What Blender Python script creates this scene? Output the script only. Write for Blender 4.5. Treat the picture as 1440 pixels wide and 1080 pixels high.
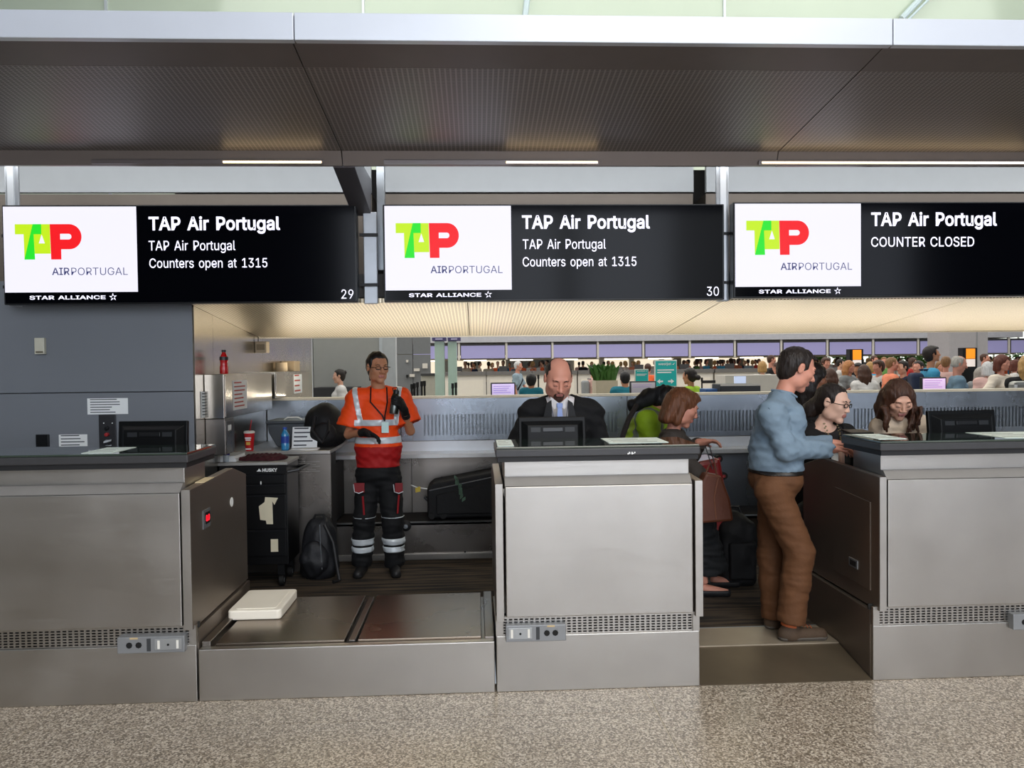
import bpy, bmesh, math, random
import numpy as np
from mathutils import Vector, Matrix

random.seed(7)
C = bpy.context.scene.collection
for o in list(bpy.data.objects):
    bpy.data.objects.remove(o)
scene = bpy.context.scene
PI = math.pi

# ------------------------------------------------------------------ camera
CAM_H = 1.72
FOC = 1080.0
_y, _p, _r = math.radians(2.7), math.radians(-1.3), math.radians(-0.65)
F_ = Vector((math.sin(_y) * math.cos(_p), math.cos(_y) * math.cos(_p), math.sin(_p)))
R0 = Vector((math.cos(_y), -math.sin(_y), 0))
U0 = R0.cross(F_)
R_ = R0 * math.cos(_r) + U0 * math.sin(_r)
U_ = -R0 * math.sin(_r) + U0 * math.cos(_r)
O_ = Vector((0, 0, CAM_H))
cd = bpy.data.cameras.new('camera')
cam = bpy.data.objects.new('camera', cd)
C.objects.link(cam)
cd.sensor_width = 36
cd.lens = FOC / 1440 * 36
cd.clip_end = 300
m = Matrix((R_, U_, -F_)).transposed().to_4x4()
m.translation = O_
cam.matrix_world = m
scene.camera = cam

# ------------------------------------------------------------------ world, lights, exposure
vs = scene.view_settings
vs.view_transform = 'Standard'
vs.look = 'None'
vs.gamma = 1
vs.use_curve_mapping = False
vs.exposure = 0.0
w = bpy.data.worlds.new('world')
scene.world = w
w.use_nodes = True
w.node_tree.nodes['Background'].inputs[0].default_value = (0.80, 0.90, 1.0, 1)
w.node_tree.nodes['Background'].inputs[1].default_value = 0.38


def area(name, loc, rot, sx, sy, power, col=(1, 1, 1)):
    l = bpy.data.lights.new(name, 'AREA')
    l.shape = 'RECTANGLE'
    l.size = sx
    l.size_y = sy
    l.energy = power
    l.color = col
    o = bpy.data.objects.new(name, l)
    C.objects.link(o)
    o.location = loc
    o.rotation_euler = [math.radians(a) for a in rot]
    return o


# daylight of the glazed hall behind and above the photographer, added fills, lamps over the far hall
area('hall_daylight', (1.6, -7.0, 5.2), (72, 0, 0), 9, 5, 330, (0.90, 0.95, 1.0))
area('hall_front_lamps', (2.2, -0.6, 6.5), (0, 0, 0), 4.5, 4, 430, (1.0, 0.93, 0.82))  # fill added overhead to brighten the floor and counter fronts
area('upper_daylight', (3.0, 9.2, 9.0), (-105, 0, 180), 16, 2.0, 330, (0.95, 1.0, 0.92))  # unseen fill added to brighten the upper glazing
area('cove_lights', (1.0, 5.08, 3.22), (-62, 0, 180), 11, .10, 38, (0.96, 0.98, 1.0))  # fill strip added to lighten the cove boards
area('cap_uplight', (2.8, 7.30, 1.475), (180, 0, 0), 9.2, .09, 88, (1.0, 0.90, 0.74))  # upward fill added at the partition cap to brighten the lower soffit
area('far_hall_lamps', (4, 22, 7.0), (0, 0, 0), 34, 16, 2700, (1.0, 0.96, 0.92))
area('mid_hall_lamps', (3, 11.3, 6.5), (0, 0, 0), 16, 4, 460, (1.0, 0.96, 0.92))


# ------------------------------------------------------------------ helpers
def at(px, py, Y):
    d = F_ + R_ * ((px - 720) / FOC) + U_ * ((540 - py) / FOC)
    return O_ + d * (Y / d.y)


def onz(px, py, z):
    d = F_ + R_ * ((px - 720) / FOC) + U_ * ((540 - py) / FOC)
    return O_ + d * ((z - CAM_H) / d.z)


def tag(o, label=None, cat=None, group=None, kind=None):
    if label: o['label'] = label
    if cat: o['category'] = cat
    if group: o['group'] = group
    if kind: o['kind'] = kind
    return o


def empty(name, loc=(0, 0, 0), rz=0.0):
    o = bpy.data.objects.new(name, None)
    C.objects.link(o)
    o.location = loc
    o.rotation_euler = (0, 0, rz)
    o.empty_display_size = 0.1
    return o


class MB:
    """collects shapes in world coordinates; build() links them as one mesh, origin moved into the parent's frame"""
    def __init__(s):
        s.v = []; s.f = []; s.sm = []

    def add(s, vs_, fs_, smooth=False):
        n = len(s.v)
        s.v += [tuple(v) for v in vs_]
        s.f += [tuple(i + n for i in f) for f in fs_]
        s.sm += [smooth] * len(fs_)
        return s

    def box(s, x0, x1, y0, y1, z0, z1):
        v = [(x, y, z) for x in (x0, x1) for y in (y0, y1) for z in (z0, z1)]
        return s.add(v, [(0, 1, 3, 2), (4, 6, 7, 5), (0, 4, 5, 1), (2, 3, 7, 6), (0, 2, 6, 4), (1, 5, 7, 3)])

    def obox(s, c, ax, ay, az, hx, hy, hz):
        c = Vector(c); ax = Vector(ax).normalized() * hx; ay = Vector(ay).normalized() * hy; az = Vector(az).normalized() * hz
        v = [c + ax * i + ay * j + az * k for i in (-1, 1) for j in (-1, 1) for k in (-1, 1)]
        return s.add(v, [(0, 1, 3, 2), (4, 6, 7, 5), (0, 4, 5, 1), (2, 3, 7, 6), (0, 2, 6, 4), (1, 5, 7, 3)])

    def prism(s, pts, a, b):
        """pts polygon; a, b: functions mapping a 2D point to the two end caps"""
        n = len(pts)
        v = [a(p) for p in pts] + [b(p) for p in pts]
        f = [tuple(range(n)), tuple(range(2 * n - 1, n - 1, -1))]
        f += [(i, i + n, (i + 1) % n + n, (i + 1) % n) for i in range(n)]
        return s.add(v, f)

    def prx(s, pts, x0, x1):   # profile in (y,z) extruded along x
        return s.prism(pts, lambda p: (x0, p[0], p[1]), lambda p: (x1, p[0], p[1]))

    def pry(s, pts, y0, y1):   # profile in (x,z) extruded along y
        return s.prism(pts, lambda p: (p[0], y0, p[1]), lambda p: (p[0], y1, p[1]))

    def prz(s, pts, z0, z1):
        return s.prism(pts, lambda p: (p[0], p[1], z0), lambda p: (p[0], p[1], z1))

    def tube(s, pts, r, n=8, caps=True):
        pts = [Vector(p) for p in pts]
        rs = r if isinstance(r, (list, tuple)) else [r] * len(pts)
        base = len(s.v); vv = []; ff = []
        t0 = None
        for i, p in enumerate(pts):
            a = pts[max(i - 1, 0)]; b = pts[min(i + 1, len(pts) - 1)]
            t = (b - a).normalized()
            if t0 is None:
                u = t.orthogonal().normalized()
            else:
                u = (u - t * u.dot(t))
                u = u.normalized() if u.length > 1e-6 else t.orthogonal().normalized()
            t0 = t
            w_ = t.cross(u)
            for k in range(n):
                an = 2 * PI * k / n
                vv.append(p + (u * math.cos(an) + w_ * math.sin(an)) * rs[i])
        for i in range(len(pts) - 1):
            for k in range(n):
                ff.append((i * n + k, i * n + (k + 1) % n, (i + 1) * n + (k + 1) % n, (i + 1) * n + k))
        if caps:
            ff.append(tuple(range(n - 1, -1, -1)))
            ff.append(tuple(range((len(pts) - 1) * n, len(pts) * n)))
        return s.add(vv, ff, True)

    def lathe(s, c, prof, n=20, ax=(0, 0, 1)):
        """prof: list of (r, h) up the axis"""
        c = Vector(c); ax = Vector(ax).normalized(); u = ax.orthogonal().normalized(); w_ = ax.cross(u)
        vv = []; ff = []
        for r, h in prof:
            for k in range(n):
                an = 2 * PI * k / n
                vv.append(c + ax * h + (u * math.cos(an) + w_ * math.sin(an)) * max(r, 1e-4))
        for i in range(len(prof) - 1):
            for k in range(n):
                ff.append((i * n + k, i * n + (k + 1) % n, (i + 1) * n + (k + 1) % n, (i + 1) * n + k))
        ff.append(tuple(range(n - 1, -1, -1)))
        ff.append(tuple(range((len(prof) - 1) * n, len(prof) * n)))
        return s.add(vv, ff, True)

    def build(s, name, mat, parent=None, bevel=0, kind=None, label=None, auto=True):
        me = bpy.data.meshes.new(name)
        off = Vector((0, 0, 0))
        rot = None
        p = parent
        if parent is not None:
            bpy.context.view_layer.update() if False else None
            M = chain(parent).inverted()
            vv = [M @ Vector(v) for v in s.v]
        else:
            vv = s.v
        me.from_pydata([tuple(v) for v in vv], [], s.f)
        me.polygons.foreach_set('use_smooth', s.sm)
        me.validate()
        bm = bmesh.new(); bm.from_mesh(me)
        bmesh.ops.recalc_face_normals(bm, faces=bm.faces)
        if bevel:
            es = [e for e in bm.edges if len(e.link_faces) == 2 and e.calc_face_angle(0) > 0.6]
            bmesh.ops.bevel(bm, geom=es, offset=bevel, segments=2, affect='EDGES', profile=0.5)
        bm.to_mesh(me); bm.free()
        o = bpy.data.objects.new(name, me)
        C.objects.link(o)
        if mat is not None:
            me.materials.append(mat)
        if parent is not None: o.parent = parent
        if kind: o['kind'] = kind
        if label: o['label'] = label
        if any(s.sm):
            try: me.set_sharp_from_angle(angle=math.radians(40))
            except Exception: pass
        return o


def chain(o):
    M = Matrix.LocRotScale(o.location, o.rotation_euler, o.scale)
    return chain(o.parent) @ M if o.parent else M


def struct(name, mb, mat, parent=None, bevel=0):
    o = mb.build(name, mat, parent, bevel)
    if parent is None: o['kind'] = 'structure'
    return o


# ------------------------------------------------------------------ materials
def lin(c):
    if isinstance(c, str):
        c = [int(c[i:i + 2], 16) / 255 for i in (0, 2, 4)]
    return tuple(((x / 12.92) if x <= 0.04045 else ((x + 0.055) / 1.055) ** 2.4) for x in c) + (1,)


_mc = {}


def mat(name, col, rough=0.5, metal=0.0, var=0.08, scale=8.0, bump=0.0, bscale=60.0, emit=0.0, stretch=(1, 1, 1), coat=0.0,
        alpha=1.0, trans=0.0, ior=1.45, rvar=0.0, emit_col=None, spec=0.5):
    if name in _mc: return _mc[name]
    M = bpy.data.materials.new(name)
    M.use_nodes = True
    nt = M.node_tree; N = nt.nodes; L = nt.links
    b = N['Principled BSDF']
    c = lin(col)
    b.inputs['Roughness'].default_value = rough
    b.inputs['Metallic'].default_value = metal
    b.inputs['Base Color'].default_value = c
    b.inputs['Specular IOR Level'].default_value = spec
    b.inputs['IOR'].default_value = ior
    if coat: b.inputs['Coat Weight'].default_value = coat
    if alpha < 1: b.inputs['Alpha'].default_value = alpha
    if trans: b.inputs['Transmission Weight'].default_value = trans
    tc = N.new('ShaderNodeTexCoord'); mp = N.new('ShaderNodeMapping')
    mp.inputs['Scale'].default_value = stretch
    L.new(tc.outputs['Object'], mp.inputs[0])
    if var or rvar:
        nz = N.new('ShaderNodeTexNoise'); nz.inputs['Scale'].default_value = scale; nz.inputs['Detail'].default_value = 4
        L.new(mp.outputs[0], nz.inputs['Vector'])
        if var:
            mx = N.new('ShaderNodeMix'); mx.data_type = 'RGBA'
            mx.inputs[6].default_value = tuple(x * (1 - var * 1.6) for x in c[:3]) + (1,)
            mx.inputs[7].default_value = tuple(min(1, x * (1 + var * 1.6)) for x in c[:3]) + (1,)
            L.new(nz.outputs['Fac'], mx.inputs[0]); L.new(mx.outputs[2], b.inputs['Base Color'])
        if rvar:
            mr = N.new('ShaderNodeMapRange'); mr.inputs[1].default_value = 0.3; mr.inputs[2].default_value = 0.7
            mr.inputs[3].default_value = rough - rvar; mr.inputs[4].default_value = rough + rvar
            L.new(nz.outputs['Fac'], mr.inputs[0]); L.new(mr.outputs[0], b.inputs['Roughness'])
    if bump:
        n2 = N.new('ShaderNodeTexNoise'); n2.inputs['Scale'].default_value = bscale; n2.inputs['Detail'].default_value = 3
        bp = N.new('ShaderNodeBump'); bp.inputs['Strength'].default_value = bump; bp.inputs['Distance'].default_value = 0.01
        L.new(mp.outputs[0], n2.inputs['Vector']); L.new(n2.outputs['Fac'], bp.inputs['Height']); L.new(bp.outputs[0], b.inputs['Normal'])
    if emit:
        b.inputs['Emission Color'].default_value = lin(emit_col or col)
        b.inputs['Emission Strength'].default_value = emit
    _mc[name] = M
    return M


def steel(name, col, rough=0.33, vert=False, smudge=0.10):
    """brushed stainless: fine streaks along one direction plus broad smudges"""
    st = (.3, .3, 420) if not vert else (90, 90, 1)
    M = mat(name, col, rough, 1.0, var=smudge, scale=2.2, rvar=0.06)
    nt = M.node_tree; N = nt.nodes; L = nt.links; b = N['Principled BSDF']
    tc = N.new('ShaderNodeTexCoord'); mp = N.new('ShaderNodeMapping'); mp.inputs['Scale'].default_value = st
    nz = N.new('ShaderNodeTexNoise'); nz.inputs['Scale'].default_value = 6; nz.inputs['Detail'].default_value = 2
    bp = N.new('ShaderNodeBump'); bp.inputs['Strength'].default_value = 0.25 if not vert else 0.05; bp.inputs['Distance'].default_value = 0.0012 if not vert else 0.003
    L.new(tc.outputs['Object'], mp.inputs[0]); L.new(mp.outputs[0], nz.inputs['Vector'])
    L.new(nz.outputs['Fac'], bp.inputs['Height']); L.new(bp.outputs[0], b.inputs['Normal'])
    return M


def terrazzo():
    M = bpy.data.materials.new('terrazzo'); M.use_nodes = True
    nt = M.node_tree; N = nt.nodes; L = nt.links; b = N['Principled BSDF']
    tc = N.new('ShaderNodeTexCoord')
    v = N.new('ShaderNodeTexVoronoi'); v.inputs['Scale'].default_value = 130; v.inputs['Randomness'].default_value = 1
    L.new(tc.outputs['Object'], v.inputs['Vector'])
    cr = N.new('ShaderNodeValToRGB'); e = cr.color_ramp; e.interpolation = 'CONSTANT'
    e.elements[0].position = 0; e.elements[0].color = lin('756a5b')
    e.elements[1].position = 0.22; e.elements[1].color = lin('96897a')
    for p, c in ((0.42, 'beb1a0'), (0.62, 'a89b89'), (0.76, 'd6cbbb'), (0.93, '7b7166')):
        x = e.elements.new(p); x.color = lin(c)
    sx = N.new('ShaderNodeSeparateColor'); L.new(v.outputs['Color'], sx.inputs[0]); L.new(sx.outputs[0], cr.inputs[0])
    nz = N.new('ShaderNodeTexNoise'); nz.inputs['Scale'].default_value = 1.2; nz.inputs['Detail'].default_value = 3
    L.new(tc.outputs['Object'], nz.inputs['Vector'])
    mx = N.new('ShaderNodeMix'); mx.data_type = 'RGBA'; mx.blend_type = 'MULTIPLY'; mx.inputs[0].default_value = 0.25
    L.new(cr.outputs[0], mx.inputs[6]); L.new(nz.outputs['Fac'], mx.inputs[7])
    L.new(mx.outputs[2], b.inputs['Base Color'])
    b.inputs['Roughness'].default_value = 0.30
    b.inputs['Specular IOR Level'].default_value = 0.5
    return M


def perforated(name, base, hole, scale, rough=0.4, metal=0.8, ax='xy'):
    """sheet metal with rows of tiny holes (too small to model)"""
    M = bpy.data.materials.new(name); M.use_nodes = True
    nt = M.node_tree; N = nt.nodes; L = nt.links; b = N['Principled BSDF']
    tc = N.new('ShaderNodeTexCoord'); sp = N.new('ShaderNodeSeparateXYZ'); L.new(tc.outputs['Object'], sp.inputs[0])
    outs = []
    for k, s_ in zip(ax, scale):
        a = N.new('ShaderNodeMath'); a.operation = 'MULTIPLY'; a.inputs[1].default_value = s_
        L.new(sp.outputs['xyz'.index(k)], a.inputs[0])
        f = N.new('ShaderNodeMath'); f.operation = 'FRACT'; L.new(a.outputs[0], f.inputs[0])
        g = N.new('ShaderNodeMath'); g.operation = 'SUBTRACT'; L.new(f.outputs[0], g.inputs[0]); g.inputs[1].default_value = 0.5
        h = N.new('ShaderNodeMath'); h.operation = 'ABSOLUTE'; L.new(g.outputs[0], h.inputs[0])
        outs.append(h)
    mxx = N.new('ShaderNodeMath'); mxx.operation = 'MAXIMUM'
    L.new(outs[0].outputs[0], mxx.inputs[0]); L.new(outs[1].outputs[0], mxx.inputs[1])
    lt = N.new('ShaderNodeMath'); lt.operation = 'LESS_THAN'; lt.inputs[1].default_value = 0.33
    L.new(mxx.outputs[0], lt.inputs[0])
    mx = N.new('ShaderNodeMix'); mx.data_type = 'RGBA'; mx.inputs[6].default_value = lin(base); mx.inputs[7].default_value = lin(hole)
    L.new(lt.outputs[0], mx.inputs[0]); L.new(mx.outputs[2], b.inputs['Base Color'])
    b.inputs['Roughness'].default_value = rough; b.inputs['Metallic'].default_value = metal
    return M


def carpet_mat():
    M = mat('carpet', '2a241e', 0.95, var=0.3, scale=60, bump=0.4, bscale=300)
    nt = M.node_tree; N = nt.nodes; L = nt.links; b = N['Principled BSDF']
    tc = N.new('ShaderNodeTexCoord'); mp = N.new('ShaderNodeMapping'); mp.inputs['Scale'].default_value = (1.2, 14, 1)
    nz = N.new('ShaderNodeTexNoise'); nz.inputs['Scale'].default_value = 1.6; nz.inputs['Detail'].default_value = 3
    cr = N.new('ShaderNodeValToRGB'); e = cr.color_ramp
    e.elements[0].position = 0.38; e.elements[0].color = lin('15110e'); e.elements[1].position = 0.62; e.elements[1].color = lin('4a3d2e')
    L.new(tc.outputs['Object'], mp.inputs[0]); L.new(mp.outputs[0], nz.inputs['Vector']); L.new(nz.outputs['Fac'], cr.inputs[0])
    L.new(cr.outputs[0], b.inputs['Base Color'])
    return M


ST = steel('brushed_steel', 'b6b2ac', 0.34)
ST_D = steel('brushed_steel_dark', '8b857f', 0.30)
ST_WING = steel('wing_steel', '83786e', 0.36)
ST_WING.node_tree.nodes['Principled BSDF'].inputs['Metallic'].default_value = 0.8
ST_W = steel('steel_wall', 'b8b2a8', 0.22, vert=True)
ST_PLATE = mat('steel_plate', '8c8073', 0.27, 1.0, var=.05, scale=1.5, rvar=.03)
ST_THR = mat('threshold_metal', 'a89c8a', .42, .5, var=.12, scale=3)
ST_RAMP = steel('steel_ramp', '6b6053', 0.30)
WHITE_MET = mat('white_metal', 'd9dde2', 0.35, 0.3, var=0.04)
GREY_MET = mat('grey_metal', '8f9499', 0.4, 0.7, var=0.05)
BLACK = mat('black_plastic', '101113', 0.35, var=0.15)
BLACK_S = mat('black_satin', '1a1a1c', 0.55, var=0.15)
DARK = mat('dark_slab', '3a3a3c', 0.4, var=0.08, scale=30)
GLASS_TOP = mat('glass_top', '2b3a33', 0.05, var=0.05, coat=1.0, spec=1.0)
PAPER = mat('paper', 'e9ebea', 0.7, var=0.03)
PAPER_CREAM = mat('masking_paper', 'd8cfb4', 0.8, var=0.06)
INK = mat('ink', '3c4048', 0.7, var=0)
INK_RED = mat('ink_red', 'b8564a', 0.7, var=0)
WHITE = mat('white_plastic', 'e6e3da', 0.4, var=0.03)
RUBBER = mat('rubber', '0c0c0c', 0.7, var=0.2)
# ------------------------------------------------------------------ figures: smooth distance fields meshed by surface nets
f4 = np.float32


def V3(*a): return np.array(a, dtype=float)


def frame(yaw=0.0, pitch=0.0, roll=0.0):
    """columns: right, forward, up. yaw 0 faces the photographer (-Y), + turns towards +X; pitch + looks down; roll + tilts to +X"""
    y, p, r = map(math.radians, (yaw, pitch, roll))
    fwd = np.array([math.sin(y), -math.cos(y), 0.0])
    rt = np.array([math.cos(y), math.sin(y), 0.0])
    up = np.array([0, 0, 1.0])
    f2 = fwd * math.cos(p) - up * math.sin(p)
    u2 = fwd * math.sin(p) + up * math.cos(p)
    r3 = rt * math.cos(r) - u2 * math.sin(r)
    u3 = rt * math.sin(r) + u2 * math.cos(r)
    return np.stack([r3, f2, u3], 1)


# primitive = (function(X,Y,Z)->distance, bbox lo, bbox hi)
def cone(a, b, ra, rb):
    a = np.array(a, float); b = np.array(b, float); ba = b - a; L2 = max(float(ba @ ba), 1e-9)

    def fn(X, Y, Z):
        px, py, pz = X - a[0], Y - a[1], Z - a[2]
        t = np.clip((px * ba[0] + py * ba[1] + pz * ba[2]) / L2, 0, 1)
        return np.sqrt((px - t * ba[0]) ** 2 + (py - t * ba[1]) ** 2 + (pz - t * ba[2]) ** 2) - (ra + (rb - ra) * t)
    R = max(ra, rb)
    return fn, np.minimum(a, b) - R, np.maximum(a, b) + R


def fcone(a, b, ra, rb, flat=1):
    """tapered limb sleeve with a flat end at b"""
    fn0, lo, hi = cone(a, b, ra, rb)
    a_ = np.array(a, float); b_ = np.array(b, float); n = (b_ - a_) / np.linalg.norm(b_ - a_)

    def fn(X, Y, Z):
        return np.maximum(fn0(X, Y, Z), (X - b_[0]) * n[0] + (Y - b_[1]) * n[1] + (Z - b_[2]) * n[2])
    return fn, lo, hi


def ell(c, r, R=None):
    c = np.array(c, float); r = np.array(r, float); R = np.eye(3) if R is None else R
    ext = np.sqrt(((R * r) ** 2).sum(1))

    def fn(X, Y, Z):
        px, py, pz = X - c[0], Y - c[1], Z - c[2]
        a = (px * R[0, 0] + py * R[1, 0] + pz * R[2, 0]) / r[0]
        b = (px * R[0, 1] + py * R[1, 1] + pz * R[2, 1]) / r[1]
        d = (px * R[0, 2] + py * R[1, 2] + pz * R[2, 2]) / r[2]
        k0 = np.sqrt(a * a + b * b + d * d)
        k1 = np.sqrt((a / r[0]) ** 2 + (b / r[1]) ** 2 + (d / r[2]) ** 2) + 1e-9
        return k0 * (k0 - 1) / k1
    return fn, c - ext, c + ext


def rbox(c, h, R=None, rad=0.01):
    c = np.array(c, float); h = np.array(h, float) - rad; R = np.eye(3) if R is None else R
    ext = (np.abs(R) * (h + rad)).sum(1)

    def fn(X, Y, Z):
        px, py, pz = X - c[0], Y - c[1], Z - c[2]
        q = [np.abs(px * R[0, i] + py * R[1, i] + pz * R[2, i]) - h[i] for i in range(3)]
        out = np.sqrt(sum(np.maximum(k, 0) ** 2 for k in q))
        return out + np.minimum(np.maximum(q[0], np.maximum(q[1], q[2])), 0) - rad
    return fn, c - ext, c + ext


def halfspace(p, n):
    """keeps the side n points away from (distance positive along n)"""
    p = np.array(p, float); n = np.array(n, float); n = n / np.linalg.norm(n)
    return lambda X, Y, Z: (X - p[0]) * n[0] + (Y - p[1]) * n[1] + (Z - p[2]) * n[2]


class Fld:
    def __init__(s, lo, hi, h, fine=(), hf=None):
        s.ax = []
        for k in range(3):
            iv = sorted((f[0][k], f[1][k]) for f in fine)
            x = lo[k]; a = [x]
            while x < hi[k]:
                st = h
                for q in iv:
                    if q[0] - hf <= x <= q[1]: st = hf
                x += st; a.append(x)
            s.ax.append(np.array(a))
        s.d = np.full([len(a) for a in s.ax], 9.0, f4)

    def _sl(s, lo, hi, mg):
        out = []
        for k in range(3):
            i = int(np.searchsorted(s.ax[k], lo[k] - mg)); j = int(np.searchsorted(s.ax[k], hi[k] + mg))
            out.append(slice(max(i - 1, 0), min(j + 1, len(s.ax[k]))))
        return tuple(out)

    def _g(s, sl):
        return (s.ax[0][sl[0]].astype(f4)[:, None, None], s.ax[1][sl[1]].astype(f4)[None, :, None], s.ax[2][sl[2]].astype(f4)[None, None, :])

    def add(s, prim, k=0.02, off=0.0):
        fn, lo, hi = prim
        sl = s._sl(lo, hi, off + k + 0.03)
        if any(q.stop <= q.start for q in sl): return s
        d2 = (fn(*s._g(sl)) - off).astype(f4)
        d1 = s.d[sl]
        if k > 0:
            h = np.maximum(k - np.abs(d1 - d2), 0) / k
            s.d[sl] = np.minimum(d1, d2) - h * h * k * 0.25
        else:
            s.d[sl] = np.minimum(d1, d2)
        return s

    def sub(s, prim, k=0.01):
        fn, lo, hi = prim
        sl = s._sl(lo, hi, k + 0.02)
        if any(q.stop <= q.start for q in sl): return s
        d2 = -fn(*s._g(sl)).astype(f4); d1 = s.d[sl]
        h = np.maximum(k - np.abs(d1 - d2), 0) / max(k, 1e-6)
        s.d[sl] = np.maximum(d1, d2) + h * h * k * 0.25
        return s

    def cut(s, fn):
        """keep where fn<0"""
        sl = tuple(slice(0, len(a)) for a in s.ax)
        s.d = np.maximum(s.d, fn(*s._g(sl)).astype(f4))
        return s

    def wrinkle(s, amp, fr, seed=0, ax=(1, 1, 1)):
        sl = tuple(slice(0, len(a)) for a in s.ax)
        X, Y, Z = s._g(sl)
        rs = np.random.RandomState(seed); acc = 0
        for i in range(4):
            v = rs.randn(3) * np.array(ax); v = v / np.linalg.norm(v) * fr * (1 + 0.6 * i)
            ph = rs.rand() * 6
            acc = acc + np.sin(X * v[0] + Y * v[1] + Z * v[2] + ph + 1.5 * np.sin(Z * fr * 0.37 + X * fr * .3 + i)) / (1 + 0.6 * i)
        s.d = s.d + (acc * amp).astype(f4)
        return s

    def mesh(s):
        F = s.d; n = F.shape
        S = F < 0
        c = np.zeros([k - 1 for k in n], np.uint8)
        for i in (0, 1):
            for j in (0, 1):
                for k in (0, 1):
                    c += S[i:n[0] - 1 + i, j:n[1] - 1 + j, k:n[2] - 1 + k]
        act = (c > 0) & (c < 8)
        I, J, K = np.nonzero(act)
        if len(I) == 0: return [], []
        idx = -np.ones(c.shape, np.int64); idx[I, J, K] = np.arange(len(I))
        acc = np.zeros((len(I), 3)); cnt = np.zeros(len(I))
        cor = [(i, j, k) for i in (0, 1) for j in (0, 1) for k in (0, 1)]
        val = {q: F[I + q[0], J + q[1], K + q[2]] for q in cor}
        for q in cor:
            for a in range(3):
                if q[a] == 0:
                    r = list(q); r[a] = 1; r = tuple(r)
                    f0, f1 = val[q], val[r]
                    mk = (f0 < 0) != (f1 < 0)
                    t = np.where(mk, f0 / np.where(mk, f0 - f1, 1), 0)
                    p = np.zeros((len(I), 3)); p[:] = q; p[:, a] = t
                    acc += p * mk[:, None]; cnt += mk
        acc /= cnt[:, None]
        base = np.stack([I, J, K], 1)
        P = np.zeros((len(I), 3))
        for a in range(3):
            x = s.ax[a]; i0 = base[:, a]
            P[:, a] = x[i0] + (x[i0 + 1] - x[i0]) * acc[:, a]
        quads = []
        for a in range(3):
            b_, c_ = [(1, 2), (2, 0), (0, 1)][a]
            sl0 = [slice(1, n[k] - 1) for k in range(3)]; sl0[a] = slice(0, n[a] - 1)
            sl1 = list(sl0); sl1[a] = slice(1, n[a])
            A = S[tuple(sl0)]; B = S[tuple(sl1)]
            for flip, mk in ((False, A & ~B), (True, ~A & B)):
                g = np.stack(np.nonzero(mk), 1)
                if len(g) == 0: continue
                g = g + 1; g[:, a] -= 1
                def at_(db, dc):
                    h = g.copy(); h[:, b_] += db; h[:, c_] += dc
                    return idx[h[:, 0], h[:, 1], h[:, 2]]
                q = np.stack([at_(-1, -1), at_(0, -1), at_(0, 0), at_(-1, 0)], 1)
                if flip: q = q[:, ::-1]
                q = q[(q >= 0).all(1)]
                quads.append(q)
        return P, np.concatenate(quads) if quads else []


def np_obj(name, P, Q, mat_, parent, off, mats=None, fmat=None):
    me = bpy.data.meshes.new(name)
    P = np.asarray(P) - np.array(off)
    me.vertices.add(len(P)); me.vertices.foreach_set('co', P.astype(f4).ravel())
    Q = np.asarray(Q, dtype=np.int32)
    me.loops.add(Q.size); me.loops.foreach_set('vertex_index', Q.ravel())
    me.polygons.add(len(Q)); me.polygons.foreach_set('loop_start', np.arange(0, Q.size, 4, dtype=np.int32))
    me.polygons.foreach_set('use_smooth', np.ones(len(Q), bool))
    for q in (mats or [mat_]): me.materials.append(q)
    if fmat is not None: me.polygons.foreach_set('material_index', fmat.astype(np.int32))
    me.update(calc_edges=True)
    o = bpy.data.objects.new(name, me); C.objects.link(o)
    if parent is not None: o.parent = parent
    return o


def hand_prims(W, d, n, side, curl=0.35, s=1.0, splay=0.1, spread=1.0):
    """W wrist, d finger direction, n palm normal (towards which fingers curl), side +-1: which way the thumb leaves (along d x n)"""
    W = np.array(W, float); d = np.array(d, float); d /= np.linalg.norm(d)
    n = np.array(n, float); n = n - d * (n @ d); n /= np.linalg.norm(n); l = np.cross(d, n) * side
    R = np.stack([d, l, n], 1)
    out = [(ell(W + d * .048 * s, (.054 * s, .042 * s, .018 * s), R), .012), (cone(W - d * .01, W + d * .03 * s, .027 * s, .026 * s), .015)]
    for o_, ln in ((.030, .070), (.010, .079), (-.010, .073), (-.029, .056)):
        b = W + (d * .088 + l * o_ * spread) * s
        dd = d + l * o_ * splay * 8
        dd /= np.linalg.norm(dd); p = b; c = curl * .6
        for i, fr in enumerate((.46, .32, .26)):
            v = dd * math.cos(c) + n * math.sin(c)
            q = p + v * ln * fr * s
            out.append((cone(p, q, (.0092 - .0008 * i) * s, (.0086 - .0010 * i) * s), .003))
            p = q; c += curl
    b = W + (d * .022 + l * .030) * s; v = d * .62 + l * .62 + n * .35; v /= np.linalg.norm(v)
    q = b + v * .036 * s; v2 = d * .85 + l * .25 + n * .4; v2 /= np.linalg.norm(v2)
    out += [(cone(b, q, .0145 * s, .0115 * s), .010), (cone(q, q + v2 * .034 * s, .0105 * s, .0088 * s), .003)]
    return out


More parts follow.
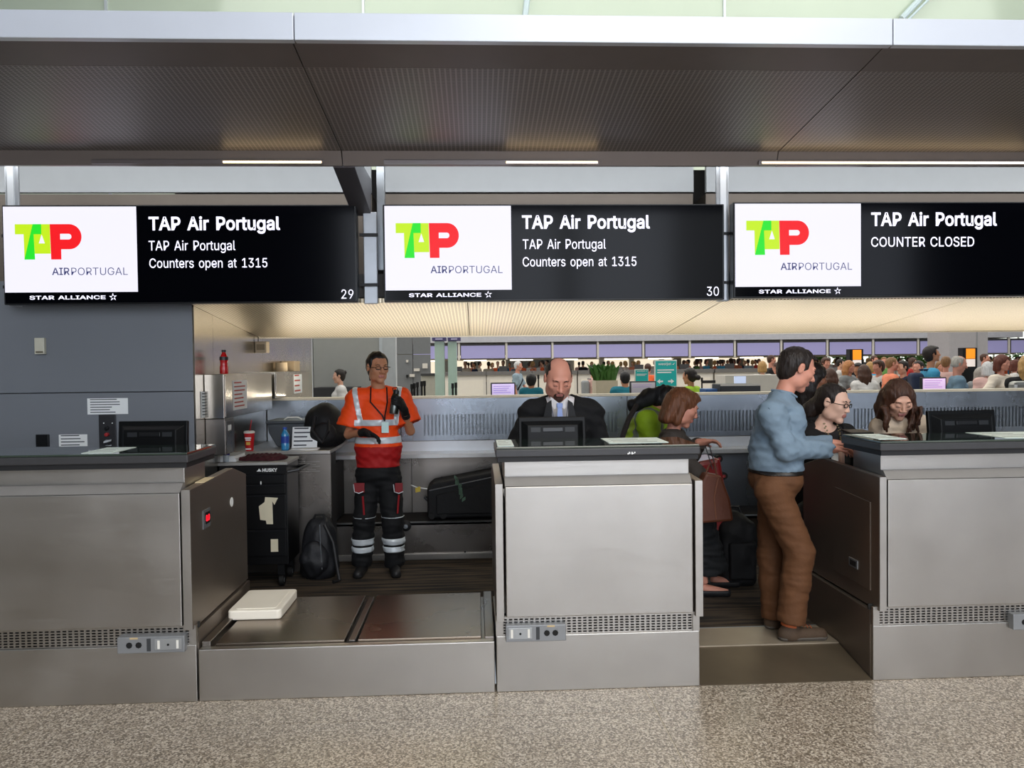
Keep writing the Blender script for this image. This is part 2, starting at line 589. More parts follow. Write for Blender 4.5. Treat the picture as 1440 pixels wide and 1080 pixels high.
def head_prims(H, R, s=1.0, female=False, jaw=1.0):
    def p(x, f, z): return H + R @ (np.array([x, f, z]) * s)
    def e(x, f, z, r, k): return ('a', ell(p(x, f, z), np.array(r) * s, R), k * s)
    L = [e(0, -.014, .032, (.076, .096, .086), 0), e(0, .028, -.030, (.058 * jaw, .064, .078), .03),
         e(0, .066, -.097, (.024 * jaw, .021, .019), .022)]
    for q in (-1, 1):
        L += [e(q * .043 * jaw, .012, -.068, (.020, .034, .028), .035), e(q * .041, .060, -.014, (.022, .022, .018), .03)]
    L += [('a', cone(p(-.034, .079, .030), p(.034, .079, .030), .011 * s, .011 * s), .014 * s)]
    for q in (-1, 1): L += [('s', ell(p(q * .031, .100, .008), np.array([.018, .015, .011]) * s, R), .010 * s)]
    for q in (-1, 1): L += [('a', ell(p(q * .031, .079, .008), np.array([.0145, .0135, .0125]) * s, R), .003 * s)]
    nt_ = .109 if not female else .104
    L += [('a', cone(p(0, .086, .018), p(0, nt_, -.026), .0070 * s, (.0120 if not female else .0095) * s), .009 * s)]
    for q in (-1, 1): L += [e(q * .012, .098, -.030, (.008, .010, .007), .005)]
    L += [('a', cone(p(-.018, .088, -.055), p(.018, .088, -.055), .0055 * s, .0055 * s), .004 * s),
          ('a', cone(p(0, .094, -.055), p(0, .094, -.056), .005 * s, .005 * s), .006 * s),
          ('a', cone(p(-.014, .087, -.065), p(.014, .087, -.065), .0065 * s, .0065 * s), .004 * s)]
    for q in (-1, 1):
        L += [e(q * .078, -.004, .002, (.009, .017, .030), .006), ('s', ell(p(q * .088, .002, .004), np.array([.006, .009, .017]) * s, R), .004 * s)]
    return L, p


SKIN = {k: mat('skin_' + k, c, 0.5, var=0.05, scale=20) for k, c in
        dict(fair='d9a68c', tan='b9805f', rosy='d0907a', brown='8d5b41', pale='e3b7a0').items()}
LIP = mat('lips', 'b5746a', 0.45, var=0.05)
EYEW = mat('eye_white', 'cfc8c2', 0.25, var=0)
IRIS = mat('eye_iris', '2a1a12', 0.2, var=0)


def hair_mat(name, col):
    return mat('hair_' + name, col, 0.5, var=0.45, scale=60, bump=0.5, bscale=90, stretch=(1.6, 1.6, .12))


HAIR = {k: hair_mat(k, c) for k, c in dict(black='0f0c0b', dark='1d130e', brown='45291a', auburn='6b4128', blond='b58d56', grey='a9a49c',
                                           red='5b2a1c', sandy='8a643f', white='d8d4cc', strawberry='c08350').items()}


def cloth(name, col, var=0.10, rough=0.8, bump=0.25):
    return mat('cloth_' + name, col, rough, var=var, scale=14, bump=bump * 1.6, bscale=22)


def person(label, group, o, J, head, top=None, bottom=None, shoes='black', skin='fair', hair=None, female=False, bulk=1.0, hf=.004, hc=.009,
           hands=(None, None), gloves=None, extra=None, jaw=1.0, headscale=1.0, lips=True, eyes=False, wr=.0022, brows=True, hs=None):
    """o: ground point; J: dict of joints in world coordinates; head: (center, yaw, pitch, roll)
       top: dict(mat, sleeve 'long'|'short', off, neck, vneck, hem) ; bottom: dict(mat, off, length)"""
    root = empty('person', o)
    tag(root, label, 'person', group)
    o = np.array(o, float)
    J = {k: np.array(v, float) for k, v in J.items()}
    H = np.array(head[0], float); R = frame(*head[1:])
    hsz = headscale
    tf = np.array(J['face'], float) if 'face' in J else V3(0, -1, 0)      # torso facing
    tf = tf / np.linalg.norm(tf)
    up = J['neck'] - J['pelvis']; up = up / np.linalg.norm(up)
    tr = np.cross(tf, up); tr /= np.linalg.norm(tr); tf2 = np.cross(up, tr)
    TR = np.stack([tr, tf2, up], 1)
    b = bulk
    ml = 1.0 if not female else 0.92
    chest = J['pelvis'] * .32 + J['neck'] * .68; belly = J['pelvis'] * .66 + J['neck'] * .34
    L_ = np.linalg.norm(J['neck'] - J['pelvis'])

    def torso(off=0.0):
        T = [(ell(chest, (.158 * b * ml + off, .112 * b + off, .27 * L_ + off), TR), .05),
             (ell(belly, (.140 * b * ml + off, .108 * b + off, .26 * L_ + off), TR), .06),
             (ell(J['pelvis'], (.165 * b + off, .118 * b + off, .13 + off), TR), .06),
             (cone(J['shL'] + up * -.005, J['shR'] + up * -.005, .056 * b + off, .056 * b + off), .05),
             (cone(J['neck'] - up * .03, J['shL'], .05 + off, .055 * b + off), .04), (cone(J['neck'] - up * .03, J['shR'], .05 + off, .055 * b + off), .04)]
        if female:
            for q in (-1, 1):
                T.append((ell(chest + tr * q * .072 + tf2 * .085 * b - up * .01, (.062 + off, .052 + off, .062 + off), TR), .03))
        return T

    A = 1.0 * (b ** .6) * (1 if not female else .86)

    def arms(off=0.0, mode='skin'):
        T = []
        for q in 'LR':
            s_, e_, w_ = J['sh' + q], J['el' + q], J['wr' + q]
            if mode == 'short':
                T.append((fcone(s_, s_ + (e_ - s_) * .78, .052 * A + off, .050 * A + off * 1.6), .03))
            elif mode == 'half':
                T.append((cone(s_, e_, .052 * A + off, .040 * A + off), .03))
                T.append((fcone(e_, e_ + (w_ - e_) * .25, .041 * A + off, .040 * A + off * 1.2), .015))
            else:
                T.append((cone(s_, e_, .052 * A + off, .038 * A + off), .03))
                if mode == 'long': T.append((fcone(e_, e_ + (w_ - e_) * .97, .039 * A + off, .028 * A + off * 1.1), .015))
                else: T.append((cone(e_, w_, .039 * A + off, .025 * A + off), .015))
        return T

    def legs(off=0.0, k=.03, end=1.0, straight=False):
        T = []
        for q in 'LR':
            h_, k_, a_ = J['hip' + q], J['kn' + q], J['an' + q]
            rk, ra = (.060, .042) if not straight else (.072, .066)
            T.append((cone(h_, k_, .088 * b + off, rk * b ** .5 + off), k))
            T.append((cone(k_ + (h_ - k_) * .0, k_ + (a_ - k_) * .45, rk * b ** .5 + off, (.056 if not straight else .068) * b ** .4 + off), .02))
            T.append((fcone(k_ + (a_ - k_) * .4, k_ + (a_ - k_) * end, (.056 if not straight else .068) + off, ra + off), .02))
        return T

    allp = [v for k, v in J.items() if k not in ('face',)] + [H]
    lo = np.min(allp, 0) - .24 * max(b, 1); hi = np.max(allp, 0) + .24 * max(b, 1)
    lo[2] = o[2] - .02; hi[2] = max(H[2] + .2, hi[2] - .05)
    hfine = [(H - .16 * hsz, H + .16 * hsz)]
    for i, q in enumerate('LR'):
        if hands[i] is not None:
            c = J['wr' + q] + np.array(hands[i][0], float) / np.linalg.norm(hands[i][0]) * .08
            hfine.append((c - .10, c + .10))
    # --- body: one continuous skin surface
    F = Fld(lo, hi, hc, hfine, hf)
    for pr, k in torso(-.012): F.add(pr, k)
    F.add(cone(J['neck'] - up * .04, H + R @ V3(0, -.018, -.055) * hsz, .056 * (b ** .4) * (0.88 if female else 1), .052 * (b ** .5) * (.86 if female else 1)), .03)
    for pr, k in arms(-.004): F.add(pr, k)
    for pr, k in legs(-.012): F.add(pr, k)
    for q in 'LR':
        fr0 = .028 if (shoes if isinstance(shoes, str) else shoes[0]) == 'flat' else .018
        F.add(cone(np.array([J['an' + q][0], J['an' + q][1], o[2] + .055]), J['toe' + q], fr0 + .004, fr0), .01)
    HP, hp = head_prims(H, R, hsz, female, jaw)
    G = Fld(hfine[0][0], hfine[0][1], hf)
    for kind, pr, k in HP: (G.add if kind == 'a' else G.sub)(pr, k)
    # evaluate the head in the body grid itself so neck and head stay one surface
    D0 = F.d.copy(); F.d[:] = 9.0
    for kind, pr, k in HP: (F.add if kind == 'a' else F.sub)(pr, k)
    kk = .022; h = np.maximum(kk - np.abs(F.d - D0), 0) / kk
    F.d = np.minimum(F.d, D0) - h * h * kk * .25
    for i, q in enumerate('LR'):
        if hands[i] is not None:
            for pr, k in hand_prims(J['wr' + q], *hands[i]): F.add(pr, k)
    F.cut(lambda X, Y, Z: -(Z - o[2] - .004) + 0 * X + 0 * Y)
    P, Q = F.mesh()
    mats = [SKIN[skin]]; fm = None
    if lips:
        cen = P[Q].mean(1); lc = (cen - H) @ R / hsz
        msk = (np.abs(lc[:, 0]) < .0225) & (np.abs(lc[:, 2] + .060) < .0105) & (lc[:, 1] > .083)
        mats.append(LIP); fm = msk.astype(int)
    np_obj('body', P, Q, SKIN[skin], root, o, mats, fm)
    if eyes:
        for q in (-1, 1):
            mb = MB(); c = hp(q * .031, .0815, .0065)
            fw = R[:, 1]
            mb.lathe(Vector(c - fw * .0), [(0.012 * math.sin(a), .0125 * hsz * (1 - math.cos(a)) + 0) for a in (1.57, 1.2, .9)][:0] or [(.0115 * hsz, 0), (.0105 * hsz, .006 * hsz), (.006 * hsz, .0105 * hsz), (.001, .012 * hsz)], 12, fw)
            e_ = mb.build('eye', EYEW, root)
            mi = MB(); mi.lathe(Vector(c + fw * .0112 * hsz - R[:, 2] * .002), [(.0055 * hsz, 0), (.0045 * hsz, .0018 * hsz), (.001, .0022 * hsz)], 10, fw)
            mi.build('iris', IRIS, e_)
    if brows and hair:
        for q in (-1, 1):
            mb = MB(); mb.tube([hp(q * .016, .0925, .027), hp(q * .031, .0925, .0325), hp(q * .047, .080, .028)], [.0025 * hsz, .0032 * hsz, .0018 * hsz], 6)
            mb.build('eyebrow', HAIR[hair[0]], root)
            mb = MB(); mb.tube([hp(q * .018, .0935, -.001), hp(q * .031, .0945, -.0035), hp(q * .044, .0875, -.001)], .0014 * hsz, 5); mb.build('eyelashes', HAIR['black'], root)
    # --- hair
    if hair:
        hm = HAIR[hair[0]]; style = hair[1]
        ex = hair[2] if len(hair) > 2 else []
        mg = .26 if ex or style in ('long', 'bob') else .14 * hsz + .02
        lo2 = H - mg; hi2 = H + mg
        lo2[2] = H[2] - (.40 if (style == 'long' or ex) else .16)
        F = Fld(lo2, np.array([hi2[0], hi2[1], H[2] + .17 * hsz]), hs or max(hf, .005))
        t = dict(short=.010, crop=.005, bald=.008, long=.013, bob=.016, tied=.008, full=.024, afro=.03)[style] * hsz
        F.add(ell(hp(0, -.016, .034), np.array([.077 + t, .098 + t, .087 + t]), R), 0)
        F.add(ell(hp(0, -.045, -.012), np.array([.066 + t, .058 + t, .075 + t]), R), .02)
        if style == 'full': F.add(ell(hp(0, .055, .088), np.array([.062, .040, .026]), R), .03)
        for e in ex:
            if e[0] == 'h': F.add(cone(hp(*e[1]), hp(*e[2]), e[3], e[4]), .018)
            else: F.add(cone(e[1], e[2], e[3], e[4]), .006)
        if style == 'long':
            for q in (-1, 1):
                for (f_, dz, r0) in ((-.02, -.16, .030), (-.06, -.19, .035), (.012, -.13, .022)):
                    F.add(cone(hp(q * .072, f_, .02), hp(q * .078, f_ - .01, -.09), .028, r0), .02)
                    a = hp(q * .078, f_ - .01, -.09)
                    F.add(cone(a, a + V3(0, 0, dz + .03) + tr * q * .012, r0, r0 * .6), .02)
            F.add(cone(hp(0, -.075, 0), hp(0, -.085, -.10), .06, .055), .03)
            a = hp(0, -.085, -.10); F.add(cone(a, a + V3(0, 0, -.15), .055, .035), .03)
        if style == 'bob':
            for q in (-1, 1):
                F.add(cone(hp(q * .070, -.01, .02), hp(q * .074, -.005, -.10), .032, .030), .02)
                F.add(cone(hp(q * .05, -.06, .02), hp(q * .055, -.065, -.10), .045, .040), .02)
            F.add(cone(hp(0, -.08, 0), hp(0, -.08, -.10), .05, .045), .03)
        # the face stays free
        if style in ('long', 'bob'):
            F.sub(ell(hp(0, .095, -.028), np.array([.060, .090, .100]) * hsz, R), .008)
            F.sub(ell(hp(0, .120, .030), np.array([.040, .060, .052]) * hsz, R), .010)
        elif style == 'bald':
            F.sub(ell(hp(0, .070, .100), np.array([.058, .150, .110]) * hsz, R), .006)
            F.sub(rbox(hp(0, .145, -.04), np.array([.2, .115, .16]) * hsz, R, .01), .004)
            F.cut(halfspace(hp(0, 0, -.06), -R[:, 2]))
        else:
            fr = .078 if style != 'afro' else .07
            F.sub(rbox(hp(0, .125, -.062), np.array([.2, .085, .062 + fr]) * hsz, R, .02), .012)
            F.sub(rbox(hp(0, .060, -.100), np.array([.2, .075, .090]) * hsz, R, .015), .008)
            for q in (-1, 1): F.sub(ell(hp(q * .082, .000, .000), np.array([.022, .020, .032]) * hsz, R), .004)
            F.cut(halfspace(hp(0, -.02, -.085), -R[:, 2] + .35 * R[:, 1]))
        F.wrinkle(.0016, 110, 3, (1, 1, .15))
        P, Q = F.mesh()
        if len(Q): np_obj('hair', P, Q, hm, root, o)
    # --- trousers or skirt
    if bottom:
        if bottom.get('skirt'):
            F = Fld(lo, hi, hc); F.add(ell(J['pelvis'], (.175 * b, .13 * b, .15), TR), 0)
            kc = (J['knL'] + J['knR']) / 2; ac = (J['anL'] + J['anR']) / 2; en = kc + (ac - kc) * bottom['skirt']
            F.add(cone((J['hipL'] + J['hipR']) / 2, en, .17 * b, bottom.get('r', .17)), .05)
            F.cut(lambda X, Y, Z: en[2] - Z + 0 * X + 0 * Y)
        else:
            off = bottom.get('off', .010)
            F = Fld(lo, hi, hc)
            F.add(ell(J['pelvis'], (.168 * b + off, .122 * b + off, .13), TR), 0)
            for pr, k in legs(off, bottom.get('k', .02), bottom.get('len', 1.10), True): F.add(pr, k)
        cz = J['pelvis'][2] + bottom.get('waist', .11)
        F.cut(lambda X, Y, Z: Z - cz + 0 * X + 0 * Y)
        F.wrinkle(bottom.get('wr', wr) * .8, 62, 5, (.6, .6, 1.3))
        P, Q = F.mesh(); np_obj('trousers' if not bottom.get('skirt') else 'skirt', P, Q, bottom['mat'], root, o)
        for nm, dd, reg, mt, lb in bottom.get('bands', []):
            G = Fld(lo, hi, max(hc * .7, .004)); G.d = None
            G = Fld(lo, hi, hc * .75)
            G.add(ell(J['pelvis'], (.168 * b + off, .122 * b + off, .13), TR), 0, dd)
            for pr, k in legs(off, .02, 1.0, True): G.add(pr, k, dd)
            G.wrinkle(bottom.get('wr', wr) * .8, 62, 5, (.6, .6, 1.3))
            for r_ in reg: G.cut(r_)
            P, Q = G.mesh()
            if len(Q):
                ob = np_obj(nm, P, Q, mt, root, o)
                if lb: ob['label'] = lb
    # --- shoes
    for q in 'LR':
        a_, t_ = J['an' + q], J['toe' + q]
        d = t_ - a_; d[2] = 0; dn = d / (np.linalg.norm(d) + 1e-9)
        F = Fld(np.minimum(a_, t_) - .1, np.maximum(a_, t_) + .1, max(hc * .7, .005))
        g = o[2]
        heel = np.array([a_[0], a_[1], g + .035]) - dn * .035; toe = np.array([t_[0], t_[1], g + .028])
        F.add(cone(heel, toe, .042, .038), 0)
        hgt = {'flat': 0, 'boot': .17, 'black': .07, 'trainer': .115, 'brown': .06}[shoes if isinstance(shoes, str) else shoes[0]]
        if hgt: F.add(cone(heel + dn * .03, np.array([a_[0], a_[1], g + hgt]), .042, .046), .03)
        F.cut(lambda X, Y, Z: g + .001 - Z + 0 * X + 0 * Y)
        if not hgt: F.cut(lambda X, Y, Z: Z - g - .045 + 0 * X + 0 * Y)
        P, Q = F.mesh()
        sm_ = shoes[1] if not isinstance(shoes, str) else BLACK_S
        ob = np_obj('shoe', P, Q, sm_, root, o)
        if not isinstance(shoes, str) and len(shoes) > 3:
            mb = MB(); mb.tube([np.array([a_[0], a_[1], g + .085]) - dn * .01, a_ - dn * .005, a_ + V3(0, 0, .05)], [.050, .046, .044], 14); mb.build('sock', shoes[3], ob)
            for k_ in range(4):
                c_ = heel + dn * (.085 + .022 * k_) + V3(0, 0, .052 - .004 * k_); l_ = np.cross(dn, V3(0, 0, 1)); mb = MB(); mb.tube([c_ - l_ * .022, c_ + V3(0, 0, .006), c_ + l_ * .022], .003, 5); mb.build('lace', shoes[3], ob)
        if hgt and hc < .012:
            F2 = Fld(np.minimum(a_, t_) - .1, np.maximum(a_, t_) + .1, .006)
            F2.add(cone(heel, toe, .046, .042), 0); F2.cut(lambda X, Y, Z: Z - g - .022 + 0 * X + 0 * Y); F2.cut(lambda X, Y, Z: g - Z + .0005 + 0 * X + 0 * Y)
            P, Q = F2.mesh()
            if len(Q):
                sl = bpy.data.objects.new('sole', None) if False else np_obj('sole', P, Q, shoes[2] if (not isinstance(shoes, str) and len(shoes) > 2) else RUBBER, ob, o)
    # --- top layers
    tops = top if isinstance(top, list) else ([top] if top else [])
    for tp in tops:
        off = tp.get('off', .012)

        def fld(extra_off=0.0, hh=None):
            F = Fld(lo, hi, hh or hc)
            for pr, k in torso(off): F.add(pr, k, extra_off)
            for pr, k in tp.get('prims', []): F.add(pr, k, extra_off)
            if tp.get('sleeve', 'short') != 'none':
                for pr, k in arms(off + tp.get('soff', 0), tp.get('sleeve', 'short')): F.add(pr, k, extra_off)
            return F
        hemz = tp.get('hem', J['pelvis'][2] - .02)

        def finish(F, ef=0):
            F.wrinkle(tp.get('wr', wr) * .8, tp.get('wf', 30) * 2.3, 9, tp.get('wax', (1, 1, 1)))
            if callable(hemz): F.cut(hemz)
            else: F.cut(lambda X, Y, Z: hemz - ef - Z + 0 * X + 0 * Y)
            nr = tp.get('neck', .068)
            if nr:
                F.sub(cone(J['neck'] + tf2 * .012 + up * tp.get('nz', .02), J['neck'] + tf2 * .035 + up * .22, nr, nr * 1.5), .01)
            if tp.get('vneck'):
                dv, wv = tp['vneck']
                apex = J['neck'] - up * dv + tf2 * .10 * b
                # wedge opening down the front
                n1 = tr * 1.0 - up * (wv / dv); n2 = -tr * 1.0 - up * (wv / dv)
                n1 /= np.linalg.norm(n1); n2 /= np.linalg.norm(n2)
                h1 = halfspace(apex, n1); h2 = halfspace(apex, n2); h3 = halfspace(J['neck'] + tf2 * .0, -tf2)
                F.cut(lambda X, Y, Z: -np.maximum(np.maximum(h1(X, Y, Z), h2(X, Y, Z)), h3(X, Y, Z)))
            return F
        F = finish(fld())
        P, Q = F.mesh(); np_obj(tp.get('name', 'shirt'), P, Q, tp['mat'], root, o)
        for nm, dd, reg, mt, lb in tp.get('bands', []):
            G = finish(fld(dd, hc * .75), .003)
            for r_ in reg: G.cut(r_)
            P, Q = G.mesh()
            if len(Q):
                ob = np_obj(nm, P, Q, mt, root, o)
                if lb: ob['label'] = lb
    if gloves:
        for i, q in enumerate('LR'):
            if hands[i] is None: continue
            c = J['wr' + q] + np.array(hands[i][0], float) / np.linalg.norm(hands[i][0]) * .06
            F = Fld(c - .14, c + .14, .004)
            for pr, k in hand_prims(J['wr' + q], *hands[i]): F.add(pr, k, .003)
            d = J['el' + q] - J['wr' + q]; d /= np.linalg.norm(d)
            F.add(fcone(J['wr' + q], J['wr' + q] + d * .045, .032, .034), .01)
            P, Q = F.mesh(); np_obj('glove', P, Q, gloves, root, o)
    root['_H'] = list(map(float, H))
    del root['_H']
    ctx = dict(root=root, hp=hp, R=R, H=H, o=o, tr=tr, tf=tf2, up=up, J=J, b=b)
    if extra: extra(ctx)
    return ctx


def slabz(z0, z1):
    return [lambda X, Y, Z: z0 - Z + 0 * X + 0 * Y, lambda X, Y, Z: Z - z1 + 0 * X + 0 * Y]


def slabn(p, n, t):
    h = halfspace(p, n)
    return [lambda X, Y, Z: np.abs(h(X, Y, Z)) - t]


def glasses(ctx, m, fr=.0018, w=.019, hgt=.0135):
    hp = ctx['hp']; root = ctx['root']; g = MB()
    for q in (-1, 1):
        pts = [hp(q * .031 + w * math.cos(a) * (1 if abs(math.cos(a)) < .8 else 1), .101 - .010 * abs(q * .031 + w * math.cos(a)) / .05 * .5, .006 + hgt * max(-.85, min(.85, math.sin(a) * 1.3)))
               for a in np.linspace(0, 2 * PI, 17)]
        g.tube(pts, fr, 6)
        g.tube([hp(q * .050, .096, .011), hp(q * .074, .080, .010), hp(q * .084, -.004, .010)], fr, 6)
    g.tube([hp(-.012, .103, .009), hp(0, .106, .011), hp(.012, .103, .009)], fr, 6)
    g.build('glasses', m, root)


def stand(o, yaw, h=1.7, w=1.0, arms=None, lean=0.0):
    """joint dict for a plain standing figure; yaw as for frame()"""
    o = np.array(o, float); R = frame(yaw); s = h / 1.75
    rt, fw = R[:, 0], R[:, 1]; up = V3(0, 0, 1)
    def q(x, f, z): return o + (rt * x + fw * (f + lean * z / 1.4) + up * z) * s
    J = dict(face=fw, pelvis=q(0, 0, .95), neck=q(0, -.01, 1.45), shL=q(-.165 * w, -.01, 1.40), shR=q(.165 * w, -.01, 1.40),
             hipL=q(-.085, 0, .90), hipR=q(.085, 0, .90), knL=q(-.095, .015, .50), knR=q(.095, .015, .50), anL=q(-.10, -.01, .09), anR=q(.10, -.01, .09),
             toeL=q(-.12, .15, .03), toeR=q(.12, .15, .03),
             elL=q(-.215 * w, -.02, 1.12), elR=q(.215 * w, -.02, 1.12), wrL=q(-.22 * w, .06, .88), wrR=q(.22 * w, .06, .88))
    if arms:
        for k, v in arms.items(): J[k] = q(*v)
    return J, q(0, .03, 1.45 + .175)
# ------------------------------------------------------------------ setting: floor, raised floor, walls, canopy
FZ = 0.07          # level of the raised floor behind the counters
D0 = 4.02          # plane of the counter fronts
TZ = terrazzo()
mb = MB(); mb.box(-14, 22, -9, D0 + .12, -.30, -.0035)
fl = struct('floor', mb, mat('joint_strip', 'd8cdb9', 0.5))
tx = [-13.2 + 1.72 * i for i in range(20)]
g = onz(916, 985, 0).x
tx = [g + 3.05 * (i - 5) for i in range(11)]
ty = [D0 + .06 - .34, D0 + .06 - .34 - 1.72, D0 + .06 - .34 - 3.44, D0 - .28 - 5.16, D0 - .28 - 6.88, -6.2]
ty = [D0 + .10] + ty
tile_me = {}
for j in range(len(ty) - 1):
    for i in range(len(tx) - 1):
        sx, sy = tx[i + 1] - tx[i], ty[j] - ty[j + 1]
        key = (round(sx, 3), round(sy, 3))
        if key not in tile_me:
            mb = MB(); mb.box(.0025, sx - .0025, .0025, sy - .0025, -.0035, 0)
            t = mb.build('floor_tile', TZ, None); t.parent = fl
            tile_me[key] = t.data
        else:
            t = bpy.data.objects.new('floor_tile', tile_me[key]); C.objects.link(t); t.parent = fl
        t.location = (tx[i], ty[j + 1], 0)
# raised carpeted floor
mb = MB(); mb.box(-6, 9, 4.70, 7.6, 0.0, FZ)
struct('floor_carpet', mb, carpet_mat())
# far hall floor, beyond the back partition
FAR_FLOOR = mat('far_floor', '9b958a', 0.25, var=0.12, scale=2)
mb = MB(); mb.box(-16, 40, 7.6, 62, -.2, 0.0)
struct('floor_far', mb, FAR_FLOOR)

# grey wall on the left with its stainless return
WALL_B = mat('blue_grey_paint', '75797f', 0.45, 0.0, var=0.03, scale=2, spec=0.6)
WY = 5.40
xw = at(271, 500, WY).x
ztop = 2.34
zj = at(130, 552, WY).z
wl = empty('wall_left', (0, 0, 0)); wl['kind'] = 'structure'
for (a, b_) in ((FZ, zj - .003), (zj + .003, ztop)):
    mb = MB(); mb.box(-6.5, xw, WY, WY + .05, a, b_); mb.build('wall_panel', WALL_B, wl, bevel=.002)
mb = MB(); mb.box(-6.5, xw - .005, WY + .05, 9.2, FZ, ztop); mb.build('wall_core', mat('wall_core', '6d6f73', .6), wl)
xs_ = [WY, 5.78, 7.1, 9.2]
for i in range(3):
    for (a, b_) in (((FZ, 2.3),)):
        mb = MB(); mb.box(xw - .005, xw + .012, xs_[i] + .002, xs_[i + 1] - .002, a, b_); mb.build('steel_panel', ST_W, wl)
mb = MB(); mb.box(xw - .25, xw + .012, 9.2, 9.25, FZ, 2.3); mb.build('end_trim', WHITE_MET, wl)

# canopy over the counters
xa, xb = -5.2, 7.0
CAN_LIP = mat('canopy_fascia', 'bfc5d0', 0.35, 0.2, var=0.03, scale=3)
SOF = mat('soffit_metal', '6f6866', 0.45, 0.25, var=0.05)
SOF_P = perforated('soffit_perforated', '8f8987', '5a5554', (40, 66), 0.42, 0.25)
SOF_L = mat('soffit_edge', '7d7675', 0.30, 0.5, var=0.04)


def zy(py, Y, px=720): return at(px, py, Y).z


can = empty('ceiling_canopy', (0, 3.3, 3.1)); can['kind'] = 'structure'
zA0, zA1 = zy(56, 3.36, 412), zy(17, 3.36, 412)
seams_f = [xa, at(413, 35, 3.36).x, at(1256, 40, 3.36).x, xb]
for i in range(3):
    mb = MB(); mb.box(seams_f[i] + .002, seams_f[i + 1] - .002, 3.36, 3.40, zA0 + (.000 if i != 1 else .0), zA1); mb.build('fascia_panel', CAN_LIP, can, bevel=.003)
yB, zB = 3.60, zy(95, 3.60, 428)
yC, zC = 4.58, zy(212, 4.58, 480)
yD, zD = 4.62, zy(233, 4.62, 480)
sl = (zC - zB) / (yC - yB)
zAs = zA0 + .002
seams = [xa - .9, at(480, 212, 4.58).x - 2.62, at(480, 212, 4.58).x, at(1095, 221, 4.58).x, at(1095, 221, 4.58).x + 2.62, xb + .5]
for i in range(5):
    x0, x1 = seams[i] + .003, seams[i + 1] - .003
    mb = MB(); mb.prx([(3.38, zAs), (yB - .003, zB), (yB - .003, zB + .02), (3.38, zAs + .02)], x0, x1); mb.build('soffit_edge_panel', SOF, can)
    mb = MB(); mb.prx([(yB, zB), (yC, zC), (yC, zC + .02), (yB, zB + .02)], x0, x1); mb.build('soffit_panel', SOF_P, can)
    mb = MB(); mb.prx([(yC + .003, zC - .0), (yD, zD), (yD + .02, zD), (yD + .02, zC + .06), (yC + .003, zC + .02)], x0, x1); mb.build('soffit_lip', SOF_L, can)
mb = MB(); mb.prx([(3.40, zAs + .03), (yD + .02, zC + .05), (yD + .02, zA1), (3.40, zA1)], xa, xb); mb.build('canopy_core', mat('dark_core', '2a2828', .8), can)
# slot lights in the lip
LAMP = mat('lamp_warm', 'ffe2b0', 0.5, var=0, emit=6, emit_col='ffdca6')
for (p0, p1, lit) in ((130, 455, 1), (540, 842, 1), (1066, 1440, 1)):
    a = at(p0, 229, 4.61); b_ = at(p1, 229, 4.61)
    t = empty('slot_light', (a.x, 4.60, a.z))
    tag(t, {130: 'thin recessed light slot in the canopy lip above the leftmost sign', 540: 'thin recessed light slot in the canopy lip above the middle sign',
            1066: 'long recessed light slot in the canopy lip above the rightmost sign'}[p0], 'light', 'slot lights in the canopy lip')
    zz = zC + (zD - zC) * .80; yy = yC + (yD - yC) * .80
    mb = MB(); mb.box(a.x, b_.x, yy - .016, yy - .004, zz - .012, zz + .012); mb.build('trim', SOF_L, t)
    k = .55 if p0 != 1066 else 0
    mb = MB(); mb.box(a.x + (b_.x - a.x) * k + .02, b_.x - .01, yy - .019, yy - .015, zz - .006, zz + .005); mb.build('diffuser', LAMP, t)

# coves behind the signs
BROWN = mat('brown_panel', '6b6259', 0.45, 0.4, var=0.05)
COVE = mat('cove_board', 'b9bdbf', 0.4, 0.0, var=0.03)
YK = 5.85
bx = [xa, at(518, 250, 5.33).x, at(1015, 250, 5.33).x, xb]
bk = empty('ceiling_cove', (0, YK, 2.9)); bk['kind'] = 'structure'
zK0, zK1 = zy(270, YK, 700), zy(270, YK, 700) + .36
for i in range(3):
    x0, x1 = bx[i] + .05, bx[i + 1] - .05
    mb = MB(); mb.box(x0, x1, YK, YK + .04, zK0, zK1); mb.build('cove_board', COVE, bk)
    mb = MB(); mb.box(x0, x1, YK + .02, YK + .30, 2.2, zK0 - .01); mb.build('back_panel', BROWN, bk)
mb = MB(); mb.box(xa, xb, 4.66, YK + .5, zK1, zK1 + .05); mb.build('cove_lid', mat('cove_lid', 'a9a9a9', .7), bk)

# lower soffit behind the signs, warm perforated metal
SOF2 = perforated('soffit_warm', 'd6cbb4', '8a7f6c', (40, 60), 0.34, 0.85)
SOF2E = mat('soffit_warm_edge', 'cbbfa6', 0.32, 0.85, var=0.03)
z50, z51 = zy(424, 5.32, 720), zy(473, 7.08, 720)
s2 = empty('ceiling_lower', (0, 5.05, z50)); s2['kind'] = 'structure'
xq = [xw + .012, -.05, 1.75, 3.55, 5.35, 7.2]
for i in range(5):
    mb = MB(); mb.prx([(5.34, z50), (7.00, z51 + .0066), (7.00, z51 + .03), (5.34, z50 + .03)], xq[i] + .003, xq[i + 1] - .003); mb.build('soffit_panel', SOF2, s2)
mb = MB(); mb.box(xw + .012, 7.2, 7.00, 7.08, z51, z51 + .10); mb.build('soffit_rim', SOF2E, s2)
mb = MB(); mb.prx([(5.36, z50 + .04), (7.04, z51 + .10), (7.04, 3.3), (6.20, 3.3), (6.20, z50 + .25), (5.36, z50 + .20)], xw - .4, 7.2); mb.build('soffit_core', mat('soffit_core', '4a4846', .8), s2)

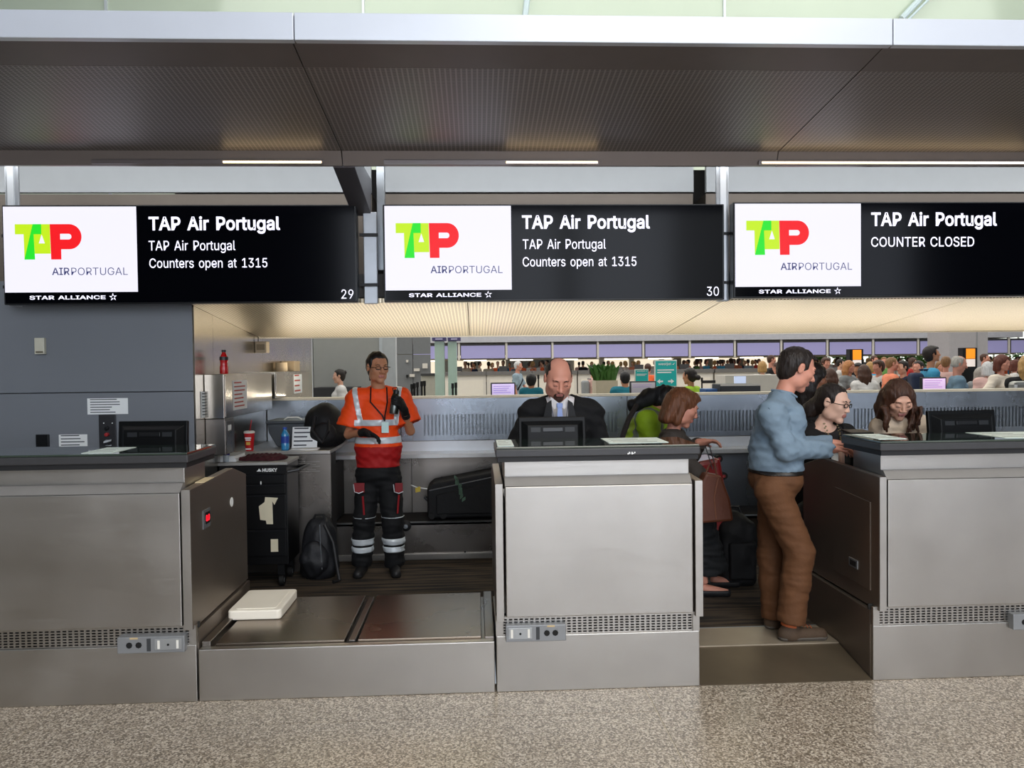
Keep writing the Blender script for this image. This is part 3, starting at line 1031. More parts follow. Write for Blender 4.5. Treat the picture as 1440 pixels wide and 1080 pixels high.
# brackets between signs: sloping arm and post
for i, px in enumerate((517, 1014, -7)):
    X = bx[1] if i == 0 else (bx[2] if i == 1 else at(18, 260, 5.33).x)
    t = empty('sign_bracket', (X, 5.0, 2.9))
    tag(t, ['grey steel arm and post holding the signs between counters 29 and 30', 'grey steel arm and post to the right of the sign numbered 30',
            'grey steel post behind the left end of the leftmost sign'][i], 'bracket', 'brackets between the counter signs')
    if i == 0:
        mb = MB(); mb.prx([(4.64, zD - .005), (5.36, zy(303, 5.34, 520)), (5.36, zD + .1), (4.64, zD + .1)], X - .115, X + .015); mb.build('arm', mat('bracket_paint', '66646a', .35, .6, var=.05), t, bevel=.003)
        mb = MB(); mb.box(X + .045, X + .10, 5.40, 5.46, 2.4, 3.2); mb.build('upright', GREY_MET, t, bevel=.004)
        mb = MB(); mb.box(X - .04, X + .055, 5.315, 5.335, z50 - .01, zy(303, 5.34, 520) + .02); mb.build('post', mat('post_silver', 'a9adb2', .35, .5), t, bevel=.006)
    else:
        mb = MB(); mb.box(X - .045, X + .045, 5.315, 5.335, z50 - .01, 3.2); mb.build('post', mat('post_silver', 'a9adb2', .35, .5), t, bevel=.006)
        mb = MB(); mb.box(X - .02, X + .02, 5.30, 5.315, z50, 3.18); mb.build('channel', WHITE_MET, t)
    for zz in (2.28, 2.62):
        mb = MB(); mb.box(X - .062, X + .062, 5.295, 5.31, zz, zz + .02); mb.build('clamp', BLACK_S, t)

# upper glazing seen over the canopy
UG = mat('mint_glazing', 'c8d2bf', 0.12, 0.0, var=0.06, scale=.6, spec=.8)
ug = empty('window_upper', (0, 12.5, 5)); ug['kind'] = 'structure'
px_s = [-700, -250, 150, 511, 1018, 1500, 1950]
gx = [at(p, 8, 12.5).x for p in px_s]
for i in range(len(gx) - 1):
    mb = MB(); mb.box(gx[i] + .02, gx[i + 1] - .02, 12.5, 12.54, 3.5, 9.5); mb.build('glass_panel', UG, ug)
    mb = MB(); mb.box(gx[i + 1] - .02, gx[i + 1] + .02, 12.46, 12.55, 3.5, 9.5); mb.build('mullion', WHITE_MET, ug)
FR = mat('roof_truss', 'dbe8ee', 0.4, var=.02)  # pale rods modelled for the light streaks on the glazing
for n_, (p0, q0, p1, q1) in enumerate(((738, 26, 748, -60), (1268, 26, 1330, -40), (1275, 30, 1345, -40))):
    mb = MB(); a = at(p0, q0, 12.3); b_ = at(p1, q1, 12.3); mb.tube([a, b_], .05 if n_ < 2 else .02, 8)
    t = mb.build('roof_strut', FR); tag(t, ['pale upright roof strut seen above the canopy near the picture centre', 'thick slanting pale roof strut above the canopy at the right',
                                         'thin slanting pale rod beside the thick roof strut at the right'][n_], 'strut')

# back wall far behind with its grey returns, and the hall behind the photographer
mb = MB(); mb.box(-16, 40, 61, 61.3, 0, 9.5); struct('wall_far', mb, mat('far_wall', 'b9b5ae', .7))
mb = MB(); mb.box(-16, 40, 7.6, 62, 9.5, 9.8); struct('ceiling_far', mb, mat('far_ceiling', 'c9c9c6', .8))
mb = MB(); mb.box(-14, 22, -9.3, -9, -.2, 9.8)
struct('wall_behind', mb, mat('hall_wall', '6a6660', .8))
for i, (x0, x1) in enumerate(((-3.2, -2.2), (0.3, 2.1), (2.6, 5.0), (8.8, 11.2))):  # unseen glowing panes, added where the counter fronts mirror them
    t = empty('window_%d' % (i + 1), (x0, -8.9, 1)); t['kind'] = 'structure'
    mb = MB(); mb.box(x0, x1, -8.97, -8.95, .4, 7.5); mb.build('pane', mat('window_daylight', 'e9f2ff', .3, var=0, emit=5.0, emit_col='e6eeff'), t)
    mb = MB(); mb.box(x0 - .08, x1 + .08, -8.99, -8.93, .3, .4); mb.box(x0 - .08, x0, -8.99, -8.93, .4, 7.5); mb.box(x1, x1 + .08, -8.99, -8.93, .4, 7.5); mb.build('frame', GREY_MET, t)

# ------------------------------------------------------------------ signs
SIGN_W = mat('sign_white', '404048', .5, var=0, emit=1.02, emit_col='f2f0ff')
SCREEN = mat('sign_screen', '04050a', .12, var=0, spec=.10)
SG = dict(lime=mat('logo_lime', '202404', .5, var=0, emit=1.0, emit_col='c6ef18'), green=mat('logo_green', '042404', .5, var=0, emit=1.0, emit_col='22e62a'),
          red=mat('logo_red', '240404', .5, var=0, emit=1.0, emit_col='f80f1a'), txt=mat('sign_text', 'e8e6f6', .5, var=0, emit=.95), navy=mat('logo_navy', '10121c', .5, var=0, emit=1, emit_col='3e4272'))


# letter outlines (advance, closed loops) in thousandths of the type size
GLYPHS = {
    '.': (188, '95,-4 78,-1 63,9 53,24 50,41 53,59 63,73 78,83 95,87 113,83 128,73 138,59 141,41 138,24 128,9 113,-1'),
    '0': (453, '227,-7 174,1 130,24 95,62 69,113 57,155 50,202 48,254 50,306 57,353 69,395 95,447 130,484 174,508 227,516 279,508 323,484 358,447 384,395 396,353 403,306 405,254 403,202 396,155 384,113 359,62 323,24 279,1|227,50 261,56 290,74 313,103 330,144 340,194 344,254 340,314 330,365 313,405 290,435 261,453 227,460 192,453 163,435 140,405 123,365 113,314 109,254 113,194 123,144 140,103 163,74 192,56'),
    '1': (453, '76,0 76,55 391,55 391,0|276,509 276,0 212,0 212,448 86,358 86,427 198,509'),
    '2': (453, '64,0 64,47 234,229 261,257 282,282 299,305 311,327 318,348 320,371 317,397 308,419 293,436 273,449 250,457 224,460 196,457 172,447 153,433 139,413 130,390 127,362 66,362 71,405 86,442 111,473 143,496 182,511 225,516 268,511 306,497 337,474 361,445 376,411 381,372 378,345 371,318 357,290 336,259 306,223 267,180 153,60 389,57 389,0'),
    '3': (453, '218,-7 173,-3 133,10 98,30 70,57 52,91 44,132 109,132 115,107 126,87 144,71 165,59 191,52 219,50 248,53 275,61 297,74 315,93 325,116 329,145 326,172 316,196 299,217 275,234 242,244 201,248 157,248 157,299 288,448 70,452 70,509 372,509 372,461 211,278 211,289 264,288 308,276 344,253 371,222 387,186 393,145 387,103 370,66 344,36 309,12 266,-2'),
    '5': (453, '221,-7 178,-2 140,11 108,32 83,60 66,93 60,130 122,130 127,108 138,89 154,73 173,60 196,52 221,50 250,53 276,64 298,82 314,104 324,131 328,162 324,193 314,221 297,244 275,262 248,273 218,277 192,275 167,268 145,258 128,246 67,253 96,509 366,509 366,452 151,452 134,301 155,315 178,325 203,331 229,334 263,330 294,321 321,306 345,285 364,260 379,231 388,199 391,163 385,117 369,76 343,41 309,15 268,-1'),
    '9': (453, '226,516 271,510 310,494 343,468 368,434 384,393 389,347 385,309 373,270 350,224 315,168 200,0 130,0 301,248 307,248 299,234 287,221 273,210 257,202 238,196 218,195 175,199 137,214 106,237 83,269 68,307 64,352 69,397 85,436 110,469 143,494 182,510|226,460 199,457 174,446 154,429 138,407 129,381 125,352 129,322 138,295 154,274 174,257 199,247 226,243 254,247 279,257 299,273 314,295 324,321 327,350 324,381 314,407 299,429 279,446 254,457'),
    'A': (480, '16,0 201,509 276,509 463,0 395,0 287,302 276,334 264,372 250,420 232,478 245,478 228,419 213,371 201,333 191,302 85,0|110,142 110,199 370,199 370,142'),
    'C': (510, '267,-7 225,-3 186,7 150,25 119,49 92,79 70,115 53,157 44,203 40,254 44,305 53,352 70,393 92,429 119,459 150,484 186,501 225,512 267,516 305,513 340,504 373,490 402,471 427,447 448,418 463,385 473,348 408,348 401,373 389,395 375,413 357,428 337,440 315,449 292,454 267,456 223,450 184,432 150,403 125,364 109,314 103,254 109,194 125,145 151,105 184,76 223,59 267,53 292,55 315,60 337,69 357,81 375,96 389,114 401,136 408,160 473,160 463,124 448,91 428,62 402,38 373,19 341,5 305,-4'),
    'D': (502, '219,0 96,0 96,57 215,57 272,63 318,81 354,110 379,149 394,198 399,255 394,312 379,361 354,399 320,428 275,446 221,452 93,452 93,509 225,509 273,505 315,495 353,478 399,441 433,391 449,351 458,306 462,255 458,205 449,159 433,119 411,83 384,54 351,31 312,14 268,3|125,509 125,0 60,0 60,509'),
    'E': (419, '60,0 60,509 372,509 372,452 125,452 125,286 355,286 355,229 125,229 125,57 375,57 375,0'),
    'G': (520, '269,-7 225,-3 185,7 149,25 118,49 91,79 69,116 53,157 43,203 40,254 43,305 53,352 69,393 91,429 117,459 149,484 184,501 223,512 265,516 304,513 340,504 374,489 403,469 429,445 449,416 465,384 474,349 408,349 399,372 387,393 373,411 356,427 337,439 315,448 291,454 265,456 222,450 183,432 150,404 125,364 109,314 103,254 109,194 125,145 151,105 184,76 224,59 269,53 309,57 345,71 374,93 396,123 410,160 415,202 434,199 283,199 283,256 478,256 478,200 471,141 451,91 419,50 377,19 326,0'),
    'H': (517, '60,0 60,509 125,509 125,289 392,289 392,509 457,509 457,0 392,0 392,232 125,232 125,0'),
    'I': (300, '31,0 31,57 118,57 118,452 31,452 31,509 269,509 269,452 183,452 183,57 269,57 269,0'),
    'K': (467, '104,145 104,216 122,239 139,261 157,282 174,303 193,324 212,344 364,509 448,509 231,276|60,0 60,509 125,509 125,334 124,225 125,193 125,0|372,0 188,259 228,309 449,0'),
    'L': (393, '60,0 60,509 125,509 125,57 361,57 361,0'),
    'N': (523, '60,0 60,509 136,509 343,183 352,169 363,151 375,130 388,107 401,82 414,55 405,54 402,81 401,108 400,134 399,157 399,195 399,509 463,509 463,0 387,0 202,290 190,310 177,331 164,354 148,381 108,452 119,454 122,384 123,354 124,328 125,307 125,291 125,0'),
    'O': (533, '267,-7 225,-3 186,7 150,25 119,49 92,79 70,115 53,157 44,203 40,254 44,305 53,352 70,393 92,429 119,459 150,484 186,501 225,512 267,516 309,512 348,501 384,484 415,459 442,429 464,393 480,352 490,305 493,254 490,203 480,157 464,115 442,79 415,49 384,25 348,7 309,-3|267,53 310,59 349,76 383,105 408,144 425,194 430,254 425,314 408,365 383,404 349,433 310,450 267,456 223,450 184,433 151,404 125,364 109,314 103,254 109,194 125,144 151,105 184,76 223,59'),
    'P': (445, '60,0 60,509 235,509 289,503 332,487 366,462 390,430 404,391 409,348 404,304 390,265 366,233 332,207 289,191 235,186 109,186 109,242 233,242 269,246 297,256 318,272 333,294 342,319 344,348 342,376 333,402 318,423 297,439 268,449 232,452 125,452 125,0'),
    'R': (449, '60,0 60,509 236,509 290,504 333,489 367,465 390,433 405,395 409,352 405,309 390,271 367,240 333,217 289,203 236,198 96,198 96,255 234,255 269,258 298,267 319,281 334,300 342,324 345,352 342,380 334,405 319,425 298,440 269,449 233,452 125,452 125,0|353,0 230,229 303,229 428,0'),
    'S': (447, '224,-9 172,-4 128,9 91,31 64,60 46,96 38,137 104,137 110,110 123,88 142,71 166,59 194,52 224,49 257,52 286,60 311,74 329,92 341,114 346,139 342,161 332,179 316,193 296,205 272,214 245,222 184,239 128,260 86,289 60,326 52,372 58,413 75,448 102,476 138,498 180,511 227,516 275,511 316,498 351,476 377,449 394,415 401,378 337,378 326,412 302,437 267,453 225,459 194,456 167,448 145,435 129,418 118,398 115,376 119,352 131,334 148,319 169,308 191,300 212,293 264,279 287,272 312,264 336,252 359,238 379,220 395,198 405,171 408,139 403,99 386,64 360,34 323,11 278,-4'),
    'T': (449, '32,452 32,509 417,509 417,452 257,452 257,0 193,0 193,452'),
    'U': (517, '259,-8 203,-2 154,15 114,43 85,80 66,124 60,173 60,509 124,509 124,178 128,144 141,113 160,87 187,68 220,56 259,52 298,56 331,68 357,87 377,113 389,144 393,178 393,509 457,509 457,173 451,124 433,80 403,43 363,15 315,-2'),
    'Y': (472, '203,0 203,208 16,509 91,509 192,344 208,318 222,292 236,264 250,230 224,230 237,265 251,293 265,318 280,344 381,509 455,509 268,208 268,0'),
    'a': (389, '160,-9 126,-5 94,5 68,22 48,45 35,73 30,108 34,138 43,161 58,179 78,193 100,203 125,211 152,216 178,220 209,224 234,227 252,230 265,235 273,243 276,255 273,279 267,297 256,311 240,322 220,329 196,331 171,329 149,322 132,313 118,301 107,288 100,274 41,291 57,322 79,346 104,364 133,375 163,382 194,384 215,383 239,379 263,372 286,360 306,343 322,320 333,290 337,251 337,0 277,0 277,52 264,38 252,25 236,12 215,1 190,-6|170,45 202,49 228,59 248,74 263,93 272,115 276,138 276,190 270,186 259,182 246,179 231,176 216,173 200,171 175,168 154,164 134,159 117,150 103,139 95,124 92,105 94,87 102,72 114,61 130,52 149,47'),
    'e': (404, '212,-8 161,-2 117,16 82,46 56,85 40,132 34,187 39,242 55,290 81,329 115,359 157,378 205,384 236,382 266,374 294,361 319,341 341,315 357,282 368,242 371,194 371,169 75,169 75,221 338,221 310,202 307,237 298,269 283,294 263,314 237,326 205,330 173,326 146,313 125,294 109,270 99,241 96,211 96,178 100,139 110,106 128,80 151,61 179,50 212,46 234,48 254,53 271,61 285,73 297,88 306,105 365,91 353,63 335,39 311,19 283,4 249,-5'),
    'g': (425, '207,-151 168,-148 134,-140 105,-127 82,-110 64,-91 51,-69 101,-41 110,-53 122,-66 136,-78 154,-88 178,-95 207,-97 249,-92 282,-75 304,-47 311,-6 311,68 298,56 287,41 272,28 252,16 227,8 195,5 152,10 113,27 80,53 55,90 39,136 34,191 39,246 55,293 80,332 112,361 152,378 196,384 228,382 253,373 273,360 288,346 299,331 308,319 313,379 372,379 372,-9 367,-54 350,-90 324,-117 291,-136 251,-147|205,59 237,63 264,75 285,95 300,121 309,154 312,193 309,231 300,264 285,291 264,312 237,325 205,330 172,325 145,312 124,290 109,262 99,229 96,193 99,155 109,123 124,96 145,76 172,63'),
    'i': (167, '53,0 53,379 114,379 114,0|84,443 67,446 54,455 44,468 41,483 44,499 54,512 67,521 84,524 100,521 114,512 123,499 126,483 123,468 114,455 100,446'),
    'j': (167, '53,379 114,379 114,-30 111,-63 102,-90 86,-113 65,-129 37,-139 4,-143 -10,-143 -10,-87 2,-87 25,-83 40,-72 50,-54 53,-29|83,443 67,446 53,455 44,468 41,483 44,499 53,512 67,521 83,524 100,521 114,512 123,499 126,483 123,468 114,455 100,446'),
    'l': (189, '139,-2 101,3 74,20 58,47 53,84 53,509 114,509 114,99 115,77 120,62 130,54 146,52 154,52 160,53 170,54 181,3 172,1 162,-1 151,-2'),
    'n': (410, '114,227 114,0 53,0 53,379 112,379 112,287 102,287 124,332 152,362 187,379 227,384 264,380 295,369 321,349 341,321 353,285 357,240 357,0 296,0 296,235 290,275 273,304 246,323 210,329 184,326 161,317 141,303 126,283 117,257'),
    'o': (415, '207,-8 159,-2 117,16 82,46 56,85 40,133 34,187 40,243 56,291 82,330 117,360 159,378 207,384 256,378 299,360 333,330 359,291 376,243 381,187 376,133 359,85 333,46 299,16 256,-2|207,46 242,51 270,66 292,89 307,117 316,151 319,187 316,224 307,258 292,287 270,310 242,325 207,330 173,325 145,310 124,287 108,258 99,224 96,187 99,151 108,117 124,89 145,66 173,51'),
    'p': (424, '53,-143 53,379 112,379 112,319 118,319 126,331 137,346 152,360 171,373 197,381 229,384 274,378 313,361 345,332 370,293 385,245 390,189 385,133 370,84 346,45 313,16 274,-2 229,-8 198,-5 173,4 153,17 138,31 127,46 118,59 114,-143|220,47 253,51 279,66 301,88 316,117 325,151 328,189 325,227 316,261 301,290 280,311 253,325 220,330 188,325 161,312 140,291 125,263 116,229 113,189 116,150 125,115 140,86 162,65 188,51'),
    'r': (259, '53,0 53,379 112,379 112,321 130,347 152,367 181,380 213,385 221,385 229,384 243,384 243,322 230,324 219,325 207,326 182,323 159,315 140,301 126,284 117,262 114,237 114,0'),
    's': (365, '182,-8 145,-5 112,3 84,18 62,38 45,63 36,94 94,107 105,79 124,60 150,49 181,45 217,50 244,62 262,81 268,103 265,121 254,136 237,147 212,155 149,170 104,186 72,208 53,237 47,274 51,305 65,332 87,354 115,370 149,381 187,384 223,381 254,372 279,358 299,339 314,316 324,290 268,277 258,298 243,316 219,328 187,333 156,329 131,317 114,299 109,277 112,258 124,243 144,232 172,223 229,209 275,194 306,171 325,142 331,107 326,75 312,47 290,24 260,6 223,-5'),
    't': (227, '204,379 204,327 6,327 6,379|65,471 126,471 126,98 128,76 136,61 150,53 170,50 177,50 185,51 194,52 202,54 213,2 203,-1 192,-3 180,-4 168,-4 125,2 92,21 72,52 65,93'),
    'u': (410, '182,-5 146,-1 115,11 89,31 69,59 57,95 53,139 53,379 114,379 114,144 119,105 137,75 164,56 200,50 226,53 249,62 268,77 283,97 293,122 296,153 296,379 357,379 357,0 298,0 298,92 307,92 286,47 257,17 222,0'),
    'w': (567, '138,0 23,379 87,379 133,214 143,177 154,137 165,91 175,41 165,41 175,90 186,135 196,176 206,214 252,379 316,379 362,214 371,176 382,136 392,91 402,41 391,41 402,90 413,135 423,176 434,214 480,379 545,379 429,0 368,0 319,172 305,225 297,252 291,280 277,338 291,338 277,280 270,252 263,225 255,198 248,172 199,0'),
}


def text(body, p0, p1, Y, m_, parent, name='lettering', bold=0.0, up=(0, 0, 1), right=(1, 0, 0), bb=None, track=0):
    """flat lettering fitted to the box p0 (left, bottom) .. p1 (right, top) on the plane y=Y"""
    sets = {}
    pen = 0

    def inside(p, L):
        x, y = p; x0, y0 = L[:, 0], L[:, 1]; x1, y1 = np.roll(x0, -1), np.roll(y0, -1)
        m_ = (y0 > y) != (y1 > y)
        return (m_ & (x < (x1 - x0) * (y - y0) / np.where(m_, y1 - y0, 1) + x0)).sum() % 2 == 1
    for ch in body:
        if ch == ' ': pen += 281; continue
        adv, lp = GLYPHS[ch]
        loops = [np.array([tuple(map(int, q.split(','))) for q in loop.split()], float) for loop in lp.split('|')]
        ars = [(L[:, 0] * np.roll(L[:, 1], -1) - np.roll(L[:, 0], -1) * L[:, 1]).sum() for L in loops]
        sg = np.sign(max(ars, key=abs))
        outer = [k for k in range(len(loops)) if np.sign(ars[k]) == sg]
        for k, L0 in enumerate(loops):
            L = L0
            if bold:   # weight: move every corner along its mitred normal
                e1 = L - np.roll(L, 1, 0); e2 = np.roll(L, -1, 0) - L
                n1 = np.stack([e1[:, 1], -e1[:, 0]], 1) / np.linalg.norm(e1, axis=1)[:, None]
                n2 = np.stack([e2[:, 1], -e2[:, 0]], 1) / np.linalg.norm(e2, axis=1)[:, None]
                nn = n1 + n2; nn = nn / np.maximum((nn * n1).sum(1), .45)[:, None]
                L = L + nn * sg * bold * 1000
            grp = outer.index(k) if k in outer else next((i_ for i_, o_i in enumerate(outer) if inside(L0[0], loops[o_i])), 0)
            sets.setdefault(grp, []).append(L + np.array([pen, 0]))
        pen += adv + track
    bmx = bmesh.new()
    for grp in sets.values():
        cu = bpy.data.curves.new('t', 'CURVE'); cu.dimensions = '2D'; cu.fill_mode = 'BOTH'
        for L in grp:
            sp = cu.splines.new('POLY'); sp.points.add(len(L) - 1); sp.use_cyclic_u = True
            for i_, (x_, y_) in enumerate(L): sp.points[i_].co = (x_ / 1000, y_ / 1000, 0, 1)
        ob = bpy.data.objects.new('t', cu); C.objects.link(ob)
        bpy.context.view_layer.update()
        me = bpy.data.meshes.new_from_object(ob.evaluated_get(bpy.context.evaluated_depsgraph_get()))
        bmx.from_mesh(me); bpy.data.objects.remove(ob); bpy.data.meshes.remove(me)
    me = bpy.data.meshes.new(name); bmx.to_mesh(me); bmx.free()
    co = np.zeros(len(me.vertices) * 3); me.vertices.foreach_get('co', co); co = co.reshape(-1, 3)
    mn, mx = co.min(0), co.max(0)
    u = (co[:, 0] - mn[0]) / (mx[0] - mn[0]); v = (co[:, 1] - mn[1]) / (mx[1] - mn[1])
    if bb:   # general plane: origin, width vector, height vector
        o_, wv, hv = [np.array(q, float) for q in bb]
        P = o_ + u[:, None] * wv + v[:, None] * hv
    else:
        P = np.stack([p0[0] + u * (p1[0] - p0[0]), np.full(len(u), Y), p0[1] + v * (p1[1] - p0[1])], 1)
    Mi = np.array(chain(parent).inverted()) if parent is not None else np.eye(4)
    P = P @ Mi[:3, :3].T + Mi[:3, 3]
    me.vertices.foreach_set('co', P.ravel()); me.update()
    me.materials.clear(); me.materials.append(m_)
    ob = bpy.data.objects.new(name, me); C.objects.link(ob)
    if parent is not None: ob.parent = parent
    return ob


def tpx(body, x0, yt, x1, yb, Y, m_, parent, **k):
    a = at(x0, (yt + yb) / 2, Y); b_ = at(x1, (yt + yb) / 2, Y); xm = (x0 + x1) / 2
    return text(body, (a.x, at(xm, yb, Y).z), (b_.x, at(xm, yt, Y).z), Y, m_, parent, **k)


SY = 5.20


def sign(tl, br, split, logo_b, lines, number, label, x_end=None):
    x0 = at(tl[0], tl[1], SY).x; x1 = at(br[0], br[1], SY).x if x_end is None else x_end
    z1 = at((tl[0] + min(br[0], 1440)) / 2, (tl[1] + br[1]) / 2 - (br[1] - tl[1]) / 2, SY).z
    z0 = at((tl[0] + min(br[0], 1440)) / 2, (tl[1] + br[1]) / 2 + (br[1] - tl[1]) / 2, SY).z
    t = empty('counter_sign', (x0, SY, z0)); tag(t, label, 'sign', 'airline signs over the counters')
    mb = MB(); mb.box(x0, x1, SY, SY + .085, z0, z1); mb.build('housing', BLACK, t, bevel=.006)
    mb = MB(); mb.box(x0 + .012, x1 - .012, SY - .003, SY + .01, z0 + .01, z1 - .01); mb.build('screen', SCREEN, t)
    xs0, xs1 = x0 + .012, at(split, 350, SY).x
    zb = at((tl[0] + split) / 2, logo_b, SY).z
    zt = z1 - .012
    mb = MB(); mb.box(xs0, xs1, SY - .006, SY + .005, zb, zt); mb.build('logo_panel', SIGN_W, t)
    W = xs1 - xs0; Hh = zt - zb

    def q(u, v): return (xs0 + (u - 22) / (1388 - 22) * W, zt - (v - 62) / (942 - 62) * Hh)

    def poly(pts, m_, name, dy):
        mb = MB(); mb.pry([q(*p) for p in pts], SY - .006 - dy, SY - .004 - dy); return mb.build(name, m_, t)
    poly([(140, 242), (325, 242), (300, 345), (232, 602), (228, 345), (140, 345)], SG['lime'], 'letter', .002).__setitem__('label', 'lime letter T of the airline logo')
    poly([(410, 242), (495, 242), (500, 545), (338, 545), (330, 345), (410, 345)], SG['lime'], 'letter', .002).__setitem__('label', 'lime letter A of the airline logo')
    poly([(325, 242), (410, 242), (410, 345), (330, 345), (340, 605), (232, 605)], SG['green'], 'stroke', .004)
    poly([(415, 350), (445, 440), (385, 440)], SIGN_W, 'cutout', .006)
    arc = [(695 + 125 * math.cos(a), 371 + 129 * math.sin(a)) for a in np.linspace(-PI / 2, PI / 2, 16)]
    poly([(497, 242)] + arc + [(608, 500), (608, 605), (505, 605)], SG['red'], 'letter', .002).__setitem__('label', 'red letter P of the airline logo')
    poly([(603, 342)] + [(690 + 28 * math.cos(a), 371 + 29 * math.sin(a)) for a in np.linspace(-PI / 2, PI / 2, 9)] + [(603, 400)], SIGN_W, 'cutout', .004)
    a, b_ = q(510, 765), q(690, 690); text('AIR', (a[0], a[1]), (b_[0], b_[1]), SY - .008, SG['navy'], t, bold=.010)
    a, b_ = q(708, 768), q(1290, 690); text('PORTUGAL', (a[0], a[1]), (b_[0], b_[1]), SY - .008, SG['navy'], t, bold=-.004)
    zs0 = z0 + .012; zs1 = zb - .012
    xs_a = xs0 + (272 - 22) / 1366 * W; xs_b = xs0 + (1055 - 22) / 1366 * W
    zm = (zs0 + zs1) / 2 + .004; hh = .020
    text('STAR ALLIANCE', (xs_a, zm - hh * .6), (xs_b, zm + hh * .7), SY - .008, SG['txt'], t, bold=.018)
    # five-armed pinwheel emblem
    cx = xs0 + (1132 - 22) / 1366 * W; cz = zm + .002; mb = MB()
    for k in range(5):
        a = PI / 2 + k * 2 * PI / 5
        def pp(r, d): return (cx + r * math.cos(a + d), cz + r * math.sin(a + d))
        mb.pry([pp(.010, -.35), pp(.026, .05), pp(.013, .55), pp(.0085, .5)], SY - .009, SY - .006)
    mb.build('emblem', SG['txt'], t)
    for (s_, xa_, yt, xb_, yb, bo) in lines: tpx(s_, xa_, yt, xb_, yb, SY - .008, SG['txt'], t, bold=bo)
    if number: tpx(number[0], *number[1:], SY - .008, SG['txt'], t)
    return t


sign((2, 288), (503, 427), 193, 411, [('TAP Air Portugal', 209, 304, 394, 329, .022), ('TAP Air Portugal', 209, 338, 331, 356, .004), ('Counters open at 1315', 210, 363, 376, 380, .004)],
     ('29', 480, 407, 497, 420), 'leftmost airline display with black screen numbered 29')
sign((538, 287), (1019, 423), 719, 408, [('TAP Air Portugal', 734, 302, 914, 327, .022), ('TAP Air Portugal', 735, 336, 852, 354, .004), ('Counters open at 1315', 735, 361, 895, 378, .004)],
     ('30', 994, 403, 1011, 416), 'middle airline display with black screen numbered 30')
sign((1031, 284), (1440, 418), 1210, 403, [('TAP Air Portugal', 1225, 298, 1402, 323, .022), ('COUNTER CLOSED', 1225, 333, 1370, 347, .006)],
     None, 'rightmost airline display reading counter closed', x_end=at(1031, 350, SY).x + 2.16)

# ------------------------------------------------------------------ counters
zT1, zT0 = 1.30, 1.222       # slab
zN0, zP1, zP0, zV0 = 1.135, 1.090, .402, .298
YB = 4.93


def grille(name, x0, x1, y, z0, z1, nx, nz, m_, parent, bw=.35, bh=.45, depth=.004):
    """slotted plate: rows of upright bars and cross bars, joined"""
    mb = MB(); dx = (x1 - x0) / nx; dz = (z1 - z0) / nz
    for i in range(nx + 1): mb.box(x0 + dx * i - dx * bw / 2, x0 + dx * i + dx * bw / 2, y, y + depth, z0, z1)
    for k in range(nz + 1): mb.box(x0, x1, y - .0005, y + depth, z0 + dz * k - dz * bh / 2, z0 + dz * k + dz * bh / 2)
    o = mb.build(name, m_, parent); o['kind'] = 'stuff'
    return o


def outlet_box(x0, x1, z0, z1, parent, flip=False):
    y = D0 - .035
    mb = MB(); mb.box(x0, x1, y, D0 + .03, z0, z1); b_ = mb.build('outlet_box', mat('outlet_grey', '8b8d8f', .4, .3), parent, bevel=.004)
    w_ = x1 - x0; s = (lambda u: x0 + w_ * u) if not flip else (lambda u: x1 - w_ * u)
    for u in (.18, .32):
        mb = MB(); mb.lathe((s(u), y - .002, (z0 + z1) / 2), [(.016, 0), (.016, .004)], 8, (0, 1, 0)); mb.build('socket', RUBBER, b_)
    a, c = sorted((s(.56), s(.96)))
    mb = MB(); mb.box(a, c, y - .003, y, z0 + .015, z1 - .012); mb.build('cover_plate', mat('cover_plate', 'a3a5a6', .35, .4), b_, bevel=.002)
    a, c = sorted((s(.44), s(.50)))
    mb = MB(); mb.box(a, c, y - .001, y + .001, z0 + .01, z1 - .01); mb.build('slot', mat('slot_dark', '3a3c3e', .5), b_)
    for u in (.62, .90):
        mb = MB(); mb.box(s(u) - .006, s(u) + .006, y - .0045, y - .002, z0 + .022, z1 - .02); mb.build('screw_plate', WHITE, b_)
    mb = MB(); mb.lathe((s(.76), y - .005, (z0 + z1) / 2), [(.006, 0), (.006, .003)], 8, (0, 1, 0)); mb.build('keyhole', RUBBER, b_)
    mb = MB(); mb.box(s(.25) - .02, s(.25) + .02, y - .0015, y + .001, z1 - .012, z1 - .003); mb.build('tape', mat('tape_tan', 'c4ad84', .7), b_)


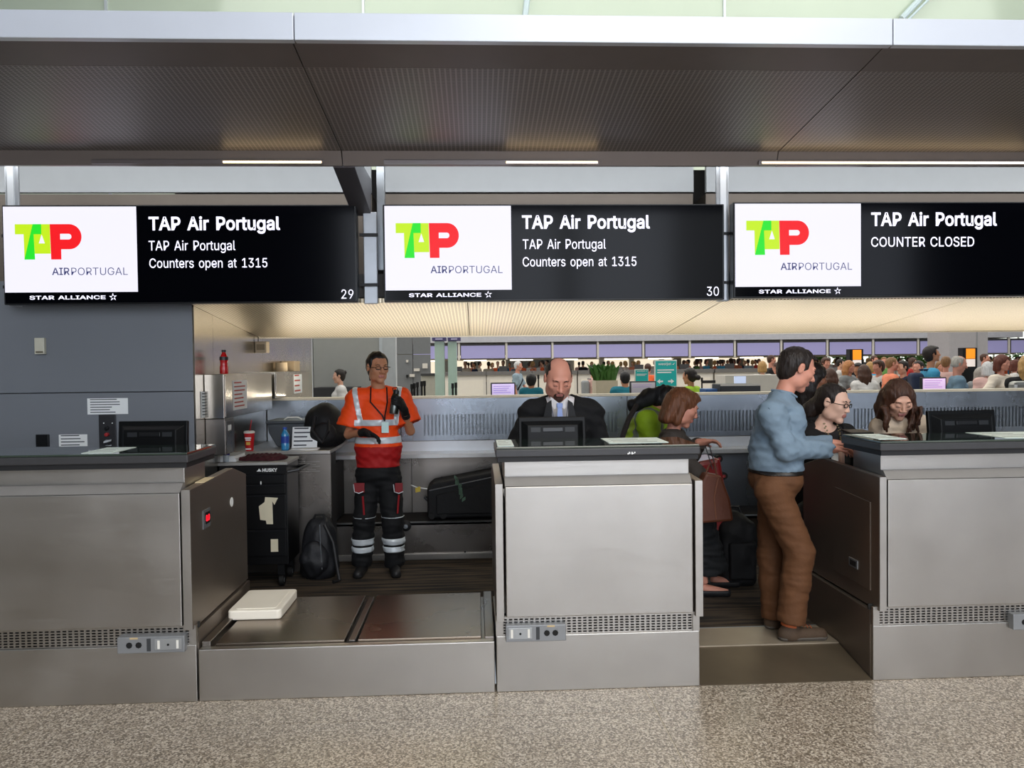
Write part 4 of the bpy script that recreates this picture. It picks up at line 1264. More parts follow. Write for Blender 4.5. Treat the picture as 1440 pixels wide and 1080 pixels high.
def counter(label, x0, x1, wl_, wr_, base, slab, neck, slab_end=(0, 0)):
    """x0,x1: body front; wl_/wr_: (inner x, outer x) of wing panels or None; base: x range of plinth; slab: x range; neck: x range"""
    t = empty('check_in_counter', ((x0 + x1) / 2, D0, 0)); tag(t, label, 'counter', 'stainless check-in counters')
    S = counter.steel
    mb = MB(); mb.box(x0 + .01, x1 - .01, D0 + .06, 4.70, .02, zP1 - .12); mb.build('carcass', ST_D, t)
    mb = MB(); mb.box(base[0], base[1], D0, 4.74, 0, zV0); mb.build('plinth', S, t, bevel=.004)
    mb = MB(); mb.box(base[0], base[1], D0, D0 + .02, zP0 - .012, zP0 - .002); mb.build('rail', S, t)
    for a, c in ((base[0], base[0] + .035), (base[1] - .035, base[1])):
        mb = MB(); mb.box(a, c, D0, D0 + .02, zV0, zP0 - .01); mb.build('vent_post', S, t)
    mb = MB(); mb.box(base[0], base[1], D0 + .05, D0 + .06, zV0, zP0); mb.build('vent_back', mat('vent_dark', '2c2b2a', .6), t)
    n = int((base[1] - base[0]) / .030)
    grille('vent_grille', base[0] + .035, base[1] - .035, D0 + .012, zV0 + .004, zP0 - .014, n, 6, S, t)
    mb = MB(); mb.box(x0, x1, D0 - .02, D0 + .06, zP0, zP1); mb.build('front_panel', S, t, bevel=.004)
    mb = MB(); mb.prx([(D0 - .012, zP1 + .0015), (D0 + .030, zN0), (D0 + .09, zN0), (D0 + .09, zP1 + .0015)], x0, x1); mb.build('ledge', mat('ledge_satin', '8d8a87', .5, .3), t)
    mb = MB(); mb.box(neck[0], neck[1], D0 + .055, D0 + .36, zN0 - .03, zT0); mb.build('neck', S, t, bevel=.003)
    sx0, sx1 = slab
    mb = MB(); mb.box(sx0, sx1, D0 - .04, 4.42, zT0 + .026, zT1 - .012); mb.build('worktop', DARK, t, bevel=.005, label='thick charcoal worktop edge')
    mb = MB(); mb.box(sx0 + .01, sx1 - .01, D0 - .03, 4.41, zT0, zT0 + .028); mb.build('worktop_trim', BLACK_S, t)
    mb = MB(); mb.box(sx0 + .004, sx1 - .004, D0 - .036, 4.416, zT1 - .011, zT1); mb.build('glass_top', GLASS_TOP, t, bevel=.002)
    mb = MB(); mb.box(x0 + .02, x1 - .02, 4.42, 4.74, 1.0, 1.03); mb.build('staff_desk', DARK, t)
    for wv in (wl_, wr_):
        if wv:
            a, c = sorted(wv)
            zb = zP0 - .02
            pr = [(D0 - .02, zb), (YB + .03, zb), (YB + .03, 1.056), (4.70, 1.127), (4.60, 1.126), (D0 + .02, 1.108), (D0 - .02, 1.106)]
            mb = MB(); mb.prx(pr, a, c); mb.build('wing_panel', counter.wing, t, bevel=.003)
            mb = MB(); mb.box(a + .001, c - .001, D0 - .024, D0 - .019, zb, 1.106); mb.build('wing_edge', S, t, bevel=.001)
    return t


counter.steel = ST; counter.wing = ST_WING
P = lambda px, py, Y=D0: at(px, py, Y).x
# left counter
cl = counter('left stainless counter with charcoal top, in front of the grey wall', -4.3, P(256, 780), None, (P(258.5, 780), P(271, 780)), (-4.4, P(277, 950)), (-4.4, P(264, 650, 3.98)), (-4.3, P(259, 672, D0 + .05)))
outlet_box(P(169, 905), P(263, 905), at(216, 915, D0).z, at(216, 892, D0).z, cl)
# centre counter
cc = counter('middle stainless counter with charcoal top, below the sign numbered 30', P(711, 780), P(973, 780), (P(697, 780), P(708, 780)), (P(976, 780), P(987, 780)),
             (P(698, 920), P(984, 920)), (P(697, 640, 3.98), P(985, 640, 3.98)), (P(709, 660, D0 + .05), P(969, 660, D0 + .05)))
outlet_box(P(711, 888), P(795, 888), at(750, 899, D0).z, at(750, 876, D0).z, cc, flip=True)
# right counter
cr = counter('right stainless counter with charcoal top, beside the man in the blue shirt', P(1246, 780), 4.6, (P(1234, 780), P(1244, 780)), None,
             (P(1228, 920), 4.7), (P(1238, 632, 3.98), 4.7), (P(1239, 655, D0 + .05), 4.6))
outlet_box(P(1419, 872), P(1419, 872) + .34, at(1430, 883, D0).z, at(1430, 861, D0).z, cr)
# raised base behind the wings
mb = MB(); mb.box(P(258.5, 780), P(277, 950) + .002, D0 + .03, YB + .03, .001, zP0 - .03); mb.build('side_plinth', ST_WING, cl)
mb = MB(); mb.box(P(1228, 920) - .002, P(1244, 780), D0 + .03, YB + .03, .001, zP0 - .03); mb.build('side_plinth', ST_WING, cr)
# details on the left wing: red display, round sticker, tan strip
xwg = P(271, 780) + .001
a = at(291, 729, 4.22)
mb = MB(); mb.box(xwg, xwg + .004, 4.17, 4.28, a.z - .05, a.z + .05); d_ = mb.build('scale_display', GREY_MET, cl)
mb = MB(); mb.box(xwg + .004, xwg + .006, 4.20, 4.27, a.z - .028, a.z + .035); d2 = mb.build('display_window', BLACK, d_)
text('0.0', None, None, 0, mat('led_red', 'ff2030', .5, var=0, emit=3, emit_col='ff1828'), d_, name='digits', bb=((xwg + .007, 4.205, a.z - .015), (0, .055, 0), (0, 0, .035)), bold=.02)
a = at(323, 706, 4.66)
mb = MB(); mb.lathe((xwg, 4.66, a.z), [(.028, 0), (.028, .002)], 18, (1, 0, 0)); mb.build('sticker', PAPER, cl)
mb = MB(); mb.prx([(4.20, 1.112), (4.36, 1.117), (4.36, 1.1215), (4.20, 1.1165)], P(258, 780), P(271, 780) + .002); mb.build('tape', mat('tape_cream', 'd9c7a0', .6), cl)
# access hatch on the right wing
xr = P(1234, 780) - .0015
pts = [(4.07, .46), (4.07, .96), (4.42, .97), (4.46, .93), (4.46, .46)]
pts = [(4.09, .47), (4.09, .955), (4.50, .975), (4.52, .95), (4.52, .47)]
mb = MB(); mb.prx(pts, xr - .003, xr + .002); hh = mb.build('hatch', ST_WING, cr, bevel=.001)
mb = MB(); mb.box(xr - .009, xr - .002, 4.22, 4.32, .55, .60); mb.build('latch', GREY_MET, hh, bevel=.002)
mb = MB(); mb.box(xr - .010, xr - .006, 4.235, 4.305, .56, .59); mb.build('recess', BLACK_S, hh)
# chip in the centre worktop edge
a = at(888, 638, 3.975)
mb = MB()
for q_ in range(6): mb.box(a.x - .02 + q_ * .007, a.x - .013 + q_ * .007, 3.9785, 3.981, a.z - .004 + (q_ % 3) * .003, a.z + .003 + (q_ % 2) * .006)
mb.build('chip', PAPER, cc)

# ------------------------------------------------------------------ baggage scale between left and centre counters
sc = empty('baggage_scale', (-.7, D0, 0)); tag(sc, 'low stainless baggage scale with two plates left of the middle counter', 'scale')
sx0, sx1 = P(278.5, 950) + .004, P(697, 950) - .004
zs = at(490, 908, D0).z
mb = MB(); mb.box(sx0, sx1, D0 + .005, 4.88, 0, zs - .02); mb.build('base', ST_D, sc)
mb = MB(); mb.box(sx0, sx1, D0, D0 + .05, 0, zs); mb.build('front_apron', ST, sc, bevel=.004)
mb = MB(); mb.box(sx0, sx0 + .045, D0 + .05, 4.90, zs - .03, zs + .025); mb.build('side_curb', ST_D, sc, bevel=.003)
mb = MB(); mb.box(sx1 - .05, sx1, D0 + .05, 4.90, zs - .03, zs + .01); mb.build('side_curb', ST_D, sc, bevel=.003)
xa1, xa2 = at(303, 907, 4.07).x, at(484, 904, 4.07).x
xb1, xb2 = at(503, 903, 4.07).x, at(677, 900, 4.07).x
for a, c in ((xa1, xa2), (xb1, xb2)):
    mb = MB(); mb.box(a, c, 4.075, 4.87, zs - .01, zs + .012); mb.build('plate', ST_PLATE, sc, bevel=.003)
mb = MB(); mb.box(xa2 + .022, xb1 - .016, 4.085, 4.86, zs - .012, zs + .006); mb.build('divider', ST_D, sc, bevel=.002)
mb = MB(); mb.box(xa2 + .002, xa2 + .018, 4.085, 4.86, zs - .018, zs - .012); mb.build('gap', BLACK_S, sc)

# white foam tray lying on it
tr_ = empty('tray', (at(362, 850, 4.55).x, 4.55, zs + .012)); tag(tr_, 'white plastic tray lying upside down on the left scale plate', 'tray')
z0 = zs + .013
a = onz(318, 872, z0 + .01); b_ = onz(396, 867, z0 + .01); c = onz(350, 828, z0 + .055)
xl, xr_, y0, y1 = a.x, b_.x - .0, a.y + .02, a.y + .44
mb = MB()
def rr(x0, x1, y0, y1, r, n=4):
    out = []
    for cx, cy, s in ((x1 - r, y0 + r, -90), (x1 - r, y1 - r, 0), (x0 + r, y1 - r, 90), (x0 + r, y0 + r, 180)):
        for i in range(n + 1):
            an = math.radians(s + 90 * i / n); out.append((cx + r * math.cos(an), cy + r * math.sin(an)))
    return out
mb.prz(rr(xl, xr_, y0, y1, .025), z0, z0 + .055); mb.build('shell', mat('tray_white', 'f1ebdd', .35, var=.02), tr_, bevel=.008)
mb = MB(); mb.prz(rr(xl + .035, xr_ - .035, y0 + .03, y1 - .03, .02), z0 + .054, z0 + .059); mb.build('raised_base', mat('tray_white', 'f1ebdd', .35), tr_, bevel=.003)

# ------------------------------------------------------------------ ramp between centre and right counters
rx0, rx1 = P(985, 950) + .002, P(1228, 950) - .006
rt = empty('floor_ramp', (rx0, D0, 0)); rt['kind'] = 'structure'
mb = MB(); mb.prx([(D0, -.005), (D0, .004), (4.40, FZ - .004), (4.40, -.005)], rx0, rx1); mb.build('ramp_plate', mat('ramp_metal', '6a5f4f', .42, .55, var=.2, scale=3), rt)
mb = MB(); mb.box(rx0, rx1, 4.402, 4.70, -.005, FZ + .003); mb.build('threshold_plate', ST_THR, rt)
mb = MB(); mb.box(-1.45, rx0, 4.88, 4.705, 0, FZ - .002) if False else mb.box(rx0, rx1, 4.70, 4.712, 0, FZ + .004); mb.build('edge_strip', GREY_MET, rt)
# ------------------------------------------------------------------ back partition with its belt
YP = 7.2
ST_P = steel('partition_steel', '8f969e', 0.28)
pt = empty('baggage_partition', (2, YP, FZ)); tag(pt, 'long low stainless partition with slotted grilles and a lit cap behind the agents', 'partition')
Z = lambda y, Y=YP, x=690: at(x, y, Y).z
xp = [xw + .014, at(580, 580, YP).x, at(882, 580, YP).x, at(1186, 580, YP).x, at(1186, 580, YP).x + 2.03, 7.4]
zc = Z(556)
CAP = mat('cap_strip', 'efe2c8', .35, .0)
mb = MB(); mb.box(xp[0], xp[-1], YP - .015, YP + .13, zc - .022, zc); mb.build('cap', CAP, pt)
for i in range(5):
    a, c = xp[i] + .004, xp[i + 1] - .004
    g0, g1 = a + (.09 if i else .28), c - .09
    zg1, zg0 = Z(582), Z(611)
    mb = MB(); mb.box(a, c, YP, YP + .03, zg1, zc - .024); mb.box(a, c, YP, YP + .03, Z(618), zg0); mb.box(a, g0, YP, YP + .03, zg0, zg1); mb.box(g1, c, YP, YP + .03, zg0, zg1)
    mb.build('panel', ST_P, pt)
    mb = MB(); mb.box(g0, g1, YP + .028, YP + .032, zg0, zg1); mb.build('grille_back', mat('grille_back', 'a2a8ae', .45, .3), pt)
    grille('grille', g0, g1, YP + .004, zg0, zg1, int((g1 - g0) / .034), 12, ST_P, pt, bw=.5, bh=.22, depth=.01)
mb = MB(); mb.box(xp[0], xp[-1], YP + .035, YP + .11, FZ, zc - .03); mb.build('core', ST_D, pt)
mb = MB(); mb.box(xp[0], xp[-1], YP - .004, YP + .004, Z(636), Z(619)); mb.build('backsplash', WHITE_MET, pt)
mb = MB(); mb.box(at(467, 640, 6.95).x, xp[-1], 6.95, YP, Z(643, 6.95), Z(637, 6.95)); mb.build('ledge', mat('ledge_white', 'd6d8d8', .25, .3), pt, bevel=.003)
bl = empty('baggage_belt', (2, 6.6, FZ)); tag(bl, 'long baggage belt with black rubber top and stainless skirt along the partition', 'conveyor')
zb = at(600, 735, 6.60).z
xb0 = at(469, 760, 6.6).x
bb_ = [xb0, at(690, 760, 6.6).x + .06, at(990, 760, 6.6).x + .3, 4.3, 7.4]
for i in range(4):
    a, c = bb_[i] + .002, bb_[i + 1] - .002
    mb = MB(); mb.box(a, c, 6.60, 6.63, at(600, 777, 6.6).z, zb); mb.build('skirt_panel', ST_D, bl, bevel=.002)
    mb = MB(); mb.box(a, c, 6.59, 6.62, FZ, at(600, 778.5, 6.6).z); k_ = mb.build('kick_panel', ST, bl, bevel=.002)
    for u in (.2, .8):
        mb = MB(); mb.lathe((a + (c - a) * u, 6.588, FZ + .06), [(.009, 0), (.009, .004)], 8, (0, 1, 0)); mb.build('bolt', BLACK_S, k_)
mb = MB(); mb.box(xb0, 7.4, 6.62, 6.64, FZ, zb - .005); mb.box(xb0, 7.4, 6.64, 7.16, FZ, zb - .03); mb.build('frame', ST_D, bl)
mb = MB(); mb.box(xb0, 7.4, 6.66, 7.16, zb - .03, zb - .012); mb.build('belt', mat('belt_rubber', '1c1a18', .7, bump=.2), bl)
mb = MB(); mb.box(xb0, 7.4, 6.60, 6.66, zb - .02, zb); mb.build('edge_rail', GREY_MET, bl)
zs1 = Z(643, 6.95) - .005
xl_ = [xb0, at(579, 660, 7.15).x, at(880, 660, 7.15).x, at(1185, 660, 7.15).x, 7.4]
for i in range(4):
    mb = MB(); mb.box(xl_[i] + .003, xl_[i + 1] - .003, 7.14, 7.17, zb - .01, zs1); mb.build('back_panel', ST_D if i < 2 else ST_P, bl)
mb = MB(); mb.box(xb0 - .01, xb0 + .0, 6.62, 7.16, zb, zs1); mb.build('end_panel', BLACK_S, bl)
# small rocker device on the belt edge beside the worker's leg
a = at(571, 739, 6.58)
t = empty('emergency_stop', (a.x, 6.56, a.z)); tag(t, 'small round black stop button on the belt edge right of the orange-shirted worker', 'button')
mb = MB(); mb.lathe((a.x, 6.585, a.z), [(.045, 0), (.045, -.03), (.03, -.045), (.001, -.05)], 16, (0, 1, 0)); mb.build('housing', BLACK_S, t)
mb = MB(); mb.lathe((a.x, 6.538, a.z), [(.02, 0), (.018, -.012), (.001, -.014)], 12, (0, 1, 0)); mb.build('knob', GREY_MET, t)

# suitcase lying on the belt
def pxbox(x0, y0, x1, y1, Y, d):
    a = at((x0), (y0 + y1) / 2, Y); b_ = at(x1, (y0 + y1) / 2, Y); xm = (x0 + x1) / 2
    return a.x, b_.x, Y, Y + d, at(xm, y1, Y).z, at(xm, y0, Y).z
BLK_F = cloth('black_nylon', '0c0c0e', .2, .7)
x0 = at(601, 700, 6.75).x; x1 = at(705, 700, 6.75).x
zt0, zt1 = at(601, 681, 6.75).z, at(705, 661, 6.75).z
sk = empty('suitcase', (x0, 6.8, zb)); tag(sk, 'black soft suitcase lying on the belt left of the middle counter', 'suitcase')
mb = MB(); mb.pry([(x0, zb + .01), (x1, zb + .01), (x1, zt1), (x0 + .05, zt0 + .01), (x0, zt0 - .03)], 6.72, 7.05); mb.build('shell', BLK_F, sk, bevel=.02)
mb = MB(); mb.tube([(x0 + .02, 6.712, zt0 - .05), (x1 - .02, 6.712, zt1 - .045)], .005, 6); mb.build('zip', GREY_MET, sk)
mb = MB(); mb.pry([(x0 + .08, zb + .05), (x1 - .04, zb + .05), (x1 - .04, zt1 - .09), (x0 + .08, zt0 - .09)], 6.695, 6.722); mb.build('pocket', BLK_F, sk, bevel=.008)
for u in (.04, .14):
    mb = MB(); mb.lathe((x0 + u, 6.70, zb + .035), [(.028, 0), (.028, .02)], 14, (0, 1, 0)); mb.build('wheel', RUBBER, sk)
mb = MB(); mb.tube([(x0 - .002, 6.82, zt0 - .16), (x0 - .03, 6.82, zt0 - .13), (x0 - .03, 6.92, zt0 - .13), (x0 - .002, 6.92, zt0 - .16)], .008, 8); mb.build('handle', BLACK, sk)
mb = MB(); a = at(587, 690, 6.7); mb.obox((a.x, 6.76, a.z), (1, 0, .2), (0, 1, 0), (0, 0, 1), .022, .004, .022); mb.build('luggage_tag', mat('tag_yellow', 'c9b13c', .5), sk, label='yellow luggage tag')
mb = MB(); b2 = at(578, 682, 6.7); mb.tube([b2, (a.x - .01, 6.76, a.z + .02), (x0 + .01, 6.78, a.z + .0)], .005, 6); mb.build('tag_strap', PAPER, sk)
mb = MB(); rsx = random.Random(4)
for i in range(9):
    u = i / 8; c_ = at(642 + u * 9, 672 + u * 30, 6.69)
    mb.obox((c_.x + rsx.uniform(-.01, .01), 6.688, c_.z), (1, 0, rsx.uniform(-1, 1)), (0, 1, 0), (0, 0, 1), .018, .003, .014)
mb.build('ribbon', mat('ribbon_green', '4f6b58', .7, var=.2), sk, label='faded green ribbon')

# ------------------------------------------------------------------ side desk in the left corner
YK0 = 6.30
zd = at(400, 634, YK0).z
dk = empty('side_desk', (-1.5, 6.0, FZ)); tag(dk, 'stainless side desk in the left corner against the steel wall', 'desk')
dx0, dx1 = xw + .014, at(465, 640, YK0).x
mb = MB(); mb.box(dx0, dx1, YK0 - .02, YP - .005, zd - .03, zd); mb.build('top', ST, dk, bevel=.004)
mb = MB(); mb.box(dx0, dx1 - .002, YK0, YK0 + .03, FZ, zd - .03); mb.build('front_panel', ST_D, dk)
mb = MB(); mb.box(dx0, dx0 + .02, YK0 + .03, YP - .01, FZ, zd - .03); mb.box(dx1 - .03, dx1 - .005, YK0 + .03, 6.55, FZ, zd - .03); mb.build('side_panel', BLACK_S, dk)
mb = MB()
for i in range(7): mb.box(dx1 - .33 + (i % 2) * .03, dx1 - .09 - (i % 3) * .03, YK0 - .0015, YK0, zd - .17 + i * .013, zd - .168 + i * .013)
mb.build('scratches', mat('scratch', 'cfcbc4', .3, .8), dk, kind='stuff')

# cabinets fixed to the steel wall
xc0, xc1 = xw + .014, at(315, 560, 5.57).x
def cabinet(y0, y1, zt, z0, label, front=None):
    t = empty('wall_cabinet', (xc0, y0, z0)); tag(t, label, 'cabinet', 'steel cabinets on the left side wall')
    mb = MB(); mb.box(xc0, xc1, y0, y1, z0, zt); mb.build('case', ST_W, t, bevel=.004)
    mb = MB(); mb.box(xc1, xc1 + .006, y0 + .012, y1 - .012, z0 + .012, zt - .012); mb.build('door', ST_W, t, bevel=.002)
    return t
z1c, z0c = at(315, 526, 5.57).z, at(315, 589, 5.57).z
c1 = cabinet(5.57, 6.85, z1c, z0c, 'nearer stainless wall cabinet with a notice, topped by red bottles')
z2c, z20 = at(385, 523, 7.0).z, at(400, 559, 7.2).z
c2 = cabinet(6.98, 8.35, z2c, z20 + .0, 'farther stainless wall cabinet with paper rolls on top, above the partition end')


def sheet(name_, label, o_, wv, hv, cat='notice', head=None, lines=6, m_=PAPER, group=None, seed=1, blocks=True):
    """paper sheet on a plane: origin, width and height vectors; printed rows as thin strips"""
    o_, wv, hv = Vector(o_), Vector(wv), Vector(hv); n = wv.cross(hv).normalized()
    t = empty(name_, o_); tag(t, label, cat, group)
    mb = MB(); a = o_; mb.add([a, a + wv, a + wv + hv, a + hv, a + n * .0015, a + wv + n * .0015, a + wv + hv + n * .0015, a + hv + n * .0015],
                              [(0, 1, 2, 3), (4, 5, 6, 7), (0, 1, 5, 4), (1, 2, 6, 5), (2, 3, 7, 6), (3, 0, 4, 7)]); mb.build('page', m_, t)
    if lines:
        mb = MB(); rs_ = random.Random(seed)
        for i in range(lines):
            v = .90 - .80 * i / max(lines - 1, 1); u1 = rs_.uniform(.55, .93)
            q_ = a + n * .0018 + hv * v + wv * .07
            e = wv * (u1 - .07); hh_ = hv * (.32 / lines)
            mb.add([q_, q_ + e, q_ + e + hh_, q_ + hh_], [(0, 1, 2, 3)])
        mb.build('print_lines', INK if head != 'red' else INK_RED, t, kind='stuff')
    return t


xf = xc1 + .008
sheet('notice', 'white notice taped on the door of the nearer wall cabinet', (xf, 5.75, z0c + .05), (0, .34, 0), (0, 0, .22), head='red', lines=7)
sheet('notice', 'small white notice on the door of the farther wall cabinet', (xf, 7.65, z20 + .02), (0, .35, 0), (0, 0, .19), head='red', lines=4, seed=3)
a = at(280, 587, 5.56); sheet('notice', 'white notice on the steel return wall right of the left monitor', (xw + .0145, 5.50, a.z), (0, .26, -.01), (0, 0, .185), lines=8, seed=5)
lc = empty('low_cabinet', (xc0, 5.6, 1.11)); tag(lc, 'small dark steel cabinet hung under the nearer wall cabinet', 'cabinet')
mb = MB(); mb.box(xc0, xc1 - .0, 5.58, 5.78, 1.11, z0c - .001); mb.build('case', ST_D, lc, bevel=.003)
mb = MB(); mb.box(xc1, xc1 + .006, 5.59, 5.77, 1.12, z0c - .02); mb.build('door', ST_D, lc)
mb = MB(); mb.box(xc1 + .006, xc1 + .007, 5.63, 5.70, z0c - .09, z0c - .05); mb.build('sticker', PAPER, lc)
a = at(372, 488, 7.0)
t = empty('wall_speaker', (xw + .014, 6.93, a.z)); tag(t, 'small beige box fixed high on the steel side wall under the soffit', 'sensor')
mb = MB(); mb.box(xw + .014, xw + .115, 6.85, 6.95, a.z - .055, a.z + .045); mb.build('housing', mat('beige_plastic', 'b5a58c', .5), t, bevel=.006)
mb = MB(); mb.box(xw + .03, xw + .10, 6.842, 6.85, a.z - .03, a.z + .02); mb.build('grille', mat('beige_dark', '85765f', .5), t)
mb = MB(); mb.tube([(xw + .03, 6.9, a.z + .045), (xw + .03, 6.9, a.z + .09)], .004, 6); mb.build('cable', BLACK_S, t)


def bottle(label, x, y, z, h, r, liquid, cap, lab=None, group=None, clear=False):
    t = empty('bottle', (x, y, z)); tag(t, label, 'bottle', group)
    mb = MB(); mb.lathe((x, y, z), [(r * .9, 0), (r, h * .04), (r, h * .30), (r * .86, h * .36), (r * .86, h * .5), (r, h * .56), (r, h * .66), (r * .55, h * .84), (r * .42, h * .88), (r * .42, h * .93)], 20); mb.build('body', liquid, t)
    mb = MB(); mb.lathe((x, y, z), [(r * .5, h * .91), (r * .5, h)], 16); mb.build('cap', cap, t)
    if lab:
        mb = MB(); mb.lathe((x, y, z), [(r * 1.02, h * .30), (r * 1.02, h * .60)], 20); mb.build('label', lab, t)
    return t


REDL = mat('drink_red', 'b40e14', .12, var=.05, coat=.6)
a = at(305.5, 525, 5.42); bottle('red drink bottle with dark cap standing on the nearer wall cabinet', xc1 - .05, 5.74, z1c + .001, .175, .031, REDL, BLACK_S, None)
mb = MB(); mb.lathe((xc1 - .05, 5.74, z1c + .001), [(.0318, .10), (.0318, .125)], 18); mb.build('neck_label', mat('label_dark', '1d1b1e', .4), bpy.data.objects[[o for o in bpy.data.objects.keys() if o.startswith('bottle')][-1]])
a = at(402, 632, 6.4); bottle('blue water bottle with pink mark on the side desk', a.x, 6.38, zd + .001, .185, .033, mat('water_blue', '2f86b8', .1, var=.1, coat=.8), mat('cap_blue', '2c4fb0', .4), mat('label_blue', '27479c', .4))
# grey pump bottle
a = at(422, 612, 6.7)
# cup
a = at(352, 632, 6.38); CY = 6.36; c_ = empty('cup', (a.x, CY, zd)); tag(c_, 'red and white paper drinks cup with red straw on the side desk', 'cup')
mb = MB(); mb.lathe((a.x, CY, zd + .001), [(.030, 0), (.032, .01), (.041, .145)], 24); mb.build('body', mat('cup_red', 'c11a1f', .4, var=.05), c_)
mb = MB(); mb.lathe((a.x, CY, zd + .144), [(.044, 0), (.044, .012), (.036, .018), (.001, .019)], 24); mb.build('lid', WHITE, c_)
mb = MB(); mb.tube([(a.x + .004, CY, zd + .16), (a.x + .02, CY, zd + .25)], .004, 8); mb.build('straw', mat('straw_red', 'b3161b', .4), c_)
for k, (z_, h_, w_) in enumerate(((.10, .012, .024), (.085, .010, .02), (.050, .024, .016), (.012, .01, .022))):
    mb = MB(); mb.box(a.x - w_, a.x + w_, CY - .0395 + (0.0 if k < 2 else .003), CY - .034, zd + z_, zd + z_ + h_); mb.build('print', PAPER if k != 2 else mat('print_yellow', 'd3b04a', .5), c_)
# calendar sheets
a = at(411, 632, 6.5); b_ = at(446, 605, 6.5)
t = sheet('desk_calendar', 'white printed sheets standing on the side desk beside the blue bottle', (a.x, 6.48, zd + .002), (b_.x - a.x, .0, 0), (0, .05, b_.z - a.z + .015), cat='paper', lines=5, seed=8)
t = empty('paper_stack', (a.x + .08, 6.38, zd)); tag(t, 'loose white papers lying in front of the standing sheets on the side desk', 'paper')
for i in range(3):
    mb = MB(); mb.obox((a.x + .13, 6.39, zd + .002 + i * .002), (1, .1 * i, 0), (-.1 * i, 1, 0), (0, 0, 1), .11, .075, .001); mb.build('page', PAPER, t)
# grey bin lying behind, and black backpack on the desk
t = empty('storage_bin', (-1.7, 6.8, zd)); tag(t, 'grey plastic bin with handle at the back of the side desk', 'bin')
a = at(385, 615, 6.75); b_ = at(452, 600, 6.75)
GBIN = mat('bin_grey', '43484c', .45, var=.1)
mb = MB(); mb.pry([(a.x + .06, zd + .001), (b_.x - .02, zd + .001), (b_.x, zd + .20), (a.x - .02, zd + .20), (a.x - .01, zd + .12)], 6.62, 6.98); mb.build('body', GBIN, t, bevel=.01)
mb = MB(); mb.box(a.x - .03, b_.x + .01, 6.60, 7.0, zd + .20, zd + .225); mb.build('rim', GBIN, t, bevel=.006)
mb = MB(); mb.tube([(a.x + .1, 6.72, zd + .225), (a.x + .13, 6.72, zd + .245), (a.x + .22, 6.72, zd + .245), (a.x + .25, 6.72, zd + .225)], .006, 8); mb.build('handle', WHITE, t)


def blob(name, prims, mat_, parent, o, h=.006, wr_=.003, fr=30, cuts=(), seed=2):
    lo = np.min([p[1] for p, k in prims], 0) - .04; hi = np.max([p[2] for p, k in prims], 0) + .04
    F = Fld(lo, hi, h)
    for p, k in prims: F.add(p, k)
    F.wrinkle(wr_, fr, seed)
    for c_ in cuts: F.cut(c_)
    P_, Q_ = F.mesh(); return np_obj(name, P_, Q_, mat_, parent, o)


a = at(456, 598, 6.66); bx_, by_ = a.x, 6.66
t = empty('backpack', (bx_, by_, zd)); tag(t, 'black backpack lying on the side desk behind the worker', 'backpack')
o3 = (bx_, by_, zd)
blob('body', [(ell((bx_, by_, zd + .18), (.17, .15, .19)), 0), (ell((bx_ + .02, by_ - .03, zd + .10), (.18, .14, .11)), .05)], BLK_F, t, o3, cuts=[lambda X, Y, Z_: zd + .002 - Z_ + 0 * X + 0 * Y])
blob('pocket', [(ell((bx_ + .02, by_ - .14, zd + .12), (.11, .05, .09)), 0)], BLK_F, t, o3, cuts=[lambda X, Y, Z_: zd + .002 - Z_ + 0 * X + 0 * Y])
mb = MB(); mb.tube([(bx_ - .05, by_ - .13, zd + .26), (bx_ - .06, by_ - .19, zd + .15), (bx_ + .02, by_ - .2, zd + .05), (bx_ + .07, by_ - .19, zd + .14), (bx_ + .06, by_ - .12, zd + .24)], .014, 8); mb.build('strap', BLACK_S, t)
# floor backpack beside the cart
a = onz(449, 806, FZ); bx_, by_ = at(449, 760, 6.12).x, 6.12
t = empty('backpack', (bx_, by_, FZ)); tag(t, 'dark grey backpack standing on the carpet between the tool cart and the belt', 'backpack')
o3 = (bx_, by_, FZ)
NY2 = cloth('grey_nylon', '17181c', .25, .6, .4)
fcut = [lambda X, Y, Z_: FZ + .002 - Z_ + 0 * X + 0 * Y]
blob('body', [(ell((bx_, by_, FZ + .20), (.145, .12, .24)), 0), (ell((bx_ + .01, by_, FZ + .34), (.11, .09, .13)), .06), (ell((bx_, by_, FZ + .08), (.150, .12, .12)), .04)], NY2, t, o3, wr_=.006, fr=26, cuts=fcut)
blob('pocket', [(ell((bx_ - .02, by_ - .11, FZ + .17), (.11, .06, .14)), 0)], NY2, t, o3, wr_=.005, cuts=fcut)
mb = MB(); mb.tube([(bx_ - .05, by_ - .03, FZ + .44), (bx_ - .02, by_ - .03, FZ + .50), (bx_ + .04, by_ - .03, FZ + .50), (bx_ + .06, by_ - .03, FZ + .43)], .010, 8); mb.build('grab_handle', BLACK_S, t)
mb = MB(); mb.tube([(bx_ + .06, by_ - .08, FZ + .43), (bx_ + .13, by_ - .12, FZ + .30), (bx_ + .155, by_ - .12, FZ + .12), (bx_ + .18, by_ - .15, FZ + .012), (bx_ + .14, by_ - .2, FZ + .012)], .014, 8); mb.build('strap', BLACK_S, t)
mb = MB(); mb.tube([(bx_ + .03, by_ - .12, FZ + .44), (bx_ + .04, by_ - .155, FZ + .3), (bx_ + .05, by_ - .16, FZ + .1)], .004, 6); mb.build('zip', GREY_MET, t)

# ------------------------------------------------------------------ tool cart
cx0, cx1 = at(287, 700, 5.95).x, at(403, 700, 5.95).x
ctz = at(375, 654, 5.95).z
t = empty('tool_cart', ((cx0 + cx1) / 2, 5.95, FZ)); tag(t, 'black drawer tool cart on casters behind the left counter wing', 'cart')
TB = mat('cart_black', '08080a', .38, var=.1)
Yc = 5.95; Yd = 6.0 - .002
cyb = 5.975
